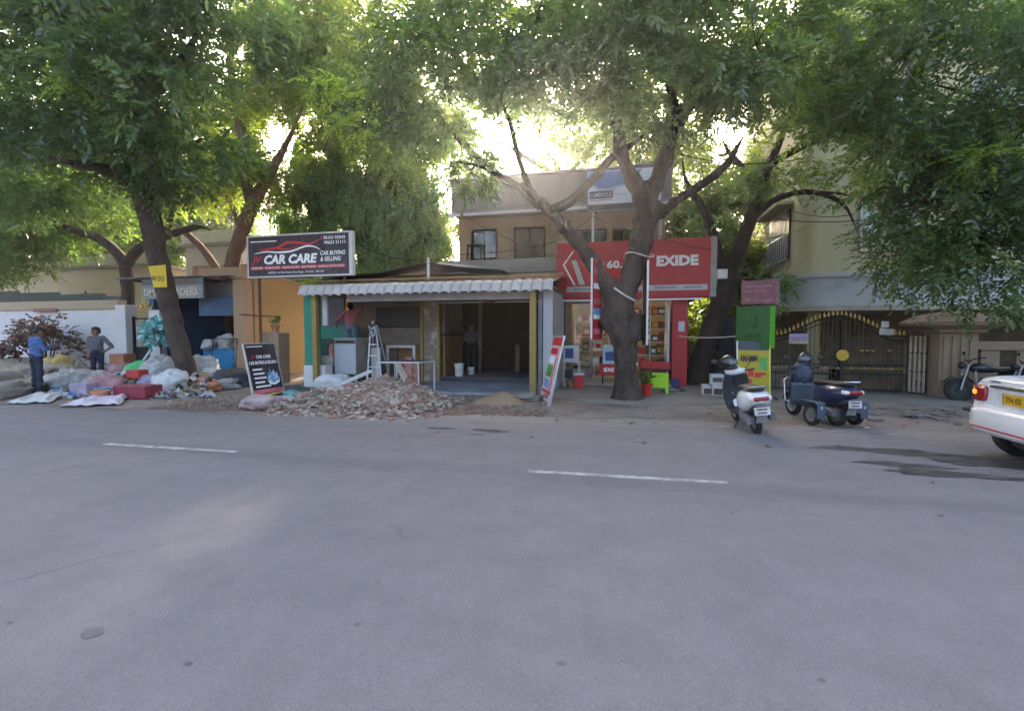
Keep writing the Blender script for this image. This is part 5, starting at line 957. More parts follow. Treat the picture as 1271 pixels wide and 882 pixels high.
MB().box(.48, .96, 12.3, 12.7, .50, .54).build('seat', lime, gt_, .015)
for sx in (.49, .89):
    for sy in (12.31, 12.63): MB().box(sx, sx+.06, sy, sy+.06, .055, .5).build('leg', lime, gt_, .008)
MB().box(.55, .89, 12.315, 12.335, .2, .498).build('apron', lime, gt_, .005); MB().box(.55, .89, 12.66, 12.68, .2, .498).build('apron', lime, gt_, .005)
def leaf_plant(t, c, h_, n, mat, name='foliage', sp=.5, wl=.2, seed=0):
    q = random.Random(seed); V = []; tt = []
    for i in range(n):
        a = q.uniform(0, 6.283); e = q.uniform(.2, 1.2); b = Vector(c)+Vector((q.gauss(0, .05), q.gauss(0, .05), q.uniform(0, h_)))
        d = Vector((math.cos(a)*math.sin(e), math.sin(a)*math.sin(e), math.cos(e))); sd_ = d.cross(Vector((0, 0, 1))).normalized(); L = wl*q.uniform(.6, 1.2)
        m_ = b+d*L*.5; tp_ = b+d*L+Vector((0, 0, -L*.25)); V.append([b, m_+sd_*L*.2, tp_, m_-sd_*L*.2]); tt.append(q.uniform(.1, .8))
    crown_obj(t, np.array([[tuple(p) for p in f] for f in V], np.float32), np.array(tt), mat, name)
pp = thing('potted_plant', 'leafy plant in a red pot at the foot of gnarled tree', 'plant', (.42, 11.85, .055)); MB().lathe([(.09, 0), (.13, .24), (.15, .25), (.15, .29), (.13, .29), (.12, .26), (.02, .25)], (.42, 11.85, .055), 14).build('pot', M('plastic_red', (.45, .03, .03), .4), pp, smooth=30); leaf_plant(pp, (.42, 11.85, .30), .22, 40, lm['d'], wl=.26)
cr_ = M('carton_pale', (.48, .48, .47), .7, c2=(.36, .36, .34), s=5)
for k, (px, py, w, h_, m_, lab) in enumerate(((877, 492, .24, .3, cr_, 'small pale carton nearest the dark leaning trunk'), (890, 493, .26, .32, cr_, 'white carton with dark print under the upper cartons'), (908, 498, .2, .42, lime, 'upright lime green battery box behind white scooter'))):
    g_ = G(px, py); carton(g_.x, g_.y, 0, w, .26, h_, m_, lab, None)
g_ = G(890, 493); carton(g_.x-.02, g_.y, .32, .3, .26, .24, cr_, 'white carton on top of another carton by black gate', None); carton(g_.x+.27, g_.y+.12, 0, .26, .26, .5, M('carton_green', (.04, .22, .08), .6), 'green carton beside the white cartons at black gate', None)
for k, (px, py) in enumerate(((822, 489), (834, 489), (846, 488), (842, 484))):
    g_ = G(px, py); sh_ = thing('sandal', ('black sandal with brown strap outside the red shop', 'black sandal with blue strap outside the red shop', 'all-black sandal outside the red shop', 'black sandal with maroon strap outside the red shop')[k], 'sandal', (g_.x, g_.y, .055), 'sandals outside the red shop'); MB().ell((g_.x, g_.y, .07), (.05, .12, .015), 12, 6, rot('Z', k*.8)).build('sole', box_bk, sh_, smooth=0); MB().tube([(g_.x-.05, g_.y, .07), (g_.x, g_.y+.01, .12), (g_.x+.05, g_.y, .07)], .014, 6).build('strap', (wood_dark, bl, box_bk, dark_red)[k], sh_)
box_thing('tool_box', 'small dark blue box beside the red pillar', 'box', 1.25, 13.9, .055, .22, .2, .22, M('navy_plastic', (.03, .04, .13), .5))

# ================================================================== renovation clutter
cb = thing('steel_cabinet', 'grey-white steel cabinet on legs under the awning', 'cabinet', (-8.0, 12.6, 0)); cg = M('cabinet_grey', (.42, .45, .49), .45, c2=(.34, .36, .38), s=4, met=.1)
cbx0, cbx1 = -8.33, -7.62; MB().box(cbx0, cbx1, 12.45, 13.1, .33, 1.36).build('body', M('cabinet_side', (.23, .205, .19), .6, v=.15), cb, .01); bx('door', cg, cb, cbx0+.01, cbx1-.01, 12.425, 12.447, .36, 1.22, .006); bx('drawer_slot', M('slot_black', (.01, .01, .01), .5), cb, cbx0+.05, cbx1-.05, 12.43, 12.448, 1.25, 1.31)
MB().box(cbx0-.02, cbx1+.02, 12.42, 13.12, 1.36, 1.385).build('top', cg, cb, .006)
for x in (cbx0+.03, cbx1-.03):
    for y in (12.48, 13.06): MB().box(x-.02, x+.02, y-.02, y+.02, 0, .33).build('leg', alu, cb)
wbn = thing('work_stand', 'low wooden stand with a pale top left of cabinet', 'stand', (-8.75, 12.6, 0)); MB().box(-9.0, -8.4, 12.45, 12.75, .62, .86).build('top', M('pale_plaster_block', (.34, .30, .25), .9, v=.2), wbn, .01)
for x in (-8.95, -8.45): MB().box(x-.025, x+.025, 12.5, 12.7, 0, .62).build('leg', M('grey_post', (.20, .195, .21), .6), wbn)
bj = thing('paint_tin', 'pinkish paint can standing on the low wooden stand', 'can', (-8.5, 12.6, .86)); MB().lathe([(.08, 0), (.085, .26), (.05, .28), (.045, .36), (.01, .36)], (-8.52, 12.6, .86), 12).build('body', M('salmon', (.5, .2, .16), .6), bj, smooth=30); MB().tube([(-8.6, 12.6, 1.1), (-8.52, 12.58, 1.3), (-8.44, 12.6, 1.1)], .006, 5).build('handle', iron, bj)
ld = thing('step_ladder', 'aluminium step ladder folded open beside the steel cabinet', 'ladder', (-7.1, 12.6, 0)); apx = (-7.22, 12.75, 1.78)
for sx in (-.2, .2): MB().cyl((apx[0]+sx*.4, apx[1]-.04, apx[2]), (apx[0]+.25+sx*1.2, apx[1]-.45, 0), .022, n=6).build('rail', alu, ld); MB().cyl((apx[0]+sx*.4, apx[1]+.04, apx[2]), (apx[0]-.05+sx*1.2, apx[1]+.6, 0), .02, n=6).build('rail', alu, ld)
for k in range(5):
    t = (k+.8)/5.6; c_ = Vector((apx[0]+.25*t, apx[1]-.04-.41*t, apx[2]*(1-t))); MB().cb(c_, (.16+.32*t, .09, .03)).build('step', alu, ld)
MB().cb((apx[0], apx[1], apx[2]+.02), (.22, .14, .04)).build('cap', iron, ld)
cl = MB(); cl.ell((apx[0]+.03, apx[1]-.12, 1.62), (.12, .08, .22), 12, 8, nz=.18, seed=4); single(cl, 'cloth', M('striped_cloth', (.5, .5, .5), .9, c2=(.02, .02, .02), s=14, lo=.48, hi=.52), 'black and white cloth hung over the step ladder', 'cloth', smooth=0)
tb = thing('table_frame', 'bare white steel table frame behind the rubble heap', 'table', (-5.3, 11.3, 0)); A_ = [(-6.15, 11.0), (-5.1, 11.15), (-4.95, 11.8), (-6.0, 11.65)]
for x, y in A_+[(-5.65, 11.07)]: MB().cyl((x, y, 0), (x, y, .80), .018, n=6).build('leg', steel_white, tb)
for i in range(4): MB().cyl((*A_[i], .80), (*A_[(i+1) % 4], .80), .022, n=6).build('rail', steel_white, tb)
MB().cyl((-5.65, 11.07, .25), (-5.1, 11.15, .25), .014, n=6).build('rail', steel_white, tb); MB().add([(A_[0][0]+.05, A_[0][1]+.03, .812), (A_[1][0]-.03, A_[1][1]+.03, .812), (A_[2][0]-.03, A_[2][1]-.03, .812), (A_[3][0]+.05, A_[3][1]-.03, .812)], [(0, 1, 2, 3)]).build('top', M('dark_board', (.07, .055, .05), .7), tb).modifiers.new('t', 'SOLIDIFY').thickness = .02
sw_ = thing('window_frame', 'old white window frame leaning on the brown shop wall', 'frame', (-6.9, 13.7, 0)); MB().box(-7.45, -7.37, 13.9, 13.96, .05, 1.15).box(-6.55, -6.47, 13.9, 13.96, .05, 1.15).box(-7.37, -6.55, 13.9, 13.96, 1.07, 1.15).box(-7.37, -6.55, 13.9, 13.96, .05, .12).build('frame', M('dirty_white', (.48, .45, .41), .7, v=.15), sw_)
pnl = MB(); pnl.box(-7.05, -6.75, 12.9, 12.96, .0, 1.1, T(-.42, .1, 0)); single(pnl, 'board', M('pale_board', (.42, .41, .39), .8, v=.1), 'pale board standing behind the step ladder', 'board', bevel=.005)
brick_m = M('fired_brick', (.34, .14, .10), .9, c2=(.42, .22, .17), s=6, b=.3, rnd=.2); bk0 = MB().box(-.11, .11, -.055, .055, 0, .075).mesh('brick', brick_m)
bp_ = thing('brick_stack', 'short stack of pink bricks beside the table frame', 'bricks', (-5.9, 12.7, 0))
for k in range(11):
    for j in range(2 if k < 9 else 1):
        o = mesh_obj('brick', bk0, bp_); o.location = (-.2+.24*j+random.uniform(-.015, .015), random.uniform(-.02, .02), .078*k); o.rotation_euler.z = random.uniform(-.12, .12)
tub = M('white_tub', (.66, .65, .62), .4, c2=(.54, .52, .48), s=5)
def bucket(name, label, x, y, z, r, h_, m, handle=True):
    t = thing(name, label, 'bucket', (x, y, z)); MB().lathe([(r*.8, 0), (r, h_*.96), (r*1.06, h_*.96), (r*1.06, h_), (r*.93, h_), (r*.74, .02), (.002, .02)], (x, y, z), 18).build('body', m, t, smooth=30)
    if handle: MB().tube([(x-r, y, z+h_*.9), (x-r*.7, y-r*.7, z+h_*.5), (x, y-r*1.05, z+h_*.38), (x+r*.7, y-r*.7, z+h_*.5), (x+r, y, z+h_*.9)], .006, 5).build('handle', iron, t)
    return t
q_ = W(570, 470, 14.5); bucket('bucket', 'white plastic bucket standing on the shop step', q_.x, 14.5, .17, .16, .40, tub)
q_ = W(586, 462, 15.2); bucket('bucket', 'small white tub deeper inside the open shop', q_.x, 15.1, .17, .12, .24, tub)
# sacks and boards in front
from mathutils import noise as mnoise
def sack(name, label, c, r, m, cat='sack', rz=0, nz=.07, seed=1, rx=0):
    """a slumped crumpled bag: sphere with folds and creases, flattened where it lies"""
    mb = MB(); nu, nv = 40, 24; Mx = T(c[0], c[1], c[2]) @ rot('Z', rz) @ rot('X', rx); of = Vector((seed*3.1, seed*1.7, seed*.9)); vs_ = []
    for j in range(nv+1):
        b_ = -math.pi/2+math.pi*j/nv
        for k in range(nu):
            t_ = 2*math.pi*k/nu; d = Vector((math.cos(t_)*math.cos(b_), math.sin(t_)*math.cos(b_), math.sin(b_)))
            e = 2.6; n_ = (abs(d.x)**e+abs(d.y)**e+abs(d.z)**e)**(1/e)
            f = (1+.55*(nz/.07)*.35*mnoise.noise(d*1.3+of)+.22*(1-2*abs(mnoise.noise(d*2.6+of*2)))*.6*(nz/.07)*.55+.10*(1-2*abs(mnoise.noise(d*6+of)))*(nz/.07)*.5)/n_
            p = Vector((d.x*r[0]*f, d.y*r[1]*f, d.z*r[2]*f*(.9 if d.z > 0 else 1))); p.z = max(p.z, -.55*r[2]); vs_.append(tuple(p))
    mb.add(vs_, [(j*nu+k, j*nu+(k+1) % nu, (j+1)*nu+(k+1) % nu, (j+1)*nu+k) for j in range(nv) for k in range(nu)], Mx); return single(mb, name, m, label, cat, smooth=75)
wov = M('woven_white', (.62, .61, .60), .7, c2=(.36, .33, .30), s=4, lo=.5, hi=.8, b=.3, bs=18); g_ = G(412, 486)
sack('sack', 'plump white woven sack beside the rubble heap', (g_.x, g_.y, .22), (.42, .28, .26), wov, seed=5, rz=.2, rx=.1)
mb = MB(); a_, b_ = G(425, 492), G(456, 487); a_ = Vector((-6.9, 9.6, .12)); b_ = Vector((-6.1, 10.6, .62)); d_ = (b_-a_).normalized(); mb.cb((a_+b_)/2, ((b_-a_).length, .2, .05), d_.to_track_quat('X', 'Z').to_matrix().to_4x4()); single(mb, 'plank', steel_white, 'white plank propped on the rubble heap', 'plank', bevel=.005)
mb = MB(); mb.cb((-7.35, 9.2, .10), (1.5, .32, .1), rot('Z', .25) @ rot('Y', -.06)); single(mb, 'polystyrene_block', M('dirty_foam', (.50, .53, .54), .9, c2=(.38, .39, .38), s=6), 'long dirty white foam block before the white sack', 'block', bevel=.01)
sack('plastic_sheet', 'crumpled dark plastic sheet between the sack and sign', (-8.0, 10.1, .1), (.5, .3, .14), M('dark_plastic', (.04, .05, .05), .35, v=.3), 'plastic sheet', seed=8, nz=.14)
sack('sack', 'flattened grey pink sack beside the pavement sign', (-7.3, 8.35, .12), (.36, .25, .16), M('grey_pink', (.34, .26, .25), .85, v=.2), seed=11, nz=.12)
sack('plastic_sheet', 'teal torn plastic behind the long foam block', (-7.75, 9.7, .10), (.25, .16, .1), M('teal_plastic', (.12, .30, .32), .4, v=.2), 'plastic sheet', seed=12, nz=.15)

# ---- rubble heap: loose pieces on a mound
rub = thing('rubble_heap', 'large heap of broken brick and plaster before the shop', 'rubble', (-5.15, 9.3, 0))
def mound(x, y):
    a = math.exp(-(((x+5.25)/1.15)**2+((y-9.75)/.85)**2)); b = .42*math.exp(-(((x+6.4)/.8)**2+((y-8.9)/.6)**2)); c = .36*math.exp(-(((x+4.4)/.8)**2+((y-9.1)/.6)**2)); d = .22*math.exp(-(((x+5.5)/1.6)**2+((y-8.45)/.5)**2))
    return max(0, .52*(.98*(a**.85)+b+c*.6+d)-.03+.02*math.sin(x*9)*math.sin(y*8))
mb = MB(); mb.grid(lambda u, v: (-8+5.2*u, 7.7+4.0*v, mound(-8+5.2*u, 7.7+4.0*v)-.03), 60, 46); mb.build('mound', M('rubble_dust', (.20, .15, .115), .95, c2=(.27, .215, .17), s=6, b=.5, bs=30), rub, smooth=0)
chunk_m = [M('chunk_brick', (.25, .115, .075), .95, c2=(.32, .20, .15), s=7, b=.4, rnd=.2), M('chunk_plaster', (.31, .24, .18), .95, c2=(.21, .165, .13), s=6, b=.4, rnd=.2), M('chunk_grey', (.27, .22, .17), .95, c2=(.17, .145, .12), s=6, b=.4, rnd=.2), M('chunk_pale', (.38, .33, .28), .9, v=.15, rnd=.15), M('chunk_pink', (.30, .19, .15), .9, v=.2, rnd=.15)]
def chunk(seed, mat):
    q = random.Random(seed); bm = bmesh.new(); bmesh.ops.create_cube(bm, size=1)
    for v in bm.verts: v.co = Vector((v.co.x*q.uniform(.7, 1.15), v.co.y*q.uniform(.6, 1.1), v.co.z*q.uniform(.45, .8)))
    bmesh.ops.bevel(bm, geom=bm.edges[:4], offset=.12, segments=1, affect='EDGES'); me = bpy.data.meshes.new('rubble_piece'); bm.to_mesh(me); bm.free(); me.materials.append(mat); return me
cms = [chunk(i, chunk_m[i % 5]) for i in range(20)]; q = random.Random(3); nn = 0; tries = 0
while nn < 290 and tries < 6000:
    tries += 1; x = -5.35+q.gauss(0, .95); y = 9.15+q.gauss(0, .62); z = mound(x, y)
    if z < .03 and q.random() < .8 or y < 7.75 or x > -4.1 or x < -6.8: continue
    o = mesh_obj('rubble_piece', q.choice(cms), rub); s_ = q.uniform(.055, .14)*(1.0 if q.random() < .88 else 1.7); o.scale = (s_*q.uniform(.7, 1.4), s_, s_*q.uniform(.5, .9)); o.location = Vector((x, y, max(z, 0)+s_*.12))-ORG[rub.name]; o.rotation_euler = (q.uniform(-.6, .6), q.uniform(-.6, .6), q.uniform(0, 6.28)); nn += 1
for mi in range(3):
    mb = MB()
    for k in range(1100):
        x = -5.4+q.gauss(0, 1.15); y = 8.95+q.gauss(0, .75)
        if y < 7.65 or x > -3.8+.4*q.random() or x < -7.0+.4*q.random(): continue
        s_ = q.uniform(.025, .09); mb.cb((x, y, max(mound(x, y), .0)+s_*.25), (s_*q.uniform(.8, 1.8), s_, s_*q.uniform(.4, .8)), rot('Z', q.uniform(0, 6)) @ rot('X', q.uniform(-.5, .5)))
    o = mb.build('rubble_grit', chunk_m[(0, 1, 3)[mi]], rub); o['kind'] = 'stuff'
o = mesh_obj('rubble_piece', cms[3], rub); o.scale = (.5, .16, .12); o.location = Vector((-4.75, 9.5, .72))-ORG[rub.name]; o.rotation_euler = (.3, 1.1, .3)
# spill of dust and chips along the road edge
for mi, (mm, nm_) in enumerate(((chunk_m[0], 'brick'), (chunk_m[1], 'plaster'))):
    mb = MB()
    for k in range(700):
        x = q.uniform(-9.5, -1.5); y = 8.15+abs(q.gauss(0, .75))+.12*(x+6); s_ = q.uniform(.012, .045)
        mb.cb((x, y, .022+s_*.2), (s_*q.uniform(.8, 1.8), s_, s_*.6), rot('Z', q.uniform(0, 6)))
    o = mb.build('brick_spill', mm, None, org=(0, 0, 0)); tag(o, 'scatter of fine %s chips along the dusty road edge' % nm_, 'rubble', kind='stuff')
sandm = M('sand', (.34, .225, .125), .95, c2=(.26, .18, .12), s=8, b=.4, bs=60)
mb = MB(); mb.grid(lambda u, v: (-3.45+1.35*u, 9.95+1.1*v, .21*max(0, 1-(2*u-1)**2)**1.3*max(0, 1-(2*v-1)**2)**1.3*(1+.15*math.sin(9*u+5*v))-.012), 28, 24); single(mb, 'sand_heap', sandm, 'small mound of yellow sand before the open shop', 'sand', smooth=0)
sack('rag', 'grey rag crumpled at the edge of sand mound', (-2.35, 10.65, .08), (.38, .2, .12), M('grey_rag', (.17, .15, .13), .9, v=.25), 'rag', seed=14, nz=.2)
# pieces of broken paving along the right verge, and litter
pv = M('broken_paving', (.28, .255, .23), .95, c2=(.18, .16, .145), s=5, b=.4, rnd=.2)
vr = thing('broken_paving', 'strip of broken paving pieces along the verge by the gate', 'rubble', (5.6, 10.6, 0)); pcs = [chunk(40+i, pv) for i in range(6)]
for k in range(110):
    x = q.uniform(3.9, 8.2); y = 10.75+q.gauss(0, .42)-.05*(x-4); o = mesh_obj('paving_piece', q.choice(pcs), vr); s_ = q.uniform(.07, .28); o.scale = (s_, s_*q.uniform(.6, 1), s_*.28); o.location = Vector((x, y, .015))-ORG[vr.name]; o.rotation_euler = (q.uniform(-.12, .12), q.uniform(-.12, .12), q.uniform(0, 6.28))
leafm = [M('dry_leaf', (.22, .10, .035), .8, rnd=.4), M('dry_leaf_pale', (.33, .22, .10), .8, rnd=.3)]
def leafmesh(m):
    mb = MB(); mb.add([(0, -.06, 0), (.03, 0, .012), (0, .07, .004), (-.03, 0, .014)], [(0, 1, 2, 3)]); return mb.mesh('fallen_leaf', m)
lms = [leafmesh(m) for m in leafm]; spots = [G(800, 552), G(792, 549), G(1040, 556), G(1062, 558), G(500, 541), G(455, 538), G(660, 545), G(565, 560), G(900, 556)]+[Vector((q.uniform(-14, 6), 8.3+abs(q.gauss(0, .9)), 0)) for _ in range(60)]+[Vector((q.uniform(-6, 6), q.uniform(2.4, 7.5), 0)) for _ in range(9)]
for i, p_ in enumerate(spots):
    o = mesh_obj('fallen_leaf', lms[i % 2]); o.location = (p_.x, p_.y, .030 if p_.y < 9 else .02); o.rotation_euler = (q.uniform(-.2, .2), q.uniform(-.2, .2), q.uniform(0, 6.28)); s_ = q.uniform(.6, 1.3)*(1 if p_.y > 6.5 else .5); o.scale = (s_, s_, s_); tag(o, '%s leaf fallen on the %s' % (('dark brown dry', 'pale tan dry')[i % 2], 'open asphalt of the road' if p_.y < 8.3 else 'dusty road edge'), 'leaf', 'fallen leaves')
scr = [M('litter_white', (.6, .6, .58), .7), M('litter_dark', (.05, .045, .045), .8), M('litter_red', (.4, .1, .08), .7)]
for i in range(26):
    mb = MB(); x, y = (q.uniform(-12, -1), 8.2+abs(q.gauss(0, .7))) if i < 18 else (q.uniform(3, 7), q.uniform(8.2, 10)); s_ = q.uniform(.03, .10); mb.cb((0, 0, 0), (s_, s_*.7, .012), rot('Z', q.uniform(0, 6)) @ rot('X', .1)); o = mb.build('litter', scr[i % 3], None, org=(0, 0, 0)); o.location = (x, y, .035); tag(o, 'scrap of %s litter on the dusty roadside' % ('white', 'dark', 'reddish')[i % 3], 'litter', 'roadside litter '+('white', 'dark', 'red')[i % 3])
for i, (px, py, r_) in enumerate(((115, 790, .06), (234, 829, .02), (697, 829, .022), (443, 780, .02), (470, 727, .012), (560, 655, .012), (1020, 850, .02), (775, 668, .01), (13, 778, .02), (910, 640, .02), (985, 634, .015))):
    g_ = G(px, py); patch(g_.x, g_.y, r_, r_*.8, zr(g_.y)+.002, 18, i+50, .12).build('oil_spot', M('oil_spot', (.10, .092, .096), .7, v=.2), road)

# ================================================================== scrap dealer's goods on the left
def sheet_cloth(name, label, pts, m, h_=.05, seed=0, cat='sheet'):
    P_ = [G(*p) for p in pts]; q2 = random.Random(seed); a, b, c, d = P_; ph = q2.uniform(0, 6); mb = MB()
    def f(u, v):
        p = a.lerp(b, u).lerp(d.lerp(c, u), v); e = min(u, 1-u, v, 1-v); return (p.x+.04*math.sin(9*v+ph), p.y+.05*math.sin(11*u+ph), .035+h_*(.5+.5*math.sin(6*u+4*v+ph)*math.sin(5*v-3*u+1))*min(1, e*6)+.012*math.sin(23*u+9*v))
    mb.grid(f, 26, 14); o = single(mb, name, m, label, cat, smooth=0); o.modifiers.new('t', 'SOLIDIFY').thickness = .01; return o
clw = M('white_sheeting', (.60, .61, .60), .7, c2=(.48, .48, .46), s=4, b=.2); clp = M('pinkish_white_sheeting', (.64, .58, .62), .7, c2=(.55, .48, .52), s=3, b=.2)
sheet_cloth('plastic_sheet', 'long off-white sheet spread on ground by man in blue', [(3, 502), (62, 500), (92, 488), (45, 490)], clw, .10, 1); sheet_cloth('plastic_sheet', 'pinkish white sheet spread before the maroon crate', [(76, 506), (150, 503), (164, 492), (100, 497)], clp, .10, 2)
C = {'beige': M('sack_beige', (.38, .32, .235), .85, c2=(.26, .215, .16), s=5, b=.3), 'grey': M('sack_grey', (.34, .31, .27), .8, c2=(.23, .205, .18), s=6, b=.3), 'mustard': M('sack_mustard', (.36, .26, .09), .85, v=.2), 'pink': M('bag_pink', (.50, .24, .26), .5, c2=(.30, .19, .18), s=6), 'red': M('bag_red', (.42, .05, .04), .5, v=.15), 'green': M('bag_green', (.07, .42, .14), .4, v=.2), 'clear': M('bag_pale', (.52, .53, .52), .35, c2=(.30, .28, .25), s=9, b=.4), 'purple': M('bag_lilac', (.33, .27, .35), .6, v=.2), 'brown': M('cloth_brown', (.20, .13, .10), .9, v=.2), 'card': M('cardboard', (.30, .20, .12), .85, v=.15), 'cardr': M('carton_rust', (.36, .17, .09), .85, v=.15), 'teal': M('film_teal', (.06, .44, .42), .3, c2=(.45, .70, .68), s=5, lo=.4, hi=.6, b=.3), 'blue': M('tub_blue', (.06, .24, .55), .4, v=.15), 'white': wov, 'maroon': M('crate_maroon', (.22, .03, .05), .5, v=.15), 'dark': M('metal_scrap', (.06, .06, .065), .6, v=.3), 'orange': M('bowl_orange', (.55, .22, .12), .5, v=.1)}
heap = [('sack', 'large beige sack slumped behind the man in blue', 20, 470, (.9, .5, .42), 'beige', 1), ('sack', 'grey-beige sack beside the large beige sack', 2, 476, (.7, .4, .4), 'grey', 2), ('sack', 'flat dusty sack in front of the beige sacks', 15, 484, (.9, .35, .22), 'grey', 3), ('sack', 'mustard sack between the two standing men', 76, 460, (.42, .35, .5), 'mustard', 4),
        ('sack', 'olive sack leaning by the mustard sack', 84, 466, (.45, .35, .42), 'beige', 5), ('cloth_pile', 'brown cloth pile near the rust carton', 95, 470, (.6, .35, .3), 'brown', 6), ('plastic_bag', 'grey translucent bag in front of the brown cloth', 88, 476, (.5, .4, .34), 'clear', 7), ('plastic_bag', 'pale bag beside the stacked magazines', 118, 474, (.45, .4, .26), 'clear', 8),
        ('plastic_bag', 'pink plastic bag on top of the scrap goods', 148, 468, (.36, .3, .36), 'pink', 9), ('plastic_bag', 'lighter pink bag sagging before the other pink bag', 132, 482, (.35, .3, .3), 'pink', 10), ('plastic_bag', 'bulging bright green bag on the scrap heap', 185, 464, (.42, .35, .42), 'green', 11), ('plastic_bag', 'big clear bag of plastic behind the green bag', 205, 455, (.7, .4, .52), 'clear', 12),
        ('sack', 'white sack resting against the leaning tree trunk', 210, 480, (.4, .3, .34), 'white', 13), ('cloth_pile', 'grey cloth bundle behind the white sack', 212, 468, (.5, .3, .5), 'grey', 14), ('plastic_bag', 'lilac bag beside the white sack', 190, 478, (.3, .25, .28), 'purple', 15), ('plastic_bag', 'pale bag right of the leaning tree trunk', 250, 472, (.45, .4, .5), 'clear', 16),
        ('sack', 'white sack on ground before the blue counter', 262, 470, (.45, .3, .3), 'white', 17), ('cloth_pile', 'orange-brown cloth right of the tree foot', 258, 478, (.3, .25, .2), 'orange', 18), ('plastic_bag', 'torn pale film at the right of the tree foot', 268, 476, (.5, .3, .2), 'clear', 19), ('cloth_pile', 'dark bundle below the iron grille', 290, 470, (.55, .35, .3), 'dark', 20), ('plastic_bag', 'white plastic heap on the blue counter', 262, 425, (.45, .22, .2), 'white', 21), ('cloth_pile', 'pale cloth heap at the end of blue counter', 281, 422, (.35, .2, .3), 'clear', 22)]
for nm, lab, px, py, r_, ck, sd_ in heap:
    if 'counter' in lab and 'before' not in lab: p_ = W(px, py, 13.6); c_ = (p_.x, 13.6, 1.02+r_[2]*.5)
    else:
        Yd = {True: 11.2, False: 10.4}[px < 110]; p_ = G(px, py+6) if py > 470 else W(px, 470, 11.6); c_ = (p_.x, p_.y, r_[2]*.55)
    sack(nm, lab, c_, r_, C[ck], {'sack': 'sack', 'cloth_pile': 'cloth', 'plastic_bag': 'plastic bag'}[nm], rz=sd_*.7, nz=.17, seed=sd_)
def at(px, py): g_ = G(px, py); return g_.x, g_.y
x, y = at(112, 484); box_thing('carton', 'rust brown carton behind the man in grey', 'carton', x-.6, y+2.0, 0, .7, .5, .6, C['cardr'], .2); x, y = at(150, 470); box_thing('carton', 'brown carton right of the man in grey', 'carton', x, y, .0, .6, .5, .5, C['card'], -.25); box_thing('carton', 'brown carton stacked on another near the man in grey', 'carton', x+.05, y+.05, .502, .55, .45, .34, C['cardr'], .1)
x, y = at(172, 493); box_thing('crate', 'maroon plastic crate at the edge of the scrap heap', 'crate', x, y, 0, .85, .5, .30, C['maroon'], .1, .015); x, y = at(172, 484); box_thing('box', 'bright red box on top of the maroon crate area', 'box', x, y-.02, .32, .48, .3, .24, C['red'], -.1, .03); x, y = at(112, 492); box_thing('box', 'lilac grey box behind the pinkish sheet', 'box', x-.2, y, 0, .4, .35, .34, C['purple'], .3, .02)
for k in range(6): x, y = at(110, 490); mb = MB(); mb.box(-.22, .22, -.16, .16, 0, .03); o = mb.build('magazine', [clw, bl, C['purple'], clp][k % 4], None, .003, org=(0, 0, 0)); o.location = (x+.35+random.uniform(-.03, .03), y, .001+.032*k); o.rotation_euler.z = random.uniform(-.3, .3); tag(o, '%s magazine in the short stack behind the pinkish sheet' % ('off-white', 'blue', 'lilac', 'pinkish')[k % 4], 'magazine', 'stack of magazines')
x, y = at(124, 496); t = thing('bowl', 'orange plastic bowl beside the magazines', 'bowl', (x, y, .03)); MB().lathe([(.09, 0), (.17, .1), (.19, .16), (.175, .16), (.15, .1), (.05, .03), (.002, .03)], (x, y, .05), 16).build('body', C['orange'], t, smooth=30)
x, y = at(248, 470); bucket('bucket', 'blue plastic tub among bags right of the tree', x, y+.3, 0, .24, .42, C['blue']); bucket('bucket', 'pale striped bucket set inside the blue tub', x, y+.3, .40, .2, .34, C['clear']); x, y = at(270, 462); bucket('bucket', 'white bucket under the iron grille', x+.1, 12.9, 0, .18, .5, tub)
for ci, ck in enumerate(('clear', 'white', 'pink', 'blue', 'card', 'grey', 'dark', 'purple')):
    mb = MB()
    for k in range(22 if ck in ('blue', 'purple', 'dark') else 150):
        px_ = q.uniform(60, 262) if ck != 'pink' else q.uniform(100, 200); g_ = G(px_, q.uniform(472, 494)); sz = q.uniform(.05, .2); hh = max(0, .42*math.exp(-((g_.y-10.9)/.8)**2))*q.random()
        mb.grid(lambda u, v: (0, 0, 0), 1, 1) if False else None
        a_ = [q.uniform(0, 6.28) for _ in range(3)]; Mq = T(g_.x, g_.y, .03+hh) @ Euler((q.uniform(-.7, .7), q.uniform(-.7, .7), a_[0])).to_matrix().to_4x4()
        mb.grid(lambda u, v: ((u-.5)*sz*1.6, (v-.5)*sz, sz*.3*math.sin(5*u+a_[1])*math.sin(4*v+a_[2])), 4, 4, Mq)
    o = mb.build('loose_scrap', C[ck], None, smooth=0, org=(0, 0, 0)); tag(o, 'loose %s scraps strewn between the scrap bags' % {'clear': 'pale plastic', 'white': 'white plastic', 'pink': 'pink plastic', 'blue': 'blue plastic', 'card': 'cardboard', 'grey': 'grey cloth', 'dark': 'dark metal', 'purple': 'lilac plastic'}[ck], 'scrap', kind='stuff')
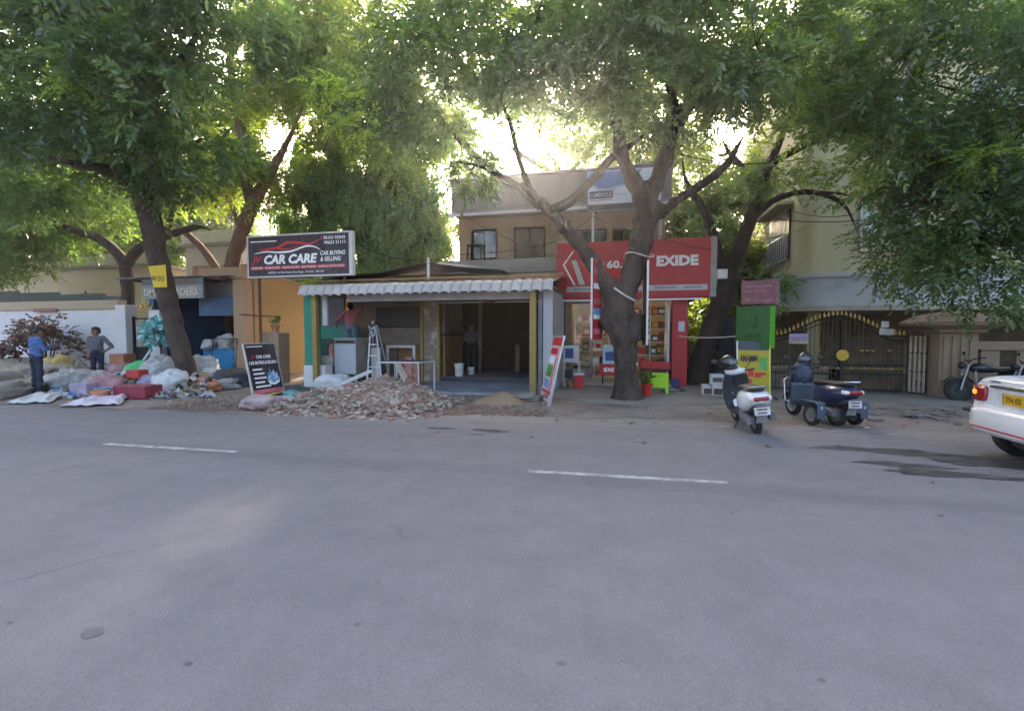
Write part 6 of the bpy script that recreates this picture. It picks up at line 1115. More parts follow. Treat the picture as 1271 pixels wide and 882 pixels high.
# bunched teal plastic film hanging by the gate
tf = thing('plastic_bundle', 'frothy bundle of teal plastic film hanging by the gate', 'plastic bundle', (-14.9, 12.4, 1.2)); tc_ = W(197, 412, 12.4)
V = []; 
mb = MB()
for k in range(170):
    d = Vector((q.gauss(0, 1), q.gauss(0, 1), q.gauss(0, .8))).normalized(); L = q.uniform(.30, .66); u = d.orthogonal().normalized(); w_ = d.cross(u); an_ = q.uniform(0, 6.28); u, w_ = u*math.cos(an_)+w_*math.sin(an_), w_*math.cos(an_)-u*math.sin(an_)
    a = [tc_+d*L*t_+Vector((.05*math.sin(5*t_+k), .05*math.cos(4*t_+k), .14*t_-.2*t_*t_)) for t_ in (0, .3, .6, .85, 1)]; ww_ = [.015, .045, .075, .06, .01]
    n0 = len(mb.v); mb.v += [tuple(p_+u*w2*s_+w_*.04*math.sin(k+2*i+3*s_)) for i, (p_, w2) in enumerate(zip(a, ww_)) for s_ in (-1, 0.2, 1)]; mb.f += [(n0+3*i+j, n0+3*i+j+1, n0+3*i+j+4, n0+3*i+j+3) for i in range(4) for j in range(2)]
mb.build('film', C['teal'], tf, smooth=0); MB().cyl((tc_.x, tc_.y+.05, 0), (tc_.x, tc_.y+.05, tc_.z), .025, n=6).build('stake', wood_dark, tf)
for k, (ax, bx_) in enumerate((((-15.3, 11.9, .7), (-14.5, 12.4, 1.5)), ((-15.6, 12.2, .65), (-14.9, 12.6, 1.35)))): mb = MB(); mb.cyl((ax[0], ax[1], 0), bx_, .04, n=6); single(mb, 'pipe', iron if k else steel_white, ['white pipe slanting out of the clear bag', 'black pipe slanting out of the clear bag'][k], 'pipe')
# bronze-leaved shrub by the wall
sb_ = thing('shrub', 'bronze-leaved straggly shrub against the white wall', 'shrub', (-19.5, 12.4, 0)); mb = MB(); cl_ = []
for k in range(16):
    a = q.uniform(0, 6.28); r_ = q.uniform(.3, 1.2); e_ = Vector((-19.6+r_*math.cos(a)*1.5, 12.3+.45*math.sin(a), q.uniform(.5, 1.75))); mb.tube([(-19.5, 12.4, 0), Vector((-19.5, 12.4, 0)).lerp(e_, .5)+Vector((0, 0, .2)), e_], [.03, .02, .008], 5); cl_.append(tuple(e_))
mb.build('stem', bark_dark, sb_); V, ti = foliage(cl_, [.42]*len(cl_), 55, ll=.12, lw=.07, L=.3, pairs=4); crown_obj(sb_, V, ti, lm['r'], 'foliage')
# brick pier with a pot
pr_ = thing('brick_pier', 'low plastered pier behind the pavement sign', 'pier', (-10.5, 12.5, 0)); MB().box(-10.75, -10.1, 12.3, 12.8, 0, 1.55).build('shaft', M('pier_plaster', (.36, .24, .16), .9, c2=(.26, .17, .12), s=3, b=.3), pr_, .02)
p2_ = thing('potted_plant', 'small potted plant on top of the low pier', 'plant', (-10.35, 12.5, 1.55)); MB().lathe([(.09, 0), (.13, .2), (.14, .22), (.11, .22), (.02, .2)], (-10.35, 12.5, 1.55), 12).build('pot', M('terracotta', (.34, .15, .09), .8), p2_, smooth=30); leaf_plant(p2_, (-10.35, 12.5, 1.76), .18, 36, lm['a'], wl=.2, seed=3)
# overhead wires
for i, (pts, lab) in enumerate((([W(690, 300, 15.8), W(735, 268, 12), W(795, 285, 11.0), W(885, 310, 14)], 'slack black cable looped past the gnarled trunk'), ([W(566, 262, 16.6), W(640, 300, 14), W(745, 330, 11.2)], 'thin black cable from the house to the left limb'), ([W(880, 330, 14.0), W(930, 300, 14.5), W(1000, 282, 16)], 'black cable from the red fascia to the apartment'), ([W(436, 300, 12), W(500, 322, 13), W(560, 318, 16)], 'black cable from the hoarding to the house terrace'))):
    mb = MB(); mb.tube([p for a, b in zip(pts[:-1], pts[1:]) for p in [a.lerp(b, t_/8)+Vector((0, 0, -.25*(t_/8)*(1-t_/8))) for t_ in range(8)]]+[pts[-1]], .009, 5); single(mb, 'cable', iron, lab, 'cable')
for i, (a, b, sag, lab) in enumerate(((W(842, 417, 14.0), W(925, 416, 12.6), .05, 'thin pale wire between the red shop and green totem'), (W(562, 316, 16), W(690, 300, 15.8), .1, 'black wire sagging across the house terrace'), (W(960, 271, 15), W(1110, 268, 13), .12, 'black cable strung before the apartment wall'), (W(985, 262, 15), W(1060, 266, 13), .1, 'second black cable strung before the apartment wall'), (W(840, 190, 13), W(1000, 196, 13), .2, 'cable running through the boughs above red shop'))):
    mb = MB(); mb.tube([a.lerp(b, t_/10)+Vector((0, 0, -sag*4*(t_/10)*(1-t_/10))) for t_ in range(11)], .012, 5); single(mb, 'cable', steel_white if i == 0 else iron, lab, 'cable')
# ================================================================== two-wheelers and the car
rubber = M('tyre_rubber', (.022, .022, .023), .8, v=.2, b=.15, bs=60); dkpl = M('black_plastic', (.03, .03, .032), .55, v=.15); chrome = M('chrome', (.6, .6, .6), .2, v=.05, met=1); castal = M('cast_alloy', (.30, .30, .31), .45, met=.6, v=.2); lampred = M('tail_red', (.24, .008, .012), .2, v=.05, spec=.6); lampclear = M('lamp_clear', (.62, .58, .56), .2, spec=.6); plate_w = M('plate_white', (.48, .47, .46), .5); seatm = M('seat_vinyl', (.018, .018, .02), .5, v=.2, b=.1); dusty = M('dusty_hub', (.20, .18, .16), .8, v=.2)
def wheel(t, c, r, w, rimm, nm='wheel', ax='X'):
    m = rot('Y', R(90)) if ax == 'X' else Matrix(); a = MB()
    a.lathe([(r*.66, -w*.42), (r*.86, -w*.5), (r*.97, -w*.36), (r, 0), (r*.97, w*.36), (r*.86, w*.5), (r*.66, w*.42), (r*.60, w*.2), (r*.60, -w*.2), (r*.66, -w*.42)], c, 28, m)
    a.f = [f for f in a.f if len(f) == 4]; o = a.build(nm, rubber, t, smooth=40)
    b = MB(); b.lathe([(r*.12, -w*.46), (r*.2, -w*.44), (r*.24, -w*.2), (r*.55, -w*.16), (r*.62, -w*.38), (r*.655, -w*.38), (r*.655, w*.38), (r*.62, w*.38), (r*.55, w*.16), (r*.24, w*.2), (r*.2, w*.44), (r*.12, w*.46)], c, 24, m); b.build('rim', rimm, o, smooth=30); return o
def scooter(name, label, body, loc, rz, lean, side=False, helmet_label=None, panel2=None):
    t = thing(name, label, 'scooter', local=True)
    wheel(t, (0, 0, .23), .23, .10, dusty if side else castal, 'rear_wheel'); wheel(t, (0, 1.26, .23), .23, .10, castal, 'front_wheel')
    MB().loft([(-.47, 0, .66, .055, .03, 2.4), (-.44, 0, .66, .12, .065, 2.6), (-.36, 0, .655, .155, .10, 2.7), (-.2, 0, .615, .225, .17, 2.7), (0, 0, .585, .245, .20, 2.6), (.2, 0, .56, .22, .21, 2.6), (.4, 0, .55, .14, .19, 2.6), (.5, 0, .53, .10, .17, 2.6), (.54, 0, .52, .05, .12, 2.6)], 24).build('rear_body', body, t, smooth=0)
    MB().loft([(-.38, 0, .50, .09, .05, 3), (-.3, 0, .48, .13, .07, 3), (0, 0, .44, .14, .06, 3), (.4, 0, .38, .12, .10, 3), (.5, 0, .36, .08, .08, 3)], 16).build('underbody', dkpl, t, smooth=0)
    MB().loft([(-.33, 0, .79, .07, .02, 2.6), (-.28, 0, .795, .115, .035, 2.6), (-.1, 0, .80, .145, .05, 2.8), (.2, 0, .785, .14, .05, 2.8), (.42, 0, .77, .12, .05, 2.8), (.54, 0, .745, .08, .04, 2.6), (.57, 0, .73, .03, .02, 2.6)], 20).build('seat', seatm, t, smooth=0)
    MB().tube([(-.13, .05, .77), (-.16, -.15, .80), (-.14, -.33, .84), (-.08, -.42, .86), (.08, -.42, .86), (.14, -.33, .84), (.16, -.15, .80), (.13, .05, .77)], .016, 8).build('grab_rail', castal if not side else chrome, t, smooth=40)
    MB().loft([(-.475, 0, .665, .10, .022, 4), (-.465, 0, .665, .115, .036, 4), (-.40, 0, .67, .13, .045, 4)], 16).build('tail_light', lampred, t, smooth=40)
    for sx in (-1, 1): MB().loft([(-.45, sx*.125, .67, .02, .02, 3), (-.42, sx*.145, .67, .03, .035, 3), (-.33, sx*.165, .675, .02, .035, 3)], 12).build('indicator', lampclear, t, smooth=40)
    MB().add([(-.075, -.45, .56), (.075, -.45, .56), (.085, -.35, .26), (-.085, -.35, .26), (-.075, -.43, .56), (.075, -.43, .56), (.085, -.33, .26), (-.085, -.33, .26)], [(0, 1, 2, 3), (7, 6, 5, 4), (0, 4, 5, 1), (1, 5, 6, 2), (2, 6, 7, 3), (3, 7, 4, 0)]).build('mudguard', M('grey_mudflap', (.19, .19, .20), .6), t)
    P = Panel((-.12, -.445, .40), (1, 0, 0), (0, .1, 1), t); P.rect('number_plate', plate_w, 0, .24, 0, .13, -.004, .004); P.rects('small_print', M('plate_ink', (.12, .05, .05), .6), [(.04, .2, .078, .105), (.05, .19, .025, .05)], .005, .007)
    MB().tube([(.10, .35, .28), (.17, .2, .28), (.19, 0, .30), (.20, -.3, .33)], [.02, .035, .055, .055], 12).build('exhaust', M('exhaust_grey', (.10, .10, .10), .5, met=.5), t, smooth=40); MB().box(.245, .26, -.25, .05, .28, .37).build('heat_shield', castal, t, .006)
    MB().loft([(-.1, -.1, .26, .07, .07, 3), (.1, -.1, .27, .09, .10, 3), (.4, -.08, .28, .08, .09, 3)], 12).build('engine_cover', castal, t, smooth=40)
    MB().loft([(.42, 0, .30, .16, .035, 5), (.6, 0, .285, .19, .035, 5), (.95, 0, .29, .19, .035, 5), (1.02, 0, .31, .18, .03, 5)], 16).build('floorboard', dkpl, t, .0, smooth=40)
    ap_ = MB(); ap_.grid(lambda u, v: ((u-.5)*2*(.20+.05*math.sin(v*3.0)), 1.0+.10*v*(1-v)*2+.10*(1-abs(2*u-1)**2)-.02*v, .29+.66*v), 14, 12); o = ap_.build('front_apron', panel2 or body, t, smooth=0); o.modifiers.new('t', 'SOLIDIFY').thickness = .03
    MB().loft([(.97, 0, 1.0, .05, .03, 2.5), (1.0, 0, 1.0, .20, .06, 2.5), (1.07, 0, 1.0, .17, .08, 2.4), (1.16, 0, .98, .10, .06, 2.4), (1.19, 0, .97, .04, .03, 2.4)], 18).build('headlamp_cowl', body, t, smooth=0)
    for sx in (-1, 1):
        MB().cyl((sx*.18, 1.0, 1.0), (sx*.34, .95, 1.02), .017, n=10).build('grip', dkpl, t, smooth=40); MB().tube([(sx*.2, 1.02, 1.03), (sx*.27, 1.0, 1.14), (sx*.33, .98, 1.19)], .007, 6).build('mirror_stem', dkpl, t); MB().ell((sx*.35, .98, 1.22), (.065, .022, .045), 12, 8).build('mirror', dkpl, t, smooth=0)
        MB().cyl((sx*.06, 1.10, .60), (sx*.065, 1.26, .23), .02, n=8).build('fork', castal, t)
    fd = MB(); fd.grid(lambda u, v: ((u-.5)*.15, 1.26+.285*math.cos(R(20+150*v)), .23+.285*math.sin(R(20+150*v))-.03*(2*u-1)**2), 8, 14); fd.build('front_fender', body, t, smooth=0).modifiers.new('t', 'SOLIDIFY').thickness = .008
    MB().cyl((0, 1.06, .9), (0, 1.2, .42), .03, n=10).build('steering_column', dkpl, t)
    if not side: MB().cyl((-.12, .4, .28), (-.30, .36, .0), .012, n=6).build('side_stand', dkpl, t)
    if side:
        bgm = M('outrigger_blue', (.09, .12, .17), .6, c2=(.06, .07, .09), s=6); MB().box(-.46, .46, -.06, -.02, .24, .28).box(-.46, .46, .20, .24, .24, .28).build('outrigger_bar', bgm, t, .004)
        for sx in (-1, 1):
            wheel(t, (sx*.41, .09, .21), .21, .09, dusty, 'outrigger_wheel'); MB().box(sx*.41-.075, sx*.41+.075, -.16, -.135, .16, .46).build('mud_flap', bgm, t, .01); MB().box(sx*.41-.075, sx*.41+.075, -.135, .33, .445, .46).build('outrigger_fender', bgm, t, .005); MB().box(sx*.41-.02, sx*.41+.02, -.165, -.161, .34, .39).build('reflector', plate_w, t)
        MB().tube([(-.22, .98, .30), (-.27, 1.12, .34), (-.28, 1.16, .75), (-.2, 1.16, .80), (.2, 1.16, .80), (.28, 1.16, .75), (.27, 1.12, .34), (.22, .98, .30)], .014, 8).build('leg_guard', chrome, t, smooth=40)
        sm_ = MB(); sm_.grid(lambda u, v: ((u-.5)*.56, .93-.05*math.sin(3*u), .30+.42*v), 6, 6); sm_.build('leg_shield', M('smoky_shield', (.05, .065, .085), .3), t, smooth=0).modifiers.new('t', 'SOLIDIFY').thickness = .01
    t.location = loc; t.rotation_euler = (0, lean, rz); t.scale = (.9,)*3
    if helmet_label:
        h_ = thing('helmet', helmet_label, 'helmet', local=True); MB().ell((0, 0, .13), (.125, .15, .135), 20, 12, flat=-.8).build('shell', M('helmet_black', (.02, .021, .024), .25, v=.2, spec=.6), h_, smooth=0); MB().loft([(.10, 0, .11, .08, .05, 3), (.145, 0, .11, .095, .06, 3), (.16, 0, .11, .07, .05, 3)], 14).build('visor', M('visor_smoke', (.06, .065, .075), .12, spec=.8), h_, smooth=0); MB().loft([(.05, 0, .03, .10, .03, 3), (.13, 0, .025, .08, .03, 3)], 12).build('chin_guard', dkpl, h_, smooth=0)
        h_.matrix_world = Matrix.Translation(Vector(loc)) @ (Euler((0, lean, rz)).to_matrix().to_4x4()) @ T(*( (-.09, .89, .93) if not side else (.04, .9, .94))) @ rot('Z', 2.4 if side else 3.6) @ rot('X', .2)
    return t
pearl = M('pearl_white_paint', (.66, .65, .64), .3, v=.05, coat=.5, spec=.5); navy = M('navy_paint', (.012, .018, .055), .3, v=.1, coat=.5, spec=.5)
scooter('scooter', 'white scooter parked tail-on at the road edge', pearl, (1.93, 8.05, 0), R(3), R(-7), helmet_label='black helmet hung on the handlebar of the white scooter', panel2=dkpl)
scooter('scooter', 'navy scooter with outrigger side wheels near the gate', navy, (3.38, 9.05, 0), R(17), 0, True, 'black helmet on the handlebar of the navy scooter')
mb = MB(); mb.ell((0, 0, 0), (.17, .15, .22), 18, 12, nz=.10, seed=3); o = mb.build('rain_jacket', M('jacket_navy', (.03, .04, .07), .6, c2=(.06, .075, .11), s=6), None, smooth=0, org=(0, 0, 0)); o.location = (3.10, 9.90, .80); tag(o, 'dark rain jacket bundled on the navy scooter front', 'jacket')

def motorcycle(label, loc, rz, lean, tank, group=None):
    t = thing('motorcycle', label, 'motorcycle', local=True, group=group)
    for y in (0, 1.27):
        w_ = wheel(t, (0, y, .30), .30, .09, dkpl, 'wheel')
    MB().loft([(.52, 0, .80, .06, .06, 2.4), (.6, 0, .82, .12, .10, 2.4), (.8, 0, .84, .14, .12, 2.4), (.95, 0, .84, .12, .11, 2.4), (1.02, 0, .82, .05, .05, 2.4)], 16).build('tank', tank, t, smooth=0); MB().loft([(-.3, 0, .86, .06, .03, 2.6), (-.2, 0, .85, .12, .05, 2.6), (.2, 0, .80, .13, .05, 2.6), (.55, 0, .78, .10, .045, 2.6)], 16).build('seat', seatm, t, smooth=0)
    MB().loft([(-.38, 0, .76, .04, .04, 2.6), (-.2, 0, .74, .10, .07, 2.6), (.2, 0, .66, .12, .12, 2.6), (.45, 0, .62, .09, .12, 2.6)], 14).build('side_panel', tank, t, smooth=0); MB().loft([(.42, 0, .40, .10, .12, 3), (.6, 0, .42, .14, .17, 3), (.8, 0, .44, .10, .16, 3)], 12).build('engine', dkpl, t, smooth=40)
    for sx in (-1, 1):
        MB().cyl((sx*.08, 1.08, .92), (sx*.09, 1.27, .30), .025, n=8).build('fork', castal, t, smooth=40); MB().cyl((sx*.10, .02, .68), (sx*.10, 0, .32), .028, n=8).build('shock', castal, t); MB().tube([(0, 1.05, .98), (sx*.15, 1.03, 1.04), (sx*.3, .95, 1.06), (sx*.38, .9, 1.05)], .014, 8).build('handlebar', dkpl, t); MB().ell((sx*.3, .98, 1.22), (.06, .02, .045), 10, 7).cyl((sx*.28, .97, 1.05), (sx*.3, .98, 1.2), .007, n=5).build('mirror', dkpl, t, smooth=0)
    MB().ell((0, 1.18, .90), (.09, .08, .09), 14, 10).build('headlight', dkpl, t, smooth=0); MB().tube([(.12, .7, .26), (.14, .4, .26), (.15, -.2, .34)], [.022, .04, .045], 10).build('exhaust', dkpl, t, smooth=40); MB().tube([(-.2, 1.02, .75), (-.26, 1.05, .5), (-.2, 1.0, .25), (.2, 1.0, .25), (.26, 1.05, .5), (.2, 1.02, .75)], .014, 8).build('leg_guard', castal, t)
    for y, a0 in ((0, 40), (1.27, 30)):
        fd = MB(); fd.grid(lambda u, v, y=y, a0=a0: ((u-.5)*.13, y+.345*math.cos(R(a0+120*v)), .30+.345*math.sin(R(a0+120*v))), 4, 12); fd.build('fender', tank, t, smooth=0).modifiers.new('t', 'SOLIDIFY').thickness = .008
    t.location = loc; t.rotation_euler = (0, lean, rz); t.scale = (.92,)*3; return t
bkp = M('black_paint', (.015, .015, .018), .3, coat=.4)
motorcycle('black motorcycle with chrome leg guard beside the gate pillar', (8.35, 12.75, 0), R(88), R(7), bkp); motorcycle('dark motorcycle parked behind the white car', (9.1, 12.3, 0), R(80), R(7), navy)

# ---- the white sedan
car = thing('car', 'white sedan taxi with lit tail lamp and yellow number plate', 'car', local=True); cw = M('car_white', (.66, .65, .65), .28, v=.03, s=1.5, coat=.6, spec=.5, b=0)
MB().loft([(-.03, 0, .49, .56, .11, 5), (.0, 0, .49, .69, .15, 5), (.05, 0, .49, .77, .17, 5), (.10, 0, .49, .81, .18, 5), (.13, 0, .645, .815, .335, 6), (.17, 0, .66, .83, .36, 6), (.3, 0, .67, .845, .37, 6), (.7, 0, .67, .85, .38, 6), (1.5, 0, .62, .85, .42, 6), (2.6, 0, .61, .85, .41, 6), (3.2, 0, .60, .845, .39, 6), (3.9, 0, .55, .82, .33, 5), (4.18, 0, .50, .75, .26, 4.5), (4.27, 0, .47, .6, .17, 4)], 44).build('body', cw, car, smooth=38)
MB().loft([(.52, 0, 1.02, .56, .03, 4), (.75, 0, 1.08, .64, .10, 4), (1.15, 0, 1.16, .68, .28, 4), (1.7, 0, 1.18, .69, .31, 4), (2.3, 0, 1.16, .68, .29, 4), (2.9, 0, 1.06, .67, .13, 4), (3.2, 0, 1.0, .62, .02, 4)], 32).build('cabin', cw, car, smooth=38)
gls = M('car_glass', (.02, .024, .026), .08, v=.1, spec=.7)
rg = MB(); rg.grid(lambda u, v: ((u-.5)*2*(.58+.02*v), .60+.52*v-.05*(1-(2*u-1)**2), 1.075+.345*v+.01*(1-(2*u-1)**2)), 12, 6); rg.build('rear_window', gls, car, smooth=0).modifiers.new('t', 'SOLIDIFY').thickness = .02
for sx in (-1, 1):
    sgm = MB(); sgm.add([(sx*.695, .95, 1.04), (sx*.70, 2.85, 1.03), (sx*.655, 2.35, 1.36), (sx*.655, 1.15, 1.38)], [(0, 1, 2, 3)]); sgm.build('side_window', gls, car).modifiers.new('t', 'SOLIDIFY').thickness = .02
    for y in (.60, 3.2): wheel(car, (sx*.74, y, .30), .30, .19, castal, 'wheel')
    for y0, y1 in ((1.1, 2.0), (2.05, 3.0)): MB().box(sx*.85-.004, sx*.85+.004, y0, y1, .35, .98).build('door', cw, car, .002); MB().box(sx*.86, sx*.88, y0+.08, y0+.25, .86, .89).build('handle', chrome, car)
    MB().ell((sx*.93, 2.75, 1.05), (.09, .05, .06), 12, 8).build('mirror', cw, car, smooth=0)
lit_r = M('tail_lamp_lit', (.5, .03, .02), .25, em=(1, .34, .04), es=.22, spec=.6, v=.05); 
for sx in (-1, 1):
    MB().loft([(.075, sx*.66, .80, .10, .07, 4), (.10, sx*.685, .80, .135, .10, 4), (.16, sx*.715, .805, .135, .105, 4), (.30, sx*.75, .815, .108, .09, 4), (.42, sx*.79, .83, .07, .05, 4)], 18).build('tail_lamp', lampred, car, smooth=40)
    MB().ell((sx*.735, .095, .815), (.062, .028, .052), 12, 8).build('lit_bulb', lit_r, car, smooth=0); MB().loft([(-.012, sx*.72, .575, .08, .018, 4), (.05, sx*.79, .58, .055, .02, 4), (.2, sx*.84, .585, .018, .018, 4)], 10).build('bumper_insert', dkpl, car, smooth=40)
MB().loft([(.085, 0, .905, .50, .012, 4), (.10, 0, .905, .54, .022, 4), (.14, 0, .905, .54, .022, 4)], 20).build('chrome_strip', chrome, car, smooth=40)
MB().box(-.60, .60, -.036, -.02, .40, .418).build('red_strip', M('red_reflector', (.45, .03, .05), .35), car); MB().box(-.42, .42, .09, .125, .655, .885).build('plate_recess', M('car_white_shade', (.62, .61, .61), .35), car, .01)
P = Panel((-.26, .088, .715), (1, 0, 0), (0, 0, 1), car); P.rect('number_plate', M('taxi_yellow', (.62, .36, .015), .45, v=.08), 0, .52, 0, .125, -.01, .006); P.rect('plate_border', M('plate_ink', (.12, .05, .05), .6), -.008, 0, -.004, .13, -.01, .009); P.text('TN 02', M('plate_black', (.09, .06, .03), .6), .035, .03, .24, .065, .008, .01)
MB().cb((-.46, .12, .965), (.16, .006, .022)).build('badge', castal, car); MB().box(-.80, .80, 1.0, 3.2, .18, .3).build('underbody', dkpl, car); MB().box(-.58, .58, .15, .6, .29, .33).build('undertray', dkpl, car)
car.location = (4.22, 6.62, 0); car.rotation_euler.z = R(-90)
# ================================================================== people
skin = M('skin_brown', (.20, .105, .065), .6, v=.1, s=8); hairm = M('hair_black', (.012, .010, .010), .6, v=.3, s=30); shoe = M('shoe_black', (.02, .018, .018), .6)
def person(label, loc, rz, J, shirt, trousers, sleeves='long', hands='relax', h_scale=1.0, barefoot=False, headturn=(0, 0, 0)):
    """J: joint positions (x right, -y forward, z up) for one standing pose; one continuous surface"""
    t = thing('person', label, 'person', local=True); v = lambda k: Vector(J[k]); pr = []
    def cap(a, b, r0, r1, tg, sc=(1, 1, 1)): pr.append((tuple(a), tuple(b), r0, r1, tg, sc))
    pel, ch, nk, hd = v('pelvis'), v('chest'), v('neck'), v('head')
    cap(pel+Vector((0, 0, -.02)), pel+Vector((0, 0, .05)), .135, .135, 2, (1.15, .85, 1)); cap(pel+Vector((0, 0, .04)), ch, .145, .155, 1, (1.12, .76, 1)); cap(ch, ch+Vector((0, 0, .06)), .15, .12, 1, (1.15, .72, 1)); cap(v('shL'), v('shR'), .066, .066, 1)
    cap(nk+Vector((0, 0, -.05)), hd+Vector((0, 0, -.06)), .052, .05, 0)
    f = Vector((0, -1, 0)); f.rotate(Euler(headturn)); up = Vector((0, 0, 1)); up.rotate(Euler(headturn)); rt = f.cross(up)
    cap(hd-up*.02, hd+up*.035+f*-.01, .078, .09, 0, (.9, 1.08, 1.1)); cap(hd-up*.085+f*.045, hd-up*.04+f*.03, .040, .06, 0); cap(hd+f*.095-up*.005, hd+f*.108-up*.035, .012, .017, 0)
    cap(hd+f*.088-up*.068+rt*-.018, hd+f*.088-up*.068+rt*.018, .012, .012, 0)
    for s in (-1, 1): cap(hd+rt*s*.088+up*.0, hd+rt*s*.092-up*.03, .018, .014, 0, (.6, 1, 1)); cap(hd+f*.082+up*.03+rt*s*.015, hd+f*.078+up*.028+rt*s*.05, .012, .012, 0)
    cap(hd+up*.05-f*.015, hd+up*.065+f*.02, .094, .085, 3, (.95, 1.08, 1)); cap(hd-f*.045+up*.0, hd-f*.03+up*.05, .078, .088, 3); 
    for s, k in ((-1, 'L'), (1, 'R')):
        sh_, el, wr_ = v('sh'+k), v('el'+k), v('wr'+k); hp, kn, an = v('hip'+k), v('kn'+k), v('an'+k)
        cap(sh_, el, .058, .047, 1); st_ = 1 if sleeves == 'long' else 0
        if sleeves == 'short': cap(sh_, sh_.lerp(el, .75), .064, .06, 1); cap(sh_.lerp(el, .6), el, .046, .042, 0)
        cap(el, wr_, .046 if st_ else .042, .034 if st_ else .028, st_); d = (wr_-el).normalized(); side_ = Vector(J.get('side'+k, (0, -1, 0))); nrm = d.cross(side_).normalized()
        pm = wr_+d*.075; cap(wr_, pm, .026, .032, 0); cap(wr_+d*.05+side_*.025, wr_+d*.05-side_*.025, .02, .02, 0)
        for i, (o_, L) in enumerate(((.033, .062), (.011, .072), (-.011, .068), (-.032, .052))): b = pm+side_*o_; m_ = b+d*L*.55+nrm*.012; cap(b, m_, .0105, .010, 0); cap(m_, m_+(d*.6+nrm*.8).normalized()*L*.55, .010, .009, 0)
        b = wr_+d*.03+side_*.03; m_ = b+(side_*.7+d*.7).normalized()*.04; cap(b, m_, .014, .012, 0); cap(m_, m_+(d*.9+nrm*.4).normalized()*.03, .012, .010, 0)
        cap(hp, kn, .092, .066, 2); cap(kn, an, .064, .052, 2); fo = Vector(J.get('foot'+k, (0, -1, 0))); cap(an+Vector((0, 0, -.035))-fo*.04, an+Vector((0, 0, -.05))+fo*.15, .040, .032, 4)
    def disp(X, Y, Z, tg): return np.where((tg == 1) | (tg == 2), .006*np.sin(X*31+Z*17)*np.sin(Z*26-Y*19)+.004*np.sin(Z*55+X*23), 0)
    V, F, vt = snet(pr, .0125, .022, disp); ft = vt[F]; fm = np.array([np.bincount(r_, minlength=5).argmax() for r_ in ft])
    me = np_mesh('body', V, F, [skin, shirt, trousers, hairm, shoe], fm); mesh_obj('body', me, t); ORG[t.name] = Vector()
    for s in (-1, 1): MB().ell(hd+f*.083+up*.012+rt*s*.032, (.011, .011, .008), 8, 6).build('eye', M('eye', (.25, .23, .22), .2), t, smooth=0)
    t.location = loc; t.rotation_euler.z = rz; t.scale = (h_scale,)*3; return t
def pose(**k):
    J = dict(pelvis=(0, 0, .95), chest=(0, 0, 1.26), neck=(0, 0, 1.44), head=(0, -.02, 1.575), shL=(-.165, 0, 1.375), shR=(.165, 0, 1.375), elL=(-.23, .02, 1.10), elR=(.23, .02, 1.10), wrL=(-.25, -.06, .86), wrR=(.25, -.06, .86),
             hipL=(-.09, 0, .90), hipR=(.09, 0, .90), knL=(-.105, -.01, .49), knR=(.105, -.01, .49), anL=(-.11, .02, .085), anR=(.11, .02, .085)); J.update(k); return J
g = G(47, 489); person('man in a blue long-sleeved shirt looking down at his hands', (g.x, g.y, 0), R(172), pose(chest=(0, .0, 1.26), neck=(0, -.03, 1.43), head=(0, -.08, 1.555), elL=(-.25, -.06, 1.12), elR=(.25, -.06, 1.12), wrL=(-.07, -.30, 1.17), wrR=(.07, -.31, 1.19), sideL=(.1, 0, .99), sideR=(-.1, 0, .99), footL=(-.2, -.98, 0), footR=(.2, -.98, 0)), M('shirt_blue', (.075, .145, .33), .85, c2=(.055, .105, .25), s=6), M('trousers_navy', (.025, .03, .05), .9), 'long', headturn=(R(28), 0, 0))
ph = MB(); ph.box(-.035, .035, -.006, .006, -.07, .07); o = ph.build('phone', box_bk, None, .004, org=(0, 0, 0)); dv = Vector((math.sin(R(172)), -math.cos(R(172)), 0)); o.location = (g.x+dv.x*.39, g.y+dv.y*.39, 1.21); o.rotation_euler = (R(-40), 0, R(172)); tag(o, 'dark phone held by the man in blue', 'phone')
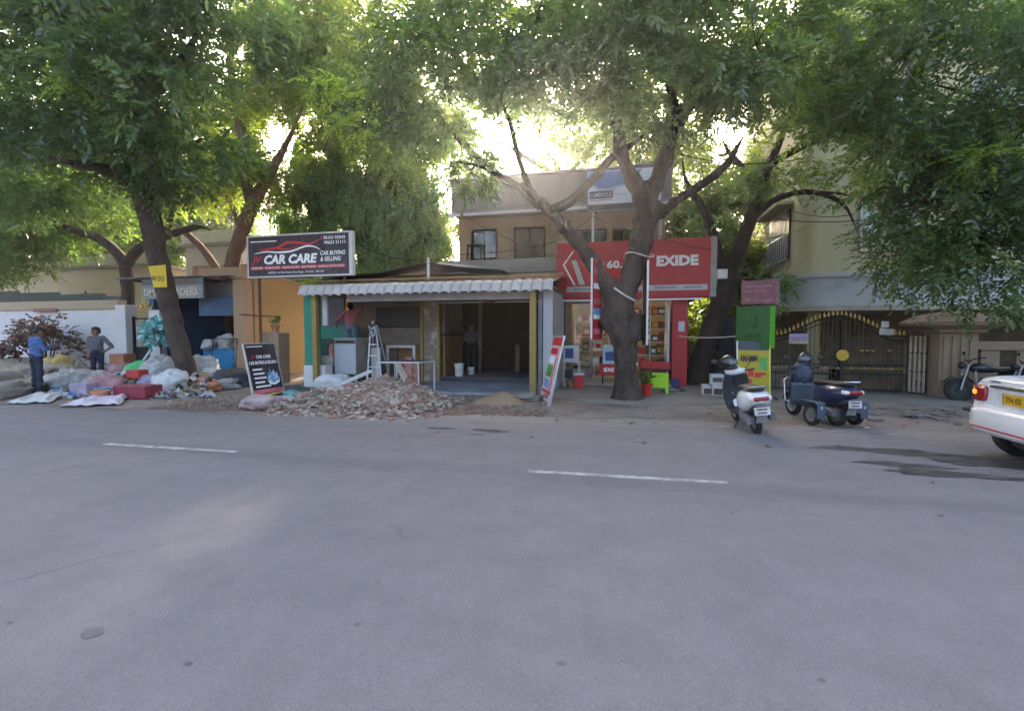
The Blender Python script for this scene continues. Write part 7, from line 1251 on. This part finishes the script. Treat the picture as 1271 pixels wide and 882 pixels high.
g = G(122, 476); person('man in a grey T-shirt with one hand on his hip', (g.x, g.y, 0), R(26), pose(elL=(-.22, .03, 1.1), wrL=(-.2, -.05, .86), elR=(.36, .08, 1.12), wrR=(.19, .02, .98), sideR=(0, -1, 0), shR=(.175, 0, 1.39)), M('tshirt_grey', (.10, .10, .115), .9, c2=(.13, .13, .14), s=8), M('trousers_dark_navy', (.018, .02, .042), .9), 'short', headturn=(0, 0, R(-55)))
person('workman in a pink shirt standing on a plank behind the cabinet', (-8.42, 13.45, .78), R(208), pose(elL=(-.33, -.05, 1.52), wrL=(-.38, -.2, 1.74), sideL=(1, 0, 0), elR=(.36, .02, 1.18), wrR=(.42, -.15, 1.02), anL=(-.14, .02, .085), anR=(.14, .02, .085), knL=(-.13, -.01, .49), knR=(.13, -.01, .49)), M('shirt_pink', (.50, .16, .17), .9, c2=(.40, .12, .13), s=6), M('jeans_blue', (.16, .22, .30), .9, c2=(.10, .14, .2), s=9), 'short', headturn=(R(-15), 0, 0))
pk = thing('trestle', 'wooden plank trestle the workman stands on', 'trestle', (-8.4, 13.45, 0)); MB().box(-8.9, -7.9, 13.2, 13.72, .735, .785).build('top', wood_mid, pk, .006)
for x in (-8.84, -7.96):
    for y in (13.26, 13.66): MB().cyl((x, y, 0), (x, y, .735), .03, n=6).build('leg', wood_mid, pk)
q_ = W(585, 440, 16.0); person('workman in dark clothes deep inside the open shop', (q_.x, 16.0, .17), R(30), pose(elL=(-.26, -.05, 1.12), wrL=(-.2, -.28, 1.12), elR=(.24, 0, 1.12), wrR=(.22, -.2, 1.0)), M('shirt_pale_check', (.12, .10, .10), .9, c2=(.05, .045, .05), s=14), M('trousers_black', (.02, .02, .022), .9), 'short')
# ================================================================== haze added for a glowing veil, in place of lens flare
hz = bpy.data.materials.new('haze'); hz.use_nodes = True; n = hz.node_tree.nodes; n.remove(n['Principled BSDF']); pv_ = n.new('ShaderNodeVolumePrincipled')
pv_.inputs['Color'].default_value = (1, .97, .94, 1); pv_.inputs['Density'].default_value = .0010; pv_.inputs['Anisotropy'].default_value = .8
hz.node_tree.links.new(pv_.outputs[0], n['Material Output'].inputs['Volume'])
o = MB().box(-905, 905, -905, 1205, -1.0, 16).build('haze', hz, None, org=(0, 0, 0)); tag(o, 'added pale haze veiling the street with glow round the low sun', 'haze', kind='stuff')
